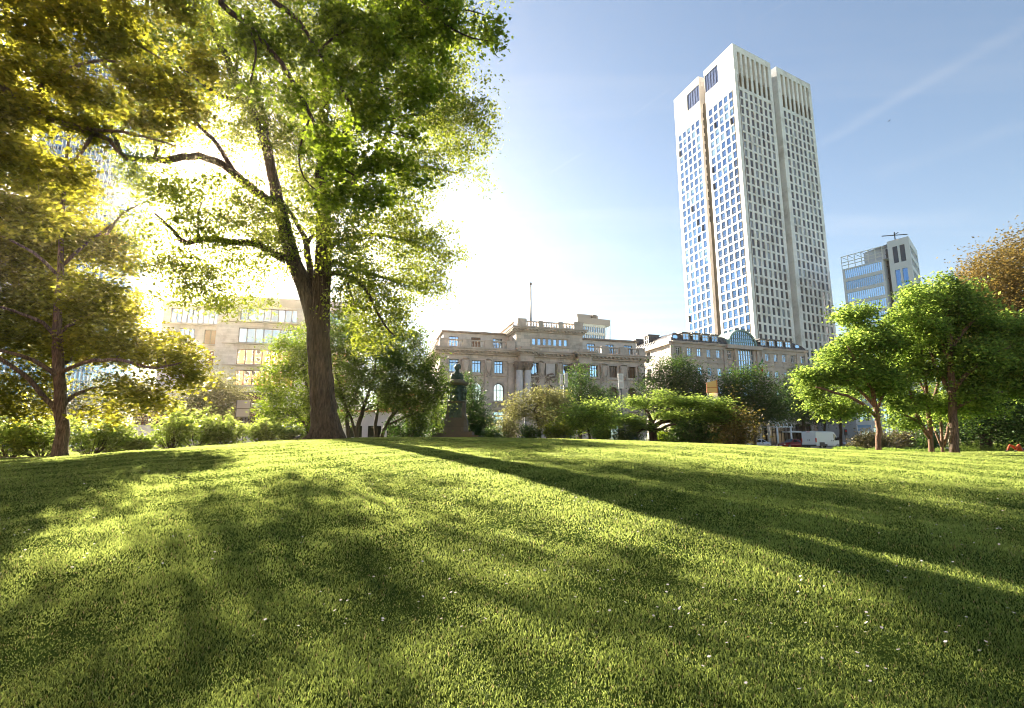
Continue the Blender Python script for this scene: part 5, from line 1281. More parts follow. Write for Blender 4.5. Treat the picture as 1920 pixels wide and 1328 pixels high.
# ---- the great tree
g = gp(611, 25.0); Y0 = 25.0
def w(p, dy=0): return p
big = [
 [(612,836,0,33),(611,816,0,29),(609,800,0,24.5),(607,770,0,22.5),(603,730,0,21),(600,690,0,20.5),(598,650,0,20.5),(597,610,0,20.5),(600,575,0,18),(603,535,0,16.5),(607,470,.2,14.5),(607,400,.4,13),(603,330,.5,11.5),(606,240,.6,10),(612,150,.6,8.5),(616,70,.5,7),(622,-30,.3,5.5),(630,-120,0,4),(640,-200,0,2.5)],
 [(592,610,0,16),(580,565,-.1,15),(566,525,-.2,14),(553,495,-.3,13.5),(540,455,-.4,13),(530,415,-.5,12.5),(520,370,-.6,11),(508,320,-.7,9.5),(498,270,-.8,9),(480,225,-.9,8.5),(462,190,-1,8),(440,155,-1.1,7.5),(425,110,-1.2,7),(402,65,-1.4,6),(370,15,-1.6,5),(335,-60,-2,3.5),(300,-140,-2,2.5)],
 [(537,487,-.3,8),(515,477,-.6,7.5),(495,464,-.9,7),(470,457,-1.2,6.5),(440,454,-1.5,6),(410,450,-1.8,5.5),(380,448,-2.1,5.5),(355,454,-2.3,5),(340,452,-2.4,4.5),(330,438,-2.6,3.5),(312,420,-2.8,2.5),(290,400,-3,1.5)],
 [(373,449,-2.1,3),(370,425,-2.2,2.6),(372,400,-2.2,2),(378,380,-2.3,1.2)],
 [(516,385,-.6,9),(495,372,-.8,8.5),(470,352,-1,8),(445,330,-1.3,7.5),(415,308,-1.6,7.2),(385,296,-1.8,7),(360,293,-2,7),(325,298,-2.2,6.5),(290,300,-2.4,6),(262,300,-2.6,5.5),(235,296,-2.8,5),(222,280,-2.9,4.5),(215,255,-3,4),(195,232,-3.2,3.2),(165,215,-3.5,2)],
 [(440,327,-1.3,5),(420,290,-1.6,4.5),(400,262,-1.9,4),(372,235,-2.2,3.5),(350,205,-2.5,3),(335,160,-2.8,2.5),(310,120,-3,1.8)],
 [(290,300,-2.4,3.5),(293,280,-2.5,3),(288,262,-2.6,2.5),(270,250,-2.8,1.5)],
 [(595,580,0,8),(587,548,.2,7),(581,510,.3,6.5),(577,475,.4,6),(574,455,.4,5.5),(560,425,.2,3.5),(545,400,.1,3),(528,375,0,2)],
 [(576,458,.4,4.5),(584,445,.5,3.5),(595,440,.6,3),(600,415,.8,2.5),(620,385,1,1.5)],
 [(440,157,-1.1,5),(441,140,-1,4),(445,110,-.9,3.5),(452,70,-.6,2.5),(448,20,-.3,1.5)],
 [(498,262,-.8,5.5),(500,235,-.5,5),(492,205,-.3,4.5),(478,160,0,3.5),(470,110,.4,2.5)],
 [(462,190,-1,5),(430,185,-1.6,4),(400,172,-2.2,3.5),(370,150,-2.8,3),(335,125,-3.4,2)],
 [(606,405,.4,8),(628,375,1,7.5),(655,345,1.6,7.5),(690,308,2.2,7),(715,275,2.6,5),(735,235,3,4),(760,190,3.2,3),(790,150,3.4,2)],
 [(604,330,.5,6),(625,285,.2,5),(655,240,-.2,4.5),(690,215,-.6,3.5),(730,180,-1,2.5)],
 [(612,150,.6,5),(630,115,1,4.5),(655,75,1.5,4),(690,30,2,3),(720,-20,2.4,2)],
 [(607,470,.2,6),(630,455,.8,5),(660,445,1.5,4),(700,440,2.2,3.5),(750,450,2.8,2.5),(800,470,3,1.5)],
 [(607,515,0,6),(625,512,-.6,5),(648,517,-1.2,4),(672,528,-1.8,3.5),(690,550,-2.2,3),(705,580,-2.5,2.5),(722,610,-2.8,2),(740,630,-3,1.2)],
 [(650,517,-1.2,3.2),(655,545,-1.2,2.6),(668,575,-1.4,2),(690,580,-1.6,1.6)],
 [(612,505,.2,6),(625,490,.6,4.5),(650,500,1,3.5),(700,515,1.6,3),(760,530,2.2,2),(820,528,2.6,1.2)],
 [(690,308,2.2,4.5),(740,310,2.6,3.5),(800,315,3,2.8),(860,325,3.2,1.8)],
 [(655,240,-.2,3.5),(720,225,0,3),(790,215,.4,2.5),(850,230,.8,1.5)],
]
limbs = limbs_from_px(big, Y0)
bl = [pb(560,270,25,150,140,4), pb(680,180,26,150,150,5), pb(790,140,26,120,130,5), pb(850,250,26,75,110,4), pb(790,340,26,110,90,4), pb(700,420,25,110,90,4), pb(800,455,26,70,45,3),
      pb(705,560,24,75,55,3), pb(770,520,25,60,28,2.5), pb(690,620,23,40,45,2), pb(735,600,23,35,35,2), pb(640,500,24,60,60,3), pb(440,170,24,140,120,4), pb(330,90,23,120,110,4), pb(430,60,24,140,110,5), pb(600,60,25,170,110,5), pb(760,20,26,150,90,4),
      pb(390,410,22,70,35,2.4), pb(360,510,22,70,42,2.4), pb(440,490,23,50,45,2.4), pb(320,480,22,36,40,2), pb(500,400,24,60,70,3), pb(270,230,22,90,70,3), pb(380,340,22,60,30,2), pb(300,560,22,25,20,1.5), pb(410,550,22,40,22,2), pb(430,575,22,26,12,1.5),
      pb(340,400,22.5,60,50,2.4), pb(420,370,22.5,60,50,2.4), pb(300,330,22,60,50,2.2), pb(290,440,22,40,60,2), pb(330,540,22,60,40,2.2), pb(460,560,23,50,28,2), pb(520,480,23.5,50,60,2.4), pb(480,420,23,60,60,2.4), pb(640,430,24,70,60,3), pb(750,450,25,70,50,3), pb(720,540,24,90,50,2.6), pb(800,530,25,46,24,2), pb(690,590,23.5,60,50,2), pb(650,560,23,50,50,2), pb(550,-120,25,220,120,6), pb(350,-80,24,180,100,5), pb(750,-100,26,160,100,5), pb(600,400,28,80,120,2.5)]
make_tree('shade_tree', 'giant old tree with dark forked trunk standing on the lawn crest', 'tree', tuple(gp(611,25.0,-.25)), limbs, split_blobs(bl, 3, .62, 4), 3000, 72, .155, M['leaf_elm'], M['bark'], clr=.33, flat=.55, gap=.10, up=.25, droop=1.0, seed=21, twig=.011, sides=56, shell=.35, gscale=.9)
# root buttresses belong to the trunk of the big tree
tr = [o for o in COL.objects if o.name.startswith('trunk')][-1]
q = MB()
for k, (a, ln) in enumerate([(200,1.15),(250,.95),(300,.9),(340,1.2),(20,.9),(80,.9),(140,.9),(228,1.0),(318,1.0)]):
    dx, dy = math.cos(R(a)), math.sin(R(a)); pts = []
    for r_, zz in ((.30,1.25),(.42,.75),(.56,.38),(.74,.14),(ln,-.06)):
        pts.append((g.x+dx*r_, g.y+dy*r_, max(gz(g.x+dx*r_, g.y+dy*r_)-.05, -9)+zz))
    q.tube(pts, [.16,.22,.2,.15,.07], 8)
ro = q.build('root', M['bark'], tr)
# ---- left maple
g = gp(112, 20.0); Y0 = 20.0
ml = [
 [(113,866,0,15),(112,852,0,13.5),(113,840,0,11.5),(117,800,0,10.5),(114,770,0,10),(112,720,0,9.5),(110,660,0,9),(108,610,0,7.5),(110,550,0,6),(114,480,0,5),(117,400,0,4),(122,320,0,3),(130,240,0,2)],
 [(108,775,0,5.5),(95,757,-.2,5),(75,735,-.4,4.7),(55,712,-.6,4.2),(25,690,-.9,3.8),(-20,660,-1.3,3.2),(-70,640,-1.8,2)],
 [(113,712,0,5),(95,695,-.3,4.5),(70,680,-.6,4),(35,665,-1,3.5),(-10,655,-1.4,2.5)],
 [(117,765,0,4.6),(128,750,.2,4.2),(145,738,.4,3.8),(170,731,.7,3),(210,725,1.1,2)],
 [(108,690,0,3.5),(125,680,.3,3),(135,672,.5,2.5),(150,640,.8,2)],
 [(109,640,0,4),(85,610,-.4,3.5),(45,590,-.9,3),(0,575,-1.4,2)],
 [(109,625,0,4),(150,600,.5,3.5),(200,585,1,3),(260,580,1.6,2)],
 [(112,700,0,4),(160,680,-.6,3.5),(220,675,-1.2,3),(290,690,-1.8,2.5),(340,680,-2.1,1.5)],
 [(113,500,0,3.5),(160,460,.5,3),(210,420,1,2)], [(113,520,0,3.5),(70,480,-.5,3),(20,450,-1,2)],
 [(200,440,.3,2.6),(230,400,.4,2),(260,385,.4,1.2)],
]
bl = [pb(110,330,21,90,80,2.5), pb(60,430,21.5,120,80,3), pb(170,440,21.5,90,70,2.6), pb(30,520,21.5,110,90,3), pb(140,560,22,120,90,2.8), pb(225,570,20,80,60,2.5), pb(280,640,19.5,80,45,2.2), pb(345,675,19,48,28,1.6), pb(200,660,21,100,60,2.5), pb(60,640,22,100,90,2.6), pb(10,730,20,60,60,2.5), pb(60,770,21,50,25,2), pb(240,730,19,80,35,2), pb(290,755,19,40,24,1.4), pb(195,765,19.5,40,20,1.3), pb(-70,600,20,120,150,4), pb(-40,400,20,120,120,4), pb(340,700,19,40,25,1.4)]
make_tree('maple_tree', 'golden backlit maple at the left end of the lawn with a slim dark trunk', 'tree', tuple(gp(112,20.0,-.1)), limbs_from_px(ml, 20.0), split_blobs(bl, 3, .55, 5), 1700, 62, .135, M['leaf_gold'], M['bark_mid'], shape=SH_MAPLE, clr=.26, flat=.75, gap=.1, up=.45, droop=.5, seed=5, twig=.012, shell=.4, gscale=1.1)
# ---- overhanging maple rooted outside the frame (centre branches)
def lw(pts): return [tuple(p) for p in pts]
def P3(px, py, Y, r): v = at(px, py, Y); return (v.x, v.y, v.z, r)
bx, by = -10.5, 1.5; bz = gz(bx, by)
ov = [
 [(bx,by,bz-.2,.42),(bx,by,bz+1.2,.34),(bx+.1,by+.2,5,.30),(bx+.3,by+.6,9,.26),(bx+.5,by+1.3,13,.2),(bx+.6,by+1.6,17,.12)],
 [(bx+.4,by+.9,10.5,.16),(-9.4,6,13.0,.13),P3(380,-60,11.5,.095),P3(415,5,12,.078),P3(470,52,12.2,.07),P3(520,110,12.3,.062),P3(555,165,12.4,.052),P3(582,215,12.5,.045),P3(600,262,12.5,.04),P3(625,300,12.6,.032),P3(665,330,12.7,.024),P3(710,350,12.8,.014)],
 [(bx+.5,by+1.3,12.5,.15),(-8,7,15,.12),P3(470,-70,12,.09),P3(508,-5,12.4,.07),P3(555,35,12.6,.062),P3(595,95,12.8,.055),P3(625,140,12.9,.047),P3(655,190,13,.04),P3(690,225,13,.03),P3(735,250,13.1,.022),P3(790,262,13.2,.012)],
 [(bx+.5,by+1.3,13,.14),(-7,8,16.5,.12),P3(640,-90,13,.085),P3(750,-30,13.4,.065),P3(800,15,13.5,.045),P3(835,45,13.5,.035),P3(880,70,13.6,.022),P3(925,78,13.7,.012)],
 [P3(800,15,13.5,.035),P3(840,20,13.5,.03),P3(890,22,13.6,.02),P3(935,40,13.6,.01)],
 [P3(625,140,12.9,.03),P3(680,150,13,.025),P3(740,170,13,.02),P3(800,180,13,.012)],
 [P3(470,52,12.2,.035),P3(480,100,12.1,.028),P3(470,150,12,.02)],
 [P3(582,215,12.5,.03),P3(560,290,12.4,.024),P3(575,340,12.4,.018),P3(620,375,12.4,.012)],
 [P3(600,95,12.8,.035),P3(640,60,12.9,.03),P3(700,50,13,.022),P3(740,75,13,.012)],
]
bl = [pb(640,40,12.8,80,40,1.2), pb(740,45,13,80,45,1.3), pb(830,30,13.4,60,30,1), pb(900,42,13.5,42,22,.8), pb(925,65,13.6,18,18,.5), pb(720,120,13,80,50,1.2), pb(780,180,13,60,45,1), pb(700,220,12.8,60,50,1), pb(640,290,12.6,60,45,1), pb(720,300,12.8,60,40,.9), pb(620,370,12.5,45,30,.7), pb(690,360,12.7,50,28,.8), pb(560,80,12.4,50,50,1), pb(480,60,12.2,45,45,.9), pb(760,250,13,50,30,.8), pb(470,150,12,26,34,.6), pb(560,180,12.4,34,34,.7), pb(640,150,12.8,50,40,.9), pb(560,-80,12.5,160,70,1.8), pb(760,-60,13,160,60,1.8), pb(810,120,13.3,34,34,.7), pb(790,330,13,30,22,.6)]
make_tree('maple_tree', 'maple rooted outside the frame whose dark green sprays hang across the top centre', 'tree', (bx,by,bz), ov, split_blobs(bl, 2, .6, 6), 680, 40, .11, M['leaf_maple'], M['bark'], shape=SH_MAPLE, clr=.18, flat=.7, gap=.08, up=.4, droop=.6, seed=33, twig=.010, step=.3, shell=.3, gscale=1.6, wob=.02)
# ---- second overhanging maple, far left
bx, by = -17.5, 8.0; bz = gz(bx, by)
ov = [
 [(bx,by,bz-.2,.45),(bx,by,bz+1.2,.36),(bx+.1,by+.1,5,.32),(bx+.2,by+.3,9,.28),(bx+.4,by+.5,13,.2),(bx+.5,by+.6,17,.1)],
 [(bx+.2,by+.3,8.3,.2),(-14.5,9.5,9.2,.17),P3(-40,150,12,.15),P3(5,172,12,.14),P3(50,195,12.1,.12),P3(95,220,12.2,.10),P3(135,235,12.3,.085),P3(175,250,12.4,.07),P3(205,262,12.5,.055),P3(222,285,12.6,.04),P3(240,300,12.8,.025)],
 [P3(135,235,12.3,.05),P3(190,245,12.2,.04),P3(240,250,12.1,.034),P3(290,262,12,.025),P3(330,275,12,.015)],
 [P3(50,195,12.1,.07),P3(80,160,12.2,.06),P3(130,130,12.4,.05),P3(190,115,12.6,.035),P3(250,120,12.8,.02)],
 [(bx+.3,by+.4,11.5,.16),(-13.8,9.8,12.3,.12),P3(40,20,12.5,.09),P3(110,40,12.6,.07),P3(180,60,12.8,.05),P3(240,75,13,.03),P3(300,110,13,.018)],
 [P3(175,250,12.4,.045),P3(150,290,12.2,.035),P3(120,320,12,.022)],
 [P3(190,115,12.6,.035),P3(240,160,12.4,.03),P3(300,180,12.2,.024),P3(360,195,12,.014)],
]
bl = [pb(60,50,12.3,110,50,1.6), pb(170,60,12.6,90,45,1.4), pb(250,30,12.8,70,40,1.2), pb(60,130,12.2,90,40,1.4), pb(150,150,12.3,80,40,1.3), pb(40,220,12,70,40,1.2), pb(130,230,12.2,70,35,1.1), pb(320,185,12.1,55,32,.9), pb(370,205,12,34,24,.7), pb(270,170,12.2,50,32,.9), pb(40,300,12,70,50,1.2), pb(110,310,12,60,40,1), pb(290,245,12,50,24,.7), pb(30,390,12,60,50,1.1), pb(-60,200,12,80,160,1.8), pb(100,-40,12.5,180,50,1.8), pb(390,120,12.6,40,30,.7), pb(340,30,12.8,50,30,.8)]
make_tree('maple_tree', 'brown-gold maple rooted outside the frame whose thick limb reaches in at upper left', 'tree', (bx,by,bz), ov, split_blobs(bl, 2, .6, 7), 1000, 38, .115, M['leaf_gold'], M['bark_mid'], shape=SH_MAPLE, clr=.19, flat=.75, gap=.05, up=.4, droop=.6, seed=44, twig=.010, step=.3, shell=.3, gscale=1.6, wob=.02)
# ---- generic tree from px spec
def ptree(name, label, base_px, Y, crown, trunkpts, ncl, per, ls, lmat, bmat='bark_mid', extra=(), seed=1, clr=.5, flat=.6, shape=SH_DIAMOND, gap=.1, up=.4, group=None, droop=.4, shell=.55, cat='tree', step=.4, twig=.012):
    s = Y/FPX; base = gp(base_px, Y, -.1)
    paths = [[(base.x, base.y, base.z, trunkpts[0][2]*s*1.25), (base.x, base.y, base.z+.3, trunkpts[0][2]*s)] + [P3(px, py, Y, r*s) for px, py, r in trunkpts]]
    for e in extra: paths.append([P3(px, py, Y+dy, r*s) for px, py, dy, r in e])
    bl = [pb(a, b, Y+(c[4] if len(c) > 4 else 0), c[2], c[3], c[5] if len(c) > 5 else min(c[2], c[3]*1.5)*s) for c in crown for a, b in [(c[0], c[1])]]
    if lmat == 'leaf_bright' and cat == 'tree' and ncl > 300: bl = split_blobs(bl, 3, .55, seed)
    return make_tree(name, label, cat, tuple(base), paths, bl, ncl, per, ls*1.12, M[lmat], M[bmat], shape, clr, flat, group, gap, up, droop, seed, step, shell, twig)
# right hand group of young trees
ptree('ash_tree', 'leftmost young tree of the right group, bright green with a leaning reddish trunk', 1648, 28,
 [(1600,600,45,22),(1585,650,60,36),(1560,700,60,35),(1530,730,36,24),(1640,640,50,40),(1620,700,70,45),(1550,765,45,22),(1590,770,34,18),(1660,700,50,50),(1515,700,26,18),(1610,590,26,14),(1680,760,30,20)],
 [(1646,810,4.6),(1643,770,4.2),(1636,730,3.6),(1628,690,3),(1618,650,2.4),(1606,610,1.6)], 420, 70, .18, 'leaf_bright', 'bark_red',
 [[(1643,782,0,3.4),(1620,760,-.4,3),(1595,745,-.8,2.6),(1560,735,-1.2,2),(1530,725,-1.5,1.2)],[(1640,762,0,3),(1615,735,.3,2.6),(1585,710,.7,2),(1560,690,1,1.2)],[(1642,770,0,3),(1660,735,.3,2.4),(1672,700,.6,1.5)],[(1634,730,0,2.6),(1610,690,-.5,2),(1590,650,-1,1.2)]], 61, .28, .6, gap=.16, up=.35)
ptree('ash_tree', 'middle tree of the right group, with slim twin reddish trunks', 1747, 29.5,
 [(1720,560,40,28),(1700,610,60,40),(1745,650,70,55),(1690,680,50,45),(1760,590,60,40),(1710,740,60,34),(1760,760,40,30),(1665,730,34,30),(1700,790,30,16)],
 [(1744,815,4.2),(1741,780,3.9),(1738,740,3.5),(1732,690,3),(1726,640,3.2),(1720,590,2.2)], 410, 70, .18, 'leaf_bright', 'bark_red',
 [[(1744,822,0,4),(1730,800,-.2,3.6),(1718,775,-.4,3.2),(1708,740,-.7,2.4),(1700,700,-1,1.6)],[(1728,795,-.2,2.4),(1700,780,-.5,1.8),(1675,772,-.8,1.2)],[(1740,770,0,3),(1755,735,.3,2.5),(1765,690,.6,1.6)],[(1738,740,0,2.6),(1715,700,.5,2),(1695,650,1,1.2)]], 62, .28, .6, gap=.16, up=.35)
ptree('ash_tree', 'tallest tree of the right group, with the thickest straight trunk', 1790, 27.5,
 [(1790,550,50,34),(1760,580,50,36),(1840,590,60,44),(1880,640,60,50),(1800,660,80,60),(1740,620,40,36),(1870,720,60,36),(1910,700,60,60),(1800,730,60,36),(1760,530,24,20),(1690,590,26,40),(1925,620,50,60),(1850,760,50,18),(1712,560,26,26),(1685,640,30,30),(1960,690,60,60)],
 [(1788,815,7.4),(1787,785,7),(1785,740,6.4),(1782,690,5.4),(1780,630,4.4),(1776,580,3.2),(1772,540,2)], 760, 70, .18, 'leaf_bright', 'bark_mid',
 [[(1786,745,0,4),(1768,715,.4,3.4),(1752,680,.8,2.8),(1740,640,1.2,2)],[(1785,735,0,4),(1815,700,-.4,3.4),(1850,670,-.8,2.6),(1895,650,-1.2,1.6)],[(1783,700,0,3.6),(1765,640,.3,2.8),(1735,590,.6,1.8)],[(1781,660,0,3.4),(1815,610,-.3,2.6),(1850,580,-.6,1.6)],[(1787,770,0,3),(1830,745,-.6,2.4),(1880,735,-1.2,1.5)]], 63, .29, .6, gap=.16, up=.35)
ptree('young_tree', 'slender multi-stemmed small tree between the twin trunks and the thick trunk', 1768, 32,
 [(1765,740,40,30),(1790,760,30,24),(1740,765,26,22),(1775,700,40,30)], [(1766,815,2.6),(1764,790,2.4),(1760,750,1.8),(1757,710,1)], 150, 40, .13, 'leaf_maple', 'bark_red',
 [[(1769,838,0,3),(1776,815,0,2.6),(1781,790,.1,2.2),(1786,750,.2,1.4)],[(1766,838,0,2.4),(1757,818,0,2),(1748,795,.1,1.6),(1740,765,.2,1)]], 64, .4, .6)
ptree('copper_beech', 'broad orange-brown tree rising behind the right group', 1905, 58,
 [(1870,520,60,40,0,4),(1910,490,70,38,0,5),(1930,560,100,70,0,7),(1860,580,60,60,0,4),(1840,540,40,36,0,3),(1900,640,80,60,0,5),(1990,560,90,90,0,8),(1950,700,90,60,0,6)],
 [(1905,800,16),(1905,740,14),(1903,660,11),(1900,580,7),(1900,520,4)], 1700, 60, .27, 'leaf_copper', 'bark', [[(1904,740,0,8),(1870,660,-1,5),(1850,590,-1.5,3)],[(1904,700,0,8),(1940,620,1,5),(1960,560,1.5,3)]], 65, .9, .7, gap=.02, shell=.7)
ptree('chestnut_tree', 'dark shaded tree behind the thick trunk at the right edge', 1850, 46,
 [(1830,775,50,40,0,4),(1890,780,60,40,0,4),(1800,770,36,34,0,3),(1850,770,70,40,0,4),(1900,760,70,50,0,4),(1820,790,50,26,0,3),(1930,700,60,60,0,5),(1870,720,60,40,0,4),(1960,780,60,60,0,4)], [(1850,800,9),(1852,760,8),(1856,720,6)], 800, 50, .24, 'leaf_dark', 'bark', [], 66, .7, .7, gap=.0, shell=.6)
# shrubs behind the great trunk
ptree('small_tree', 'bushy light green small tree just left behind the giant trunk', 575, 33,
 [(545,660,34,36),(520,720,32,34),(545,760,50,36),(570,700,40,50),(510,770,26,24),(590,640,34,34),(560,810,40,14),(600,740,40,60)], [(577,800,3),(580,760,2.8),(575,720,2.2),(565,670,1.4)], 560, 42, .155, 'leaf_maple', 'bark', [[(576,805,0,2.2),(560,780,-.5,1.8),(535,765,-1,1.2)],[(578,770,0,2),(600,730,.4,1.6),(600,680,.8,1)]], 71, .28, .6, gap=.14)
ptree('small_tree', 'multi-stemmed dark tree directly right of the giant trunk', 668, 33,
 [(660,640,50,36),(700,690,60,50),(650,700,40,50),(640,610,30,24),(720,640,40,34),(690,745,60,24),(640,760,30,34)], [(672,795,4.2),(681,770,3.6),(688,745,3),(700,710,2),(705,670,1.2)], 560, 42, .155, 'leaf_mid', 'bark', [[(655,822,0,4),(651,800,0,3.6),(649,765,.1,3),(640,735,.2,2),(630,700,.3,1.2)],[(668,822,0,3),(660,790,.2,2.6),(645,755,.4,1.8)],[(680,770,0,2.4),(705,760,.3,1.8),(730,750,.6,1)],[(649,765,.1,2.2),(668,740,.4,1.8),(680,700,.7,1.1)]], 72, .28, .6, gap=.14)
ptree('small_tree', 'leaning twin-stemmed tree between the giant trunk and the monument', 716, 34,
 [(760,690,50,40),(800,720,36,36),(750,740,50,24),(790,770,34,30),(810,700,18,20),(765,640,30,24),(820,760,16,26)], [(722,800,3.6),(735,780,3.2),(750,765,2.6),(768,752,1.6)], 560, 42, .155, 'leaf_mid', 'bark', [[(706,822,0,3.6),(704,795,0,3.2),(708,770,.1,2.6),(714,735,.2,1.8),(725,700,.3,1.2)],[(735,780,0,2.2),(745,740,.2,1.8),(760,700,.4,1.2)],[(722,800,0,2.4),(760,782,-.2,2),(800,770,-.4,1.2)]], 73, .28, .6, gap=.14)
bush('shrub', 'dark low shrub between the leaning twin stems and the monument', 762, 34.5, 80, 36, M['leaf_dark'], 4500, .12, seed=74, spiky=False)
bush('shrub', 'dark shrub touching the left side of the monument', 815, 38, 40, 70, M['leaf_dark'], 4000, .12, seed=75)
bush('shrub', 'pale-tipped tall shrub behind the monument base', 825, 42, 60, 110, M['leaf_bright'], 4500, .13, seed=76)
ptree('conifer_like_tree', 'dark green tree with pointed crown right behind the monument', 886, 45, [(883,750,18,26,0,1.2),(890,785,26,24,0,1.5),(880,720,10,18,0,.8),(905,800,22,18,0,1.2),(870,790,20,24,0,1.2)], [(886,790,3),(885,750,2.4),(882,715,1.2)], 300, 42, .16, 'leaf_dark', 'bark', [], 77, .42, .6, gap=0)
# street trees in front of the left office
ptree('street_tree', 'hazy olive street tree before the pale office building', 395, 52, [(400,745,45,30,0,2.2),(380,770,50,20,0,2),(430,760,26,30,0,1.6),(350,775,30,18,0,1.4),(400,715,26,14,0,1.2)], [(395,795,4),(396,770,3.4),(398,740,2.4)], 420, 42, .2, 'leaf_olive', 'bark_mid', [], 81, .6, .6, gap=.02, group='street trees')
ptree('street_tree', 'reddish hazy street tree behind the traffic light', 200, 55, [(200,745,50,34,0,2.4),(160,760,40,26,0,2),(240,750,34,34,0,2),(130,790,40,20,0,2)], [(200,800,4),(202,770,3),(204,740,2)], 300, 42, .2, 'leaf_olive', 'bark_mid', [], 82, .6, .6, gap=.02, group='street trees')
# museum front planting
ptree('cherry_tree', 'pale olive blossoming small tree with a bent dark trunk before the columns', 1013, 37,
 [(985,760,34,20,0,1),(1015,745,40,16,0,1.2),(1045,765,28,26,0,1),(1020,785,34,16,0,1.1),(970,775,20,12,0,.8),(1050,740,16,10,0,.7)], [(1011,806,2.6),(1008,790,2.4),(1003,777,2.1),(999,771,1.9),(1006,764,1.6),(1013,757,1.3),(1016,748,.9)], 330, 26, .15, 'leaf_olive', 'bark', [[(1001,772,0,1.2),(990,765,-.2,1),(975,768,-.4,.7)],[(1006,785,0,1.1),(1025,778,.3,.8),(1040,770,.5,.5)]], 83, .28, .5, gap=.12, shell=.5)
ptree('lime_tree', 'dark green pointed tree behind the tall lamp post before the museum', 1088, 56, [(1085,730,24,30,0,2),(1075,770,40,34,0,2.5),(1115,760,34,32,0,2.5),(1088,700,12,16,0,1),(1050,775,24,26,0,1.6),(1130,785,26,20,0,1.8)], [(1088,805,4),(1088,760,3.4),(1088,715,2)], 520, 42, .2, 'leaf_dark', 'bark', [], 84, .6, .6, gap=0)
ptree('small_tree', 'small round bright green tree right of the tall lamp post', 1106, 35, [(1085,775,28,18,0,.9),(1120,770,30,18,0,1),(1105,790,44,14,0,1.2),(1140,790,22,16,0,.8),(1075,800,16,12,0,.6)], [(1104,808,2.4),(1101,798,2),(1098,785,1.4)], 260, 28, .17, 'leaf_bright', 'bark', [[(1101,800,0,1.5),(1115,788,.2,1.2),(1130,780,.4,.7)]], 85, .3, .5, gap=.08)
ptree('spreading_tree', 'wide low spreading tree with layered bright branches and a stout dark trunk', 1226, 33,
 [(1190,760,34,16,0,1.2),(1180,785,30,16,0,1),(1240,755,50,12,0,1.6),(1300,755,50,14,0,1.6),(1340,765,40,18,0,1.4),(1270,775,60,12,0,1.8),(1330,790,50,14,0,1.4),(1290,800,40,12,0,1.2),(1200,800,26,12,0,.9),(1370,785,22,14,0,.9),(1245,740,26,6,0,.9)],
 [(1224,818,7.5),(1223,805,7),(1222,797,6.5),(1219,788,4),(1216,775,2.6),(1205,765,1.6)], 620, 28, .17, 'leaf_bright', 'bark', [[(1224,803,0,5.5),(1233,795,.1,4.4),(1247,791,.3,3.6),(1268,789,.5,2.8),(1300,784,.8,2.2),(1340,780,1.1,1.2)],[(1225,808,0,4),(1240,805,-.3,3.2),(1252,798,-.6,2.4),(1270,795,-.9,1.4)],[(1221,806,0,3.5),(1209,804,-.2,2.8),(1202,806,-.4,2),(1195,812,-.5,1)],[(1222,797,0,3),(1235,778,.4,2.2),(1262,765,.8,1.4),(1290,758,1.1,.8)]], 86, .3, .35, gap=.1, up=.65, shell=.4)
bush('shrub', 'reddish orange tinted bush at the right end of the planting before the white sedan', 1375, 33, 95, 74, M['leaf_red'], 9000, .11, seed=87, lobes=9)
bush('shrub', 'dark shrub mass below the spreading tree boughs', 1300, 32, 120, 40, M['leaf_dark'], 8000, .11, seed=88, lobes=9, rd=1.4)
bush('shrub', 'pale flowering round bush left of the bent blossoming tree', 951, 36, 54, 52, M['leaf_olive'], 5500, .09, seed=89)
bush('shrub', 'small dark green bush under the left museum windows', 925, 35, 40, 26, M['leaf_dark'], 2800, .09, seed=90)
bush('shrub', 'dark clipped bush between the pale bush and the bent trunk', 990, 35, 44, 28, M['leaf_dark'], 3200, .09, seed=91)
bush('shrub', 'wide yellow-green low bush at the foot of the tall lamp post', 1048, 34, 64, 28, M['leaf_elm'], 4500, .09, seed=92, spiky=True)
bush('shrub', 'spiky bright green bush left of the spreading tree', 1120, 33.5, 50, 26, M['leaf_bright'], 4000, .09, seed=93, spiky=True)
bush('shrub', 'dark low bush between the spiky bush and the stout trunk', 1172, 34, 60, 26, M['leaf_dark'], 3800, .09, seed=94)
bush('shrub', 'dark bush tucked right against the stout spreading trunk', 1245, 34, 44, 26, M['leaf_maple'], 3200, .09, seed=95)
# street trees before the hotel
ptree('street_tree', 'broad dark green tree at the hotel corner beside the museum', 1262, 66, [(1265,700,34,26,0,2.8),(1240,735,40,32,0,3.2),(1290,730,40,30,0,3.2),(1265,760,54,20,0,4),(1272,680,14,12,0,1.2)], [(1262,800,5),(1262,760,4.5),(1262,720,3)], 620, 42, .24, 'leaf_dark', 'bark', [], 96, .75, .6, gap=.0, group='street trees')
ptree('street_tree', 'dark green tree before the hotel entrance, behind the yellow board', 1415, 64, [(1395,725,40,28,0,3),(1370,750,34,30,0,2.8),(1430,755,36,30,0,3),(1400,775,54,18,0,3.6),(1398,705,24,12,0,2)], [(1415,815,3.6),(1414,780,3.4),(1410,740,2.6)], 620, 42, .22, 'leaf_dark', 'bark', [], 97, .7, .6, gap=.0, group='street trees')
ptree('street_tree', 'dark street tree above the red sedan and the van', 1507, 82, [(1500,730,34,26,0,2.6),(1480,760,34,26,0,2.6),(1530,760,40,26,0,3),(1505,775,50,16,0,3),(1505,700,16,14,0,1.5),(1555,775,26,16,0,2)], [(1507,810,3.6),(1506,780,3.2),(1504,740,2.4)], 520, 42, .22, 'leaf_dark', 'bark', [], 98, .7, .6, gap=.02, group='street trees')
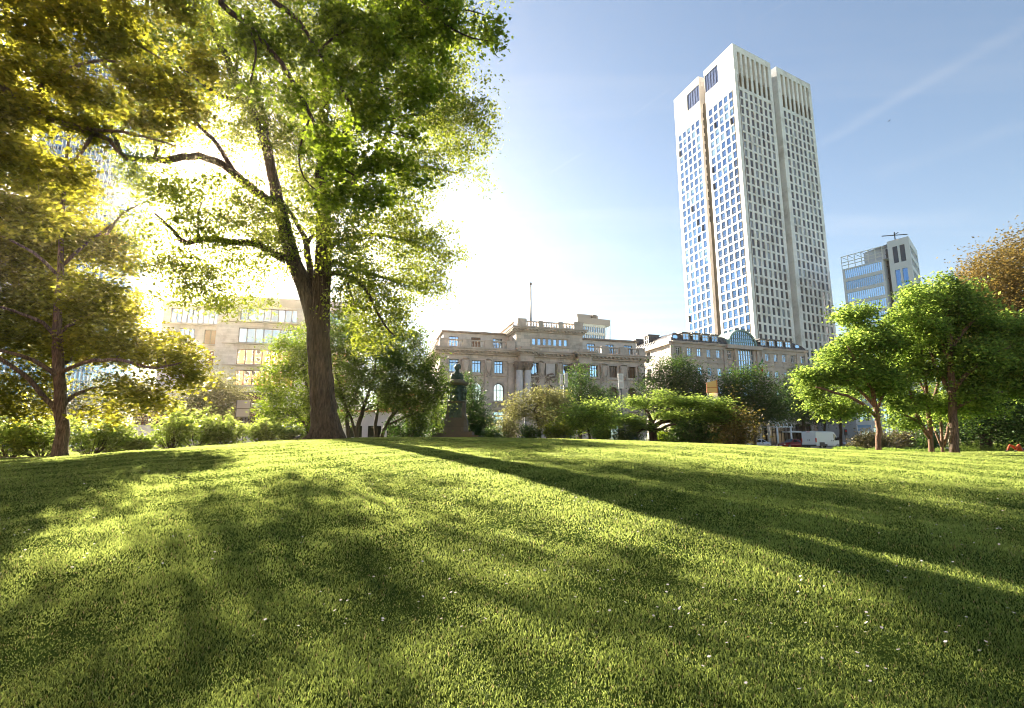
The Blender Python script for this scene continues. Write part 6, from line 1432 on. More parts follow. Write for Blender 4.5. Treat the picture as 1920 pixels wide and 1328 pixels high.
ptree('street_tree', 'slim street tree partly behind the van roof', 1546, 84, [(1546,765,20,14,0,1.8),(1560,755,20,14,0,1.8)], [(1546,810,2),(1546,780,1.8)], 130, 40, .22, 'leaf_dark', 'bark', [], 99, .6, .6, gap=.0, group='street trees')
ptree('street_tree', 'slim dark trunk standing before the van front, its crown lost in the bright foliage', 1577, 66, [(1574,760,22,16,0,1.8),(1590,748,20,14,0,1.6)], [(1576.5,815,2.6),(1575.5,785,2.4),(1575,755,1.6)], 130, 40, .2, 'leaf_bright', 'bark', [], 100, .5, .6, gap=.0, group='street trees')
# left hedge of separate shrubs
for i, (px, Y_, W_, H_, lab, sd) in enumerate([
  (15, 22.5, 120, 64, 'leftmost feathery light green shrub behind the maple trunk', 101), (78, 23, 110, 60, 'feathery shrub overlapping the left side of the maple trunk', 102),
  (170, 24, 110, 66, 'feathery light shrub just right of the maple trunk', 103), (212, 25.5, 90, 64, 'feathery shrub below the traffic light', 104),
  (262, 25, 46, 24, 'low pale shrub in the gap between the feathery clumps', 105), (322, 25.5, 80, 66, 'tall feathery sunlit shrub left of the sign post', 106),
  (368, 26, 80, 58, 'feathery sunlit shrub in the middle of the sunny row', 107), (424, 26.5, 76, 46, 'low round sunlit shrub under the grey sign back', 108), (494, 27, 66, 36, 'small round sunlit shrub right of the sign post', 109), (545, 28, 44, 18, 'lowest pale shrub beside the giant trunk foot', 110)]):
    bush('shrub', lab, px, Y_, W_, H_, M['leaf_feather'], 4000, .12, 'feathery shrubs along the left lawn edge', sd, spiky=True, lobes=7)
# right hedge and ground cover
for i, (px, W_, H_, lab) in enumerate([(1640, 90, 34, 'left part of the rust-tinted clipped hedge behind the young trees'), (1700, 84, 40, 'middle part of the rust-tinted clipped hedge, the tallest'), (1622, 60, 22, 'low outer end of the rust-tinted hedge near the van')]):
    bush('hedge', lab, px, 40+i, W_, H_, M['leaf_hedge'], 8500, .10, 'hedge sections behind the young trees', 120+i, up=.3, lobes=9, cat='hedge')
bush('shrub', 'dark rounded bush at the right end of the rust-tinted hedge', 1738, 39, 44, 40, M['leaf_dark'], 4000, .11, seed=125)
# ivy and weeds: low ground cover nobody could count
def cover(name, label, pxs, Y0_, Y1_, n, h, mat, seed, size=.1):
    rng = np.random.default_rng(seed); px = pxs[0]+(pxs[1]-pxs[0])*rng.random(n); Yc = Y0_+(Y1_-Y0_)*rng.random(n)
    X_ = (px-960)/FPX/1.015*Yc; hh = h*(.4+.6*np.abs(np.sin(X_*1.3)*np.sin(Yc*.9+X_*.4)))*(1-np.abs(2*(Yc-Y0_)/(Y1_-Y0_)-1)**3)
    C = np.stack([X_, Yc, gh(X_, Yc)+hh*rng.random(n)**.5], 1)
    o = leaves(name, C, size, SH_DIAMOND, M[mat], None, .4, 0, rng); tag(o, label, 'ground cover', kind='stuff')
cover('ground_cover', 'light green low ground cover before the hedge at right', (1560, 1770), 35.5, 39, 9000, .35, 'leaf_bright', 131)
cover('ground_cover', 'weedy pale green bank behind the thick trunk at right', (1795, 1990), 44, 54, 16000, 1.0, 'leaf_bright', 132)
cover('ground_cover', 'dark low ivy along the planting bed edge before the museum', (880, 1420), 34, 37, 12000, .3, 'leaf_dark', 133, .09)

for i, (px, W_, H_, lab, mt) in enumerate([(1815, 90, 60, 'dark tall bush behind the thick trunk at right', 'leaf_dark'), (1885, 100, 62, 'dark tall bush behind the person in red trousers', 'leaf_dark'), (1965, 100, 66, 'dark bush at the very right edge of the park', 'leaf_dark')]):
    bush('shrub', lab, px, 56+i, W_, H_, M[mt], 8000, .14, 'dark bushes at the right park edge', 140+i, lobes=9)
# ================================================================== things
def rz_az(az): return PI/2 - R(az)
# ------------------------------------------------------------------ monument
M['mon_stone'] = stone('monument_stone', (.13,.11,.085), 1.4, .9, .7, .9, .2, .015, (1.3,1.2,1.0), 75, .6)
M['bronze'] = simple('bronze_patina', (.075,.11,.085), .55, .45, .5, 5, .4, 12)
g = gp(855, 36.5); s = 36.5/FPX
mo = thing('monument', 'dark stone monument with green bronze reliefs and a bust on its capped drum', 'monument', (g.x, g.y, g.z-.05))
def zpy(py): return (at(855, py, 36.5)).z - (g.z-.05)
q = MB()
q.prism([(-1.45,0),(1.55,0),(1.55,zpy(817)),(1.15,zpy(817)),(1.15,zpy(810)),(-1.1,zpy(810)),(-1.1,zpy(817)),(-1.45,zpy(817))], -1.2, 1.2, 'y')
q.build('step', M['mon_stone'], mo, local=True)
q = MB(); zz = [zpy(810)+.002, zpy(788), zpy(784), zpy(776), zpy(757), zpy(754)]
rr = [(.80,.80),(.77,.77),(.69,.69),(.63,.63),(.61,.61),(.66,.66)]
def sq(z, r, c=.28): return [(r,-r*(1-c),z),(r,r*(1-c),z),(r*(1-c),r,z),(-r*(1-c),r,z),(-r,r*(1-c),z),(-r,-r*(1-c),z),(-r*(1-c),-r,z),(r*(1-c),-r,z)]
vs = [p for z, (r, _) in zip(zz, rr) for p in sq(z, r)]
q.add(vs, [(i*8+k, i*8+(k+1)%8, (i+1)*8+(k+1)%8, (i+1)*8+k) for i in range(5) for k in range(8)] + [tuple(range(40,48))])
q.build('pedestal', M['mon_stone'], mo, local=True)
q = MB(); q.box(-.36,.36,-.69,-.63,zpy(786),zpy(758)); q.box(-.42,-.36,-.70,-.62,zpy(787),zpy(757)); q.box(.36,.42,-.70,-.62,zpy(787),zpy(757)); q.build('inscription_slab', M['bronze'], mo, local=True)
q = MB()
for sx in (-1,1): q.prism([(sx*.75,zpy(788)),(sx*.36,zpy(788)),(sx*.55,zpy(779))], -.79, -.6, 'y')
q.build('gable_ornament', M['mon_stone'], mo, local=True)
q = MB(); za, zb_ = zpy(754), zpy(724); q.lathe([(.60,za),(.60,za+.08),(.52,za+.14),(.52,zb_-.1),(.58,zb_)], 0, 0, 24, 0, True); dr = q.build('drum', M['bronze'], mo, local=True)
for k in range(8):
    a = R(-90+45*k+8); cx, cy = .56*math.cos(a), .56*math.sin(a); q = MB(); n = Vector((math.cos(a), math.sin(a), 0)); tn = Vector((-n.y, n.x, 0)); c = Vector((cx, cy, za+.1))
    q.tube([c+tn*.06, c+tn*.05+n*.03+Vector((0,0,.25)), c+tn*.02+n*.02+Vector((0,0,.48))], [.05,.055,.07], 6)
    q.tube([c-tn*.07+n*.02, c-tn*.05+n*.04+Vector((0,0,.25)), c-tn*.01+n*.02+Vector((0,0,.48))], [.05,.055,.07], 6)
    q.tube([c+n*.02+Vector((0,0,.45)), c+n*.03+Vector((0,0,.68)), c+n*.02+Vector((0,0,.82))], [.09,.12,.05], 8)
    q.ball(tuple(c+n*.03+Vector((0,0,.90))), .065, n=8)
    q.tube([c+tn*.11+n*.02+Vector((0,0,.76)), c+tn*.16+n*.06+Vector((0,0,.55)), c+tn*.05+n*.09+Vector((0,0,.48))], [.04,.035,.03], 6); q.tube([c-tn*.11+n*.02+Vector((0,0,.76)), c-tn*.15+n*.04+Vector((0,0,.55)), c-tn*.12+n*.05+Vector((0,0,.38))], [.04,.035,.03], 6)
    q.build('relief_figure', M['bronze'], dr, local=True)
q = MB(); z0_ = zpy(724); q.lathe([(.58,z0_),(.74,z0_+.06),(.80,z0_+.16),(.80,z0_+.20),(.55,z0_+.34),(.50,z0_+.40),(.46,z0_+.42)], 0, 0, 24, 0, True); q.build('cap', M['mon_stone'], mo, local=True)
zb_ = z0_+.42; hB = zpy(682)-zb_
bu = thing('bust', '', '', (0,0,0)); bpy.data.objects.remove(bu)
q = MB()   # shoulders: lofted sections
def loft(mb, secs, n=16, mi=0):
    vs = []
    for (cx, cy, z, rx, ry) in secs: vs += [(cx+rx*math.cos(2*PI*k/n), cy+ry*math.sin(2*PI*k/n), z) for k in range(n)]
    mb.add(vs, [(i*n+k, i*n+(k+1)%n, (i+1)*n+(k+1)%n, (i+1)*n+k) for i in range(len(secs)-1) for k in range(n)]+[tuple(range(n-1,-1,-1)), tuple((len(secs)-1)*n+k for k in range(n))], mi, True)
sc = hB/1.12
loft(q, [(0,0,zb_,.40*sc,.26*sc),(0,0,zb_+.12*sc,.44*sc,.27*sc),(0,0,zb_+.3*sc,.43*sc,.25*sc),(0,0,zb_+.42*sc,.34*sc,.2*sc),(0,0,zb_+.5*sc,.17*sc,.14*sc),(0,0,zb_+.56*sc,.11*sc,.12*sc),(0,-.02,zb_+.64*sc,.11*sc,.12*sc),(0,-.04,zb_+.70*sc,.14*sc,.17*sc),(0,-.04,zb_+.80*sc,.185*sc,.21*sc),(0,-.03,zb_+.92*sc,.19*sc,.225*sc),(0,-.02,zb_+1.03*sc,.16*sc,.19*sc),(0,-.01,zb_+1.10*sc,.07*sc,.09*sc)], 20)
fy = -.04-.2*sc
q.tube([(0,fy-.0,zb_+.93*sc),(0,fy-.05,zb_+.85*sc),(0,fy-.0,zb_+.83*sc)], [.018,.035,.02], 6)      # nose
q.tube([(-.12*sc,fy+.02,zb_+.945*sc),(0,fy-.01,zb_+.95*sc),(.12*sc,fy+.02,zb_+.945*sc)], .026, 6)   # brow
q.tube([(-.06*sc,fy+.01,zb_+.775*sc),(0,fy-.015,zb_+.775*sc),(.06*sc,fy+.01,zb_+.775*sc)], .018, 6)  # lips
q.ball((0,fy+.03,zb_+.715*sc), .055*sc)
for sx in (-1,1): q.ball((sx*.19*sc,-.0,zb_+.86*sc), .045*sc, .5, 1, 1.4, 8); q.ball((sx*.07*sc,fy+.015,zb_+.905*sc), .022*sc, n=8)
for a0_ in range(18):   # wavy hair and collar folds
    a = PI*(a0_/17.0); x = .19*sc*math.cos(a); q.tube([(x,-.02+.02,zb_+(.95+.15*math.sin(a))*sc),(x*1.08,.10*sc,zb_+(.92+.12*math.sin(a))*sc),(x*1.05,.19*sc,zb_+.80*sc)], [.04,.045,.03], 6)
for sx in (-1,1):
    q.tube([(sx*.10*sc,-.10,zb_+.55*sc),(sx*.16*sc,-.22*sc,zb_+.42*sc),(sx*.03,-.27*sc,zb_+.2*sc)], [.05,.05,.03], 6)
    q.tube([(sx*.32*sc,-.12,zb_+.40*sc),(sx*.30*sc,-.24*sc,zb_+.2*sc),(sx*.1,-.27*sc,zb_+.08)], [.045,.05,.05], 6)
bo = q.build('bust', M['bronze'], mo, local=True)
M['pigeon'] = simple('pigeon_grey', (.10,.10,.12), .6, 0, .3, 20); M['pigeon_dark'] = simple('pigeon_dark', (.035,.035,.045), .5)
def pigeon(loc, az, lab, scale=1.0, group=None, dark=False):
    r_ = thing('pigeon', lab, 'bird', tuple(loc), rz_az(az), group); mt = M['pigeon_dark'] if dark else M['pigeon']
    q = MB(); k = scale
    def sec(x, z, ry, rz2, n=10): return [(x*k, ry*k*math.cos(2*PI*i/n), (z+rz2*math.sin(2*PI*i/n))*k) for i in range(n)]
    secs = [sec(-.19,.085,.018,.006),sec(-.11,.095,.032,.022),sec(-.05,.105,.05,.045),sec(.02,.115,.056,.055),sec(.07,.13,.045,.05),sec(.10,.165,.028,.035),sec(.115,.20,.024,.025),sec(.13,.225,.024,.024),sec(.15,.23,.012,.012)]
    n = 10; q.add([p for s_ in secs for p in s_], [(i*n+j, i*n+(j+1)%n, (i+1)*n+(j+1)%n, (i+1)*n+j) for i in range(len(secs)-1) for j in range(n)]+[tuple(range(n)), tuple((len(secs)-1)*n+j for j in range(n))], 0, True)
    q.build('body', mt, r_, local=True)
    q = MB(); q.tube([(.148*k,0,.229*k),(.175*k,0,.22*k)], [.007*k,.002*k], 5); q.build('beak', M['dark_metal'], r_, local=True)
    for sy in (-1,1):
        q = MB(); q.tube([(.01*k,sy*.022*k,.07*k),(.015*k,sy*.022*k,.0)], .005*k, 4); q.tube([(-.01*k,sy*.022*k,.004*k),(.04*k,sy*.022*k,.004*k)], .004*k, 4); q.build('leg', M['rubber'], r_, local=True)
        q = MB(); q.add([(.05*k,sy*.056*k,.13*k),(-.02*k,sy*.06*k,.15*k),(-.16*k,sy*.035*k,.105*k),(-.06*k,sy*.052*k,.075*k)], [(0,1,2,3)], 0); q.add([(.05*k,sy*.050*k,.13*k),(-.02*k,sy*.052*k,.15*k),(-.16*k,sy*.03*k,.105*k),(-.06*k,sy*.046*k,.075*k)], [(3,2,1,0)], 0); q.build('wing', M['pigeon_dark'], r_, local=True)
    return r_
pigeon((g.x+.02, g.y-.0, g.z-.05+zb_+1.09*sc), 60, 'small dark bird perched on the head of the bronze bust', 1.0, None, True)
pp = gp(557, 22.0); pp.z += .03
pigeon(pp, 95, 'grey pigeon walking on the sunlit lawn left of the giant trunk', 1.05)
# bird in flight high in the sky
p = at(1667, 227, 70); r_ = thing('flying_bird', 'tiny dark bird gliding in the blue sky right of the white tower', 'bird', tuple(p)); r_.scale = (.6,.6,.6)
q = MB(); q.tube([(-.2,0,0),(0,0,.02),(.16,0,.0)], [.02,.07,.02], 6); q.build('body', M['pigeon_dark'], r_, local=True)
for s_ in (-1,1):
    q = MB(); q.add([(.08,s_*.04,.02),(.1,s_*.3,.10),(-.02,s_*.55,.04),(-.06,s_*.3,.08),(-.08,s_*.04,.02)], [(0,1,2,3,4)]); q.add([(.08,s_*.04,.0),(.1,s_*.3,.08),(-.02,s_*.55,.035),(-.06,s_*.3,.06),(-.08,s_*.04,.0)], [(4,3,2,1,0)]); q.build('wing', M['pigeon_dark'], r_, local=True)
# ------------------------------------------------------------------ vehicles
M['car_white'] = simple('car_paint_white', (.70,.72,.75), .22, .05); M['car_red'] = simple('car_paint_red', (.24,.015,.02), .25, .2); M['car_blue'] = simple('car_paint_pale_blue', (.45,.52,.60), .25, .1); M['van_white'] = simple('van_paint', (.62,.68,.72), .3, .05)
M['car_glass'] = simple('car_glass', (.03,.04,.05), .06, .3, spec=.9); M['rim'] = simple('rim', (.5,.5,.5), .3, .8); M['tail'] = simple('tail_lamp', (.55,.02,.015), .2); M['head'] = simple('head_lamp', (.75,.75,.72), .12, .3); M['plastic'] = simple('black_plastic', (.03,.03,.032), .6); M['plate'] = simple('number_plate', (.75,.75,.70), .5)
def wheel(root, x, y, r, w, side):
    q = MB(); n = 20
    prof = [(r*.66,-w/2),(r*.95,-w/2),(r,-w/2+.03),(r,w/2-.03),(r*.95,w/2),(r*.66,w/2)]
    vs = [(x+a*math.cos(2*PI*k/n), y+b, r+a*math.sin(2*PI*k/n)) for a, b in prof for k in range(n)]
    q.add(vs, [(i*n+k, (i+1)*n+k, (i+1)*n+(k+1)%n, i*n+(k+1)%n) for i in range(5) for k in range(n)], 0, True)
    wo = q.build('wheel', M['rubber'], root, local=True)
    q = MB(); yo = y+side*(w/2-.03)
    q.add([(x+r*.66*math.cos(2*PI*k/n), yo, r+r*.66*math.sin(2*PI*k/n)) for k in range(n)]+[(x, yo-side*.02, r)], [(k,(k+1)%n,n) for k in range(n)])
    for k in range(5): a = 2*PI*k/5+.3; q.tube([(x, yo, r),(x+r*.6*math.cos(a), yo+side*.01, r+r*.6*math.sin(a))], .035, 4)
    q.build('rim', M['rim'], wo, local=True)
def car(name, lab, mat, loc, az, Lc=4.6, Wc=1.8, Hc=1.43, fast=.0, group='vehicles on the street', cat='car'):
    r_ = thing(name, lab, cat, tuple(loc), rz_az(az), group)
    h = Wc/2; fx = Lc/2
    st = [(-fx,.72,.42,.62,.0),(-fx+.06,.82,.32,.86,.0),(-fx+.35,.95,.24,.97,0),(-fx+.85,1,.2,.99,0),(-.4,1,.18,.95,0),(.75,1,.18,.95,0),(fx-1.1,1,.18,.90,0),(fx-.45,.96,.2,.80,0),(fx-.1,.84,.26,.68,0),(fx,.7,.36,.56,0)]
    q = MB(); n = 8; vs = []
    for x, wf, zb2, zt, _ in st:
        w_ = h*wf; vs += [(x,-w_*.9,zb2),(x,-w_,zb2+.12),(x,-w_,zb2+(zt-zb2)*.6),(x,-w_*.9,zt),(x,w_*.9,zt),(x,w_,zb2+(zt-zb2)*.6),(x,w_,zb2+.12),(x,w_*.9,zb2)]
    q.add(vs, [(i*n+k, i*n+(k+1)%n, (i+1)*n+(k+1)%n, (i+1)*n+k) for i in range(len(st)-1) for k in range(n)]+[tuple(range(n)), tuple((len(st)-1)*n+n-1-k for k in range(n))], 0, True)
    # cabin: roof and pillars
    c0, c1, c2, c3 = -fx+.55, -fx+1.35, fx-2.15, fx-1.25
    cab = [(c0,.80,.93,.93),(c1,.68,.93,Hc-.06),((c1+c2)/2,.68,.93,Hc),(c2,.68,.93,Hc-.05),(c3,.80,.88,.89)]
    vs = []
    for x, wf, zb2, zt in cab: vs += [(x,-h*.90,zb2),(x,-h*wf,zt),(x,-h*wf*.8,zt+.02),(x,h*wf*.8,zt+.02),(x,h*wf,zt),(x,h*.90,zb2)]
    q.add(vs, [(i*6+k, i*6+k+1, (i+1)*6+k+1, (i+1)*6+k) for i in range(4) for k in range(5)]+[tuple(range(6)), tuple(24+5-k for k in range(6))], 0, True)
    bo = q.build('body', mat, r_, local=True)
    def lerp3(a, b, f): return tuple(a[i]*(1-f)+b[i]*f for i in range(3))
    for sy in (-1,1):
        q = MB(); o = .012*sy
        def sp(x, f):   # point on the cabin side at x, f from sill to roof
            xs_ = [c[0] for c in cab]; wt = np.interp(x, xs_, [c[1] for c in cab]); zt = np.interp(x, xs_, [c[3] for c in cab]); zb2 = np.interp(x, xs_, [c[2] for c in cab]); return (x, sy*(h*.90*(1-f)+h*wt*f)+o, zb2*(1-f)+zt*f)
        xm = (c1+c2)/2
        q.add([sp(c0+.42,.12),sp(xm-.06,.12),sp(xm-.06,.88),sp(c1+.02,.86)], [(0,1,2,3)]); q.add([sp(xm+.06,.12),sp(c3-.32,.12),sp(c2-.02,.86),sp(xm+.06,.88)], [(0,1,2,3)])
        q.build('side_window', M['car_glass'], r_, local=True)
        for xw in (-fx+.85, fx-.9): wheel(r_, xw, sy*(h-.10), .325, .2, sy)
        q = MB(); q.ball((c3-.25, sy*(h+.08), .98), .09, 1, .8, .7, 8); q.build('wing_mirror', mat, r_, local=True)
        q = MB(); q.box(fx-.22, fx-.02, sy*h*.80-.14, sy*h*.80+.12*0+.04*sy, .56, .68); q.build('headlight', M['head'], r_, local=True)
        q = MB(); q.box(-fx-.01, -fx+.14, sy*h*.60-.02, sy*h*.82, .68, .82); q.build('taillight', M['tail'], r_, local=True)
    q = MB(); q.add([(c3-.08,-h*.72,.93),(c3-.08,h*.72,.93),(c2+.06,h*.60,Hc-.05),(c2+.06,-h*.60,Hc-.05)], [(0,1,2,3)]); q.build('windscreen', M['car_glass'], r_, local=True).location = (.05,0,.02)
    q = MB(); q.add([(c0+.08,-h*.72,.98),(c0+.08,h*.72,.98),(c1-.06,h*.60,Hc-.05),(c1-.06,-h*.60,Hc-.05)], [(3,2,1,0)]); q.build('rear_window', M['car_glass'], r_, local=True).location = (-.05,0,.02)
    q = MB(); q.box(fx-.05, fx+.02, -h*.45, h*.45, .34, .52); q.build('grille', M['plastic'], r_, local=True)
    q = MB(); q.box(fx+.02, fx+.035, -.26, .26, .36, .46); q.build('number_plate', M['plate'], r_, local=True)
    return r_
def road_pt(px, Y): p = at(px, 838, Y); return Vector((p.x, Y, 1.03))
car('parked_car', 'white sedan at the end of the shrubs before the hotel canopy', M['car_white'], road_pt(1419, 90), 255)
car('parked_car', 'dark red car behind the tail of the white van', M['car_red'], road_pt(1485, 86), 252, 4.4)
car('parked_car', 'pale blue car almost hidden between the van front and the hedge', M['car_blue'], road_pt(1600, 92), 60, 4.2)
# van
vl = at(1532, 841, 72.5); a = R(60); fw = Vector((math.sin(a), math.cos(a), 0)); lf = Vector((-fw.y, fw.x, 0))
Lv, Wv, Hv = 6.0, 2.05, 2.33; c = Vector((vl.x, vl.y, 1.03)) + fw*Lv/2 + lf*Wv/2
va = thing('delivery_van', 'white panel van seen from behind, parked on the street', 'van', tuple(c), rz_az(60), 'vehicles on the street')
q = MB(); h = Wv/2; n = 10
st = [(-Lv/2,.96,.38,Hv-.10),(-Lv/2+.08,1,.36,Hv-.02),(-1,1,.36,Hv),(1.0,1,.36,Hv),(1.45,1,.36,Hv-.06),(1.75,.99,.36,Hv-.28),(2.25,.98,.36,1.35),(2.75,.94,.36,1.02),(Lv/2,.84,.4,.86)]
vs = []
for x, wf, zb2, zt in st:
    w_ = h*wf; zs_ = min(1.1, zt-.1); vs += [(x,-w_*.97,zb2),(x,-w_,zb2+.2),(x,-w_,zs_),(x,-w_*.965,zt-.10),(x,-w_*.86,zt),(x,w_*.86,zt),(x,w_*.965,zt-.10),(x,w_,zs_),(x,w_,zb2+.2),(x,w_*.97,zb2)]
q.add(vs, [(i*n+k, i*n+(k+1)%n, (i+1)*n+(k+1)%n, (i+1)*n+k) for i in range(len(st)-1) for k in range(n)]+[tuple(range(n)), tuple((len(st)-1)*n+n-1-k for k in range(n))], 0, False)
q.build('body', M['van_white'], va, local=True)
for sy in (-1,1):
    q = MB(); x0 = -Lv/2-.03; q.box(x0, x0+.035, min(sy*.015, sy*h*.88), max(sy*.015, sy*h*.88), .55, Hv-.2); d = q.build('rear_door', M['van_white'], va, local=True)
    q = MB(); q.box(x0-.03, x0, sy*.10-.03, sy*.10+.03, 1.05, 1.25); q.build('handle', M['plastic'], d, local=True)
    q = MB(); q.box(-Lv/2-.04, -Lv/2+.12, min(sy*(h*.90),sy*(h*1.0)), max(sy*(h*.90),sy*(h*1.0)), .85, 1.4); q.build('taillight', M['tail'], va, local=True)
    for xw in (-1.75, 2.0): wheel(va, xw, sy*(h-.12), .34, .22, sy)
    q = MB(); q.box(-1.15, -.5, sy*(h+.004)-.006, sy*(h+.004)+.006, .36, .62); q.box(-2.3, -1.1, sy*(h+.002)-.004, sy*(h+.002)+.004, .37, .86); q.build('wheel_arch', M['plastic'], va, local=True)
    q = MB(); q.add([(1.15,sy*(h+.006),1.12),(2.05,sy*(h+.002),1.12),(1.68,sy*(h*.975+.01),1.92),(1.15,sy*(h*.975+.012),1.98)], [(0,1,2,3)]); q.build('side_window', M['car_glass'], va, local=True)
    q = MB(); q.box(.55,.68, sy*(h+.006)-.01, sy*(h+.006)+.01, 1.0,1.16); q.box(.95,1.08, sy*(h+.006)-.01, sy*(h+.006)+.01, 1.0,1.16); q.build('handle', M['plastic'], va, local=True)
    q = MB(); q.box(1.95, 2.1, min(sy*h,sy*(h+.26)), max(sy*h,sy*(h+.26)), 1.15, 1.55); q.build('wing_mirror', M['plastic'], va, local=True)
    q = MB(); q.box(Lv/2-.35, Lv/2-.05, min(sy*h*.62,sy*h*.9), max(sy*h*.62,sy*h*.9), .72, .95); q.build('headlight', M['head'], va, local=True)
q = MB(); q.box(-Lv/2-.10, -Lv/2+.02, -h*.95, h*.95, .34, .54); q.box(Lv/2-.1, Lv/2+.06, -h*.82, h*.82, .34, .62); q.build('bumper', M['plastic'], va, local=True)
q = MB(); q.box(-Lv/2-.045, -Lv/2-.03, .15, .75, .72, .84); q.build('number_plate', M['plate'], va, local=True)
q = MB(); q.box(-Lv/2-.05, -Lv/2+.04, -.2, .2, Hv-.12, Hv-.04); q.build('brake_light', M['tail'], va, local=True)
q = MB(); q.add([(2.26,-h*.88,1.36),(2.26,h*.88,1.36),(1.79,h*.84,2.02),(1.79,-h*.84,2.02)], [(0,1,2,3)]); q.build('windscreen', M['car_glass'], va, local=True).location = (.02,0,.015)
# ------------------------------------------------------------------ bicycles by the canopy
def bicycle(loc, az, lab):
    r_ = thing('bicycle', lab, 'bicycle', tuple(loc), rz_az(az), 'bicycles parked by the hotel')
    for x in (-.5,.5):
        q = MB(); q.tube([(x+.33*math.cos(2*PI*k/16),0,.34+.33*math.sin(2*PI*k/16)) for k in range(17)], .02, 5, cap=False); wo = q.build('wheel', M['rubber'], r_, local=True)
        q = MB()
        for k in range(8): q.tube([(x,0,.34),(x+.32*math.cos(PI*k/4),0,.34+.32*math.sin(PI*k/4))], .004, 3)
        q.build('spokes', M['metal'], wo, local=True)
    q = MB(); 
    for a_, b_ in (((-.5,.34),(-.1,.32)),((-.1,.32),(-.2,.85)),((-.5,.34),(-.18,.75)),((-.18,.75),(.38,.80)),((-.1,.32),(.40,.68)),((.38,.9),(.5,.34))): q.tube([(a_[0],0,a_[1]),(b_[0],0,b_[1])], .018, 6)
    q.build('frame', M['dark_metal'], r_, local=True)
    q = MB(); q.tube([(.36,0,.86),(.34,0,1.0)], .014, 5); q.tube([(.25,-.27,1.0),(.38,-.2,1.02),(.38,.2,1.02),(.25,.27,1.0)], .014, 5); q.build('handlebar', M['metal'], r_, local=True)
    q = MB(); q.ball((-.22,0,.92), .11, 1.2,.7,.35,8); q.tube([(-.2,0,.85),(-.215,0,.92)], .014, 5); q.build('saddle', M['plastic'], r_, local=True)
for k, (px, az_, lab) in enumerate([(1446, 40, 'dark bicycle parked right of the white sedan'), (1450, 55, 'middle bicycle parked before the hotel door'), (1454, 35, 'bicycle parked nearest the red car')]):
    p = at(px, 838, 94+.6*k); bicycle((p.x, p.y, 1.15), az_, lab)
# ------------------------------------------------------------------ lamp posts
M['lamp_glass'] = simple('lamp_panel', (.72,.74,.74), .35)
def lamp_post(px, Y, py_top, py_head, lab, heads, two=True):
    g_ = gp(px, Y); r_ = thing('lamp_post', lab, 'street lamp', tuple(g_), 0, 'modern street lamps')
    s_ = Y/FPX; zt = at(px, py_head, Y).z - g_.z; ztop = at(px, py_top, Y).z-g_.z
    q = MB(); q.tube([(0,0,-.05),(0,0,zt+.3)], [.14,.09], 10); q.tube([(0,0,0),(0,0,.5)], .18, 10); q.build('pole', M['metal'], r_, local=True)
    for (cx, w_, dz) in heads:
        q = MB(); W_ = w_*s_; x = cx*s_; y = -.12
        z0_, z1_ = zt+dz, ztop+dz*.6
        q.box(x-W_/2, x+W_/2, y-.06, y+.06, z0_, z1_)
        f = q.build('lamp_head', M['white_paint'], r_, local=True); nn = 2
        for k in range(nn):
            zc = z0_+(z1_-z0_)*(k+.5)/nn; q = MB(); q.box(x-W_*.30, x+W_*.30, y-.075, y-.06, zc-(z1_-z0_)*.17, zc+(z1_-z0_)*.17); q.build('lens', M['alu'], f, local=True)
        q = MB(); q.tube([(0,0,zt+.1),(x,y,z0_+.1)], .03, 5); q.tube([(0,0,zt+.3),(x,y,(z0_+z1_)/2)], .03, 5); q.build('bracket', M['dark_metal'], f, local=True)
lamp_post(1060, 50, 701, 729, 'tall grey street lamp with twin white square-panel heads before the museum', [(-5.2,5.6,-.05),(3.6,5.6,.12)])
lamp_post(1168, 50, 701, 729, 'street lamp with one tall white panel head before the museum right wing', [(0,10,0)])
lamp_post(1347, 62, 714, 735, 'street lamp whose pale head shows beside the yellow board', [(-11,6,.2),(1,7,0)])
# ------------------------------------------------------------------ signs
def board(name, lab, px, Y, px0, px1, py0, py1, mats, postpx, th=.08, tilt=0.0, cat='sign', rib=True):
    g_ = gp(postpx, Y); r_ = thing(name, lab, cat, tuple(g_)); s_ = Y/FPX
    a_ = at(px0, py0, Y); b_ = at(px1, py1, Y)
    q = MB(); x0, x1 = a_.x-g_.x, b_.x-g_.x; z0_, z1_ = b_.z-g_.z, a_.z-g_.z
    q.add([(x0,-.1,z0_),(x1,-.1,z0_),(x1,-.1,z1_+tilt),(x0,-.1,z1_),(x0,-.1+th,z0_),(x1,-.1+th,z0_),(x1,-.1+th,z1_+tilt),(x0,-.1+th,z1_)], [(0,1,2,3),(7,6,5,4),(0,4,5,1),(1,5,6,2),(2,6,7,3),(3,7,4,0)])
    q.build('panel', mats[0], r_, local=True)
    q = MB(); q.tube([(0,.06,-.05),(0,.06,z1_+.1)], .055, 8); q.build('post', M['metal'], r_, local=True)
    if rib:
        q = MB(); e = .05; q.box(x0-e,x1+e,-.14,-.10,z0_-e,z0_+.02); q.box(x0-e,x1+e,-.14,-.10,(z0_+z1_)/2-.03,(z0_+z1_)/2+.03); q.box(x0-e,x0+.02,-.141,-.1,z0_+.02,z1_); q.box(x1-.02,x1+e,-.141,-.1,z0_+.02,z1_+tilt)
        q.build('frame', mats[1], r_, local=True)
    return r_
M['sign_back'] = simple('sign_back', (.40,.42,.45), .5, .2); M['yellow'] = simple('yellow_board', (.80,.52,.16), .5); M['orange_rim'] = simple('orange_rim', (.6,.2,.05), .5); M['sign_blue'] = simple('sign_blue', (.14,.26,.45), .5)
board('road_sign', 'grey back of a large road sign on a pale post before the office building', 458, 45, 446, 469, 751, 782, (M['sign_back'], M['metal']), 457.5)
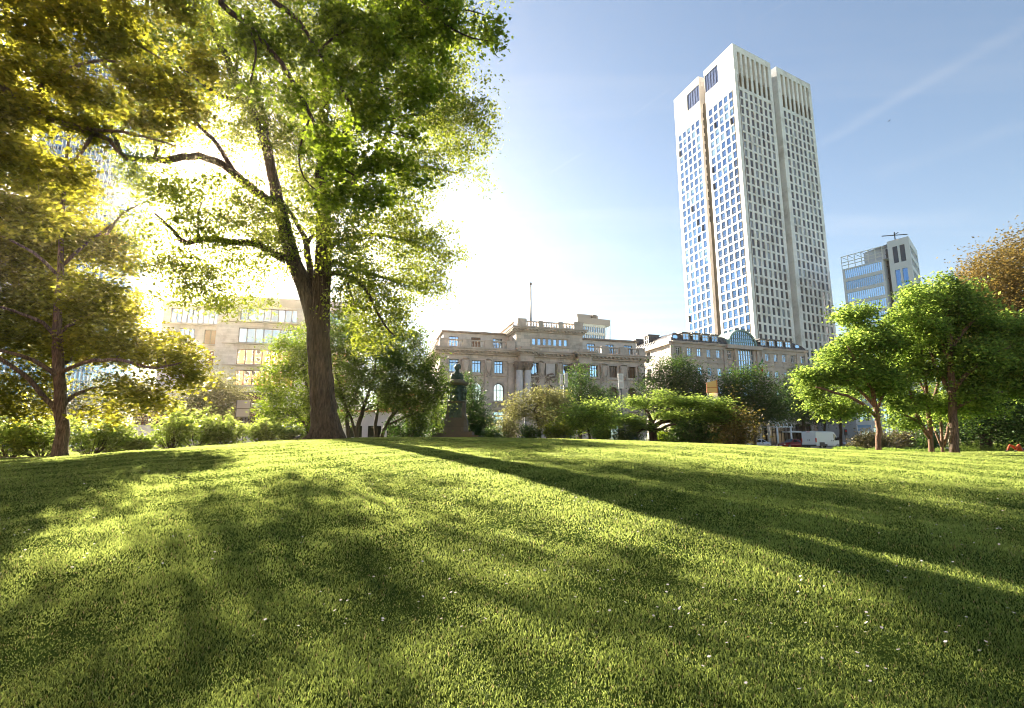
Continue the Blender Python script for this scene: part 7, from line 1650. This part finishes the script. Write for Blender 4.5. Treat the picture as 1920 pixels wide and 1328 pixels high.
board('road_sign', 'small wide sign low behind the grey sign post', 452, 49, 443, 452, 768, 776, (M['white_paint'], M['metal']), 452, rib=False)
board('advertising_board', 'yellow board with an orange rim standing among the trees before the hotel', 1334, 50, 1324, 1344, 718, 736, (M['yellow'], M['orange_rim']), 1335, tilt=.25)
board('notice_board', 'sunlit white poster board half hidden below the yellow board', 1336, 50.5, 1327, 1346, 737, 756, (M['white_paint'], M['metal']), 1342, rib=False)
board('direction_sign', 'wide grey and white direction sign on a tall post at the hotel entrance', 1449, 82, 1441, 1457, 784, 795, (M['sign_back'], M['white_paint']), 1447.5)
board('street_sign', 'small white box sign on a thin grey pole before the museum columns', 984, 44, 981.5, 987, 771, 779, (M['white_paint'], M['metal']), 984.5, rib=False)
board('road_sign', 'pale blue and white striped sign behind the leftmost young tree', 1618, 84, 1606, 1634, 797, 809, (M['sign_blue'], M['white_paint']), 1612)
# bench-like steel barrier under the spreading tree
g_ = gp(1213, 38); r_ = thing('cycle_rack', 'white metal rack seen under the spreading tree', 'rack', tuple(g_))
for k in range(4):
    x = -.35+.3*k; q = MB(); q.tube([(x,0,-.02),(x,0,.5),(x+.06,0,.56),(x+.16,0,.56),(x+.22,0,.5),(x+.22,0,-.02)], .02, 6); q.build('hoop', M['white_paint'], r_, local=True)
q = MB(); q.tube([(-.45,0,.3),(.9,0,.3)], .018, 6); q.build('rail', M['white_paint'], r_, local=True)
# traffic light on a cantilever arm
g_ = gp(220, 46); Y_ = 46; r_ = thing('traffic_light', 'traffic light hanging from a thin arm on a dark pole above the left shrubs', 'traffic light', tuple(g_))
def loc_(px, py, dy=0): p_ = at(px, py, Y_+dy); return (p_.x-g_.x, p_.y-g_.y, p_.z-g_.z)
q = MB(); q.tube([(0,0,-.05),loc_(220,768)], .10, 8); q.build('pole', M['dark_metal'], r_, local=True)
q = MB(); q.tube([loc_(220,781),loc_(205,778),loc_(186,775)], [.05,.045,.04], 6); q.tube([loc_(221,783),loc_(227,782),loc_(231,787),loc_(231,801)], .04, 6); q.build('arm', M['metal'], r_, local=True)
a_ = loc_(177.5, 770.5, -.15); b_ = loc_(186.5, 786, -.15); q = MB(); q.box(a_[0]+.1, b_[0], a_[1]-.02, a_[1]+.22, b_[2], a_[2]); sg = q.build('signal_head', M['plastic'], r_, local=True)
q = MB(); q.box(a_[0]+.03, b_[0]+.05, a_[1]+.23, a_[1]+.26, b_[2]-.06, a_[2]+.06); q.build('backing_board', M['sign_back'], r_, local=True)
for k in range(3):
    z_ = b_[2]+(a_[2]-b_[2])*(k+.5)/3; q = MB(); cx = (a_[0]+.1+b_[0])/2; q.tube([(cx, a_[1]-.02, z_),(cx, a_[1]-.14, z_+.0)], .09, 10); q.build('visor', M['dark_metal'], sg, local=True)
# pole signal at right of van
g_ = gp(1588, 80); r_ = thing('pedestrian_signal', 'small traffic signal with a red disc on a post behind the van', 'traffic light', tuple(g_))
q = MB(); q.tube([(0,0,-.05),(0,0,2.9)], .06, 8); q.build('post', M['metal'], r_, local=True); q = MB(); q.box(-.17,.17,-.2,.02,1.9,2.8); q.build('signal_head', M['plastic'], r_, local=True)
q = MB(); q.tube([(0,-.2,2.55),(0,-.23,2.55)], .13, 12); q.build('lens', M['tail'], r_, local=True)
# ------------------------------------------------------------------ person lying on the lawn
M['skin'] = simple('skin', (.42,.25,.18), .6); M['trousers'] = simple('red_orange_trousers', (.52,.075,.02), .8, 0, .25, 8, .3, 15); M['shirt'] = simple('dark_shirt', (.05,.05,.06), .85); M['hair'] = simple('hair', (.04,.025,.015), .7)
pg = gp(1905, 38.5); pr = thing('person', 'person lying on the lawn at the far right edge in red-orange trousers, knees drawn up', 'person', (pg.x, pg.y, pg.z))
def skin_mesh(name, pts, edges, rad, mat, root=0, levels=2):
    me = bpy.data.meshes.new(name); me.from_pydata(pts, edges, []); o = bpy.data.objects.new(name, me); COL.objects.link(o); o.parent = pr
    md = o.modifiers.new('skin', 'SKIN'); 
    for i, r_ in enumerate(rad): me.skin_vertices[0].data[i].radius = (r_, r_) if not isinstance(r_, tuple) else r_; me.skin_vertices[0].data[i].use_root = (i == root)
    md.use_smooth_shade = True; sb = o.modifiers.new('sub', 'SUBSURF'); sb.levels = levels; sb.render_levels = levels; me.materials.append(mat); return o
pts = [(.28,0,.15),(.55,0,.16),(.78,0,.17),(.93,0,.19),(1.06,0,.2)]; ed = [(0,1),(1,2),(2,3),(3,4)]; rad = [.135,.125,.14,.055,.07]
def addc(base, chain, rs):
    global pts, ed, rad
    prev = base
    for p_, r_ in zip(chain, rs): pts.append(p_); rad.append(r_); ed.append((prev, len(pts)-1)); prev = len(pts)-1
    return prev
legs = {}
for s_, hip, knee, ank, toe in ((1,(.25,.11,.14),(-.22,.14,.50),(-.45,.15,.10),(-.60,.16,.05)), (-1,(.25,-.11,.14),(.12,-.15,.52),(-.10,-.15,.10),(-.25,-.16,.05))):
    addc(0, [hip, tuple((hip[i]+knee[i])/2 for i in range(3)), knee, tuple((knee[i]+ank[i])/2 for i in range(3)), ank, toe], [.095,.08,.06,.055,.04,.035]); legs[s_] = (hip, knee, ank)
for s_ in (1,-1):
    w_ = addc(2, [(.80,s_*.17,.16),(.62,s_*.30,.09),(.42,s_*.27,.10),(.36,s_*.255,.09)], [.065,.045,.035,.03])
    for k, (dx, dy, ln) in enumerate([(-.05,.035,.07),(-.055,.015,.085),(-.055,-.003,.09),(-.05,-.02,.08)]):
        addc(w_, [(.36+dx,s_*(.255+dy),.085),(.36+dx-ln*.5,s_*(.255+dy*1.2),.08),(.36+dx-ln,s_*(.255+dy*1.2),.06)], [.010,.009,.008])
    addc(w_, [(.34,s_*.21,.08),(.31,s_*.19,.07)], [.012,.010])
body = skin_mesh('body', pts, ed, rad, M['skin'])
q = MB(); q.ball((1.14,0,.20), .105, 1.15, .85, .95, 16); q.tube([(1.13,0,.30),(1.10,0,.325),(1.09,0,.30)], [.012,.018,.012], 6); q.tube([(1.07,-.02,.285),(1.06,0,.295),(1.07,.02,.285)], .009, 5)
for s_ in (1,-1): q.ball((1.165,s_*.035,.285), .013, n=8); q.ball((1.13,s_*.09,.2), .025, 1,.5,1.3, 8)
q.build('head', M['skin'], pr, local=True)
q = MB(); q.ball((1.17,0,.185), .112, 1.1,.9,.9, 14); q.build('hair', M['hair'], pr, local=True)
P0 = [(.30,0,.15)]; E0 = []; R0 = [.15]
for s_ in (1,-1):
    hip, knee, ank = legs[s_]; prev = 0
    for p_, r_ in ((hip,.115),(tuple((hip[i]+knee[i])/2 for i in range(3)),.098),(knee,.08),(tuple((knee[i]+ank[i])/2 for i in range(3)),.075),(ank,.06)): P0.append(p_); R0.append(r_); E0.append((prev, len(P0)-1)); prev = len(P0)-1
P0.append((.42,0,.155)); R0.append(.14); E0.append((0,len(P0)-1))
skin_mesh('trousers', P0, E0, R0, M['trousers'])
P0 = [(.55,0,.16),(.40,0,.155),(.78,0,.17),(.88,0,.18)]; E0 = [(0,1),(0,2),(2,3)]; R0 = [.14,.145,.155,.08]
for s_ in (1,-1): n0 = len(P0); P0 += [(.80,s_*.17,.16),(.70,s_*.24,.12)]; R0 += [.08,.06]; E0 += [(2,n0),(n0,n0+1)]
skin_mesh('shirt', P0, E0, R0, M['shirt'])
for s_ in (1,-1):
    x = -.60 if s_ == 1 else -.25; q = MB(); q.ball((x+.06,s_*.155,.05), .055, 2.0,.8,.8, 12); q.build('shoe', M['plastic'], pr, local=True)
# ------------------------------------------------------------------ air
if HAZE > 0:
    q = MB(); q.box(-320, 420, -150, 480, -4, 176)
    hz = q.build('haze', [], None, origin=(0,0,-4)); m = bpy.data.materials.new('haze_air'); m.use_nodes = True; nt = m.node_tree; nt.nodes.remove(nt.nodes['Principled BSDF'])
    pv = N(nt, 'ShaderNodeVolumePrincipled'); pv.inputs['Color'].default_value = (1.0,.85,.58,1); pv.inputs['Density'].default_value = HAZE; pv.inputs['Anisotropy'].default_value = HAZE_G
    L(nt, pv.outputs[0], nt.nodes['Material Output'].inputs['Volume']); hz.data.materials.append(m); tag(hz, 'thin warm air glowing towards the low sun', 'haze', kind='stuff')
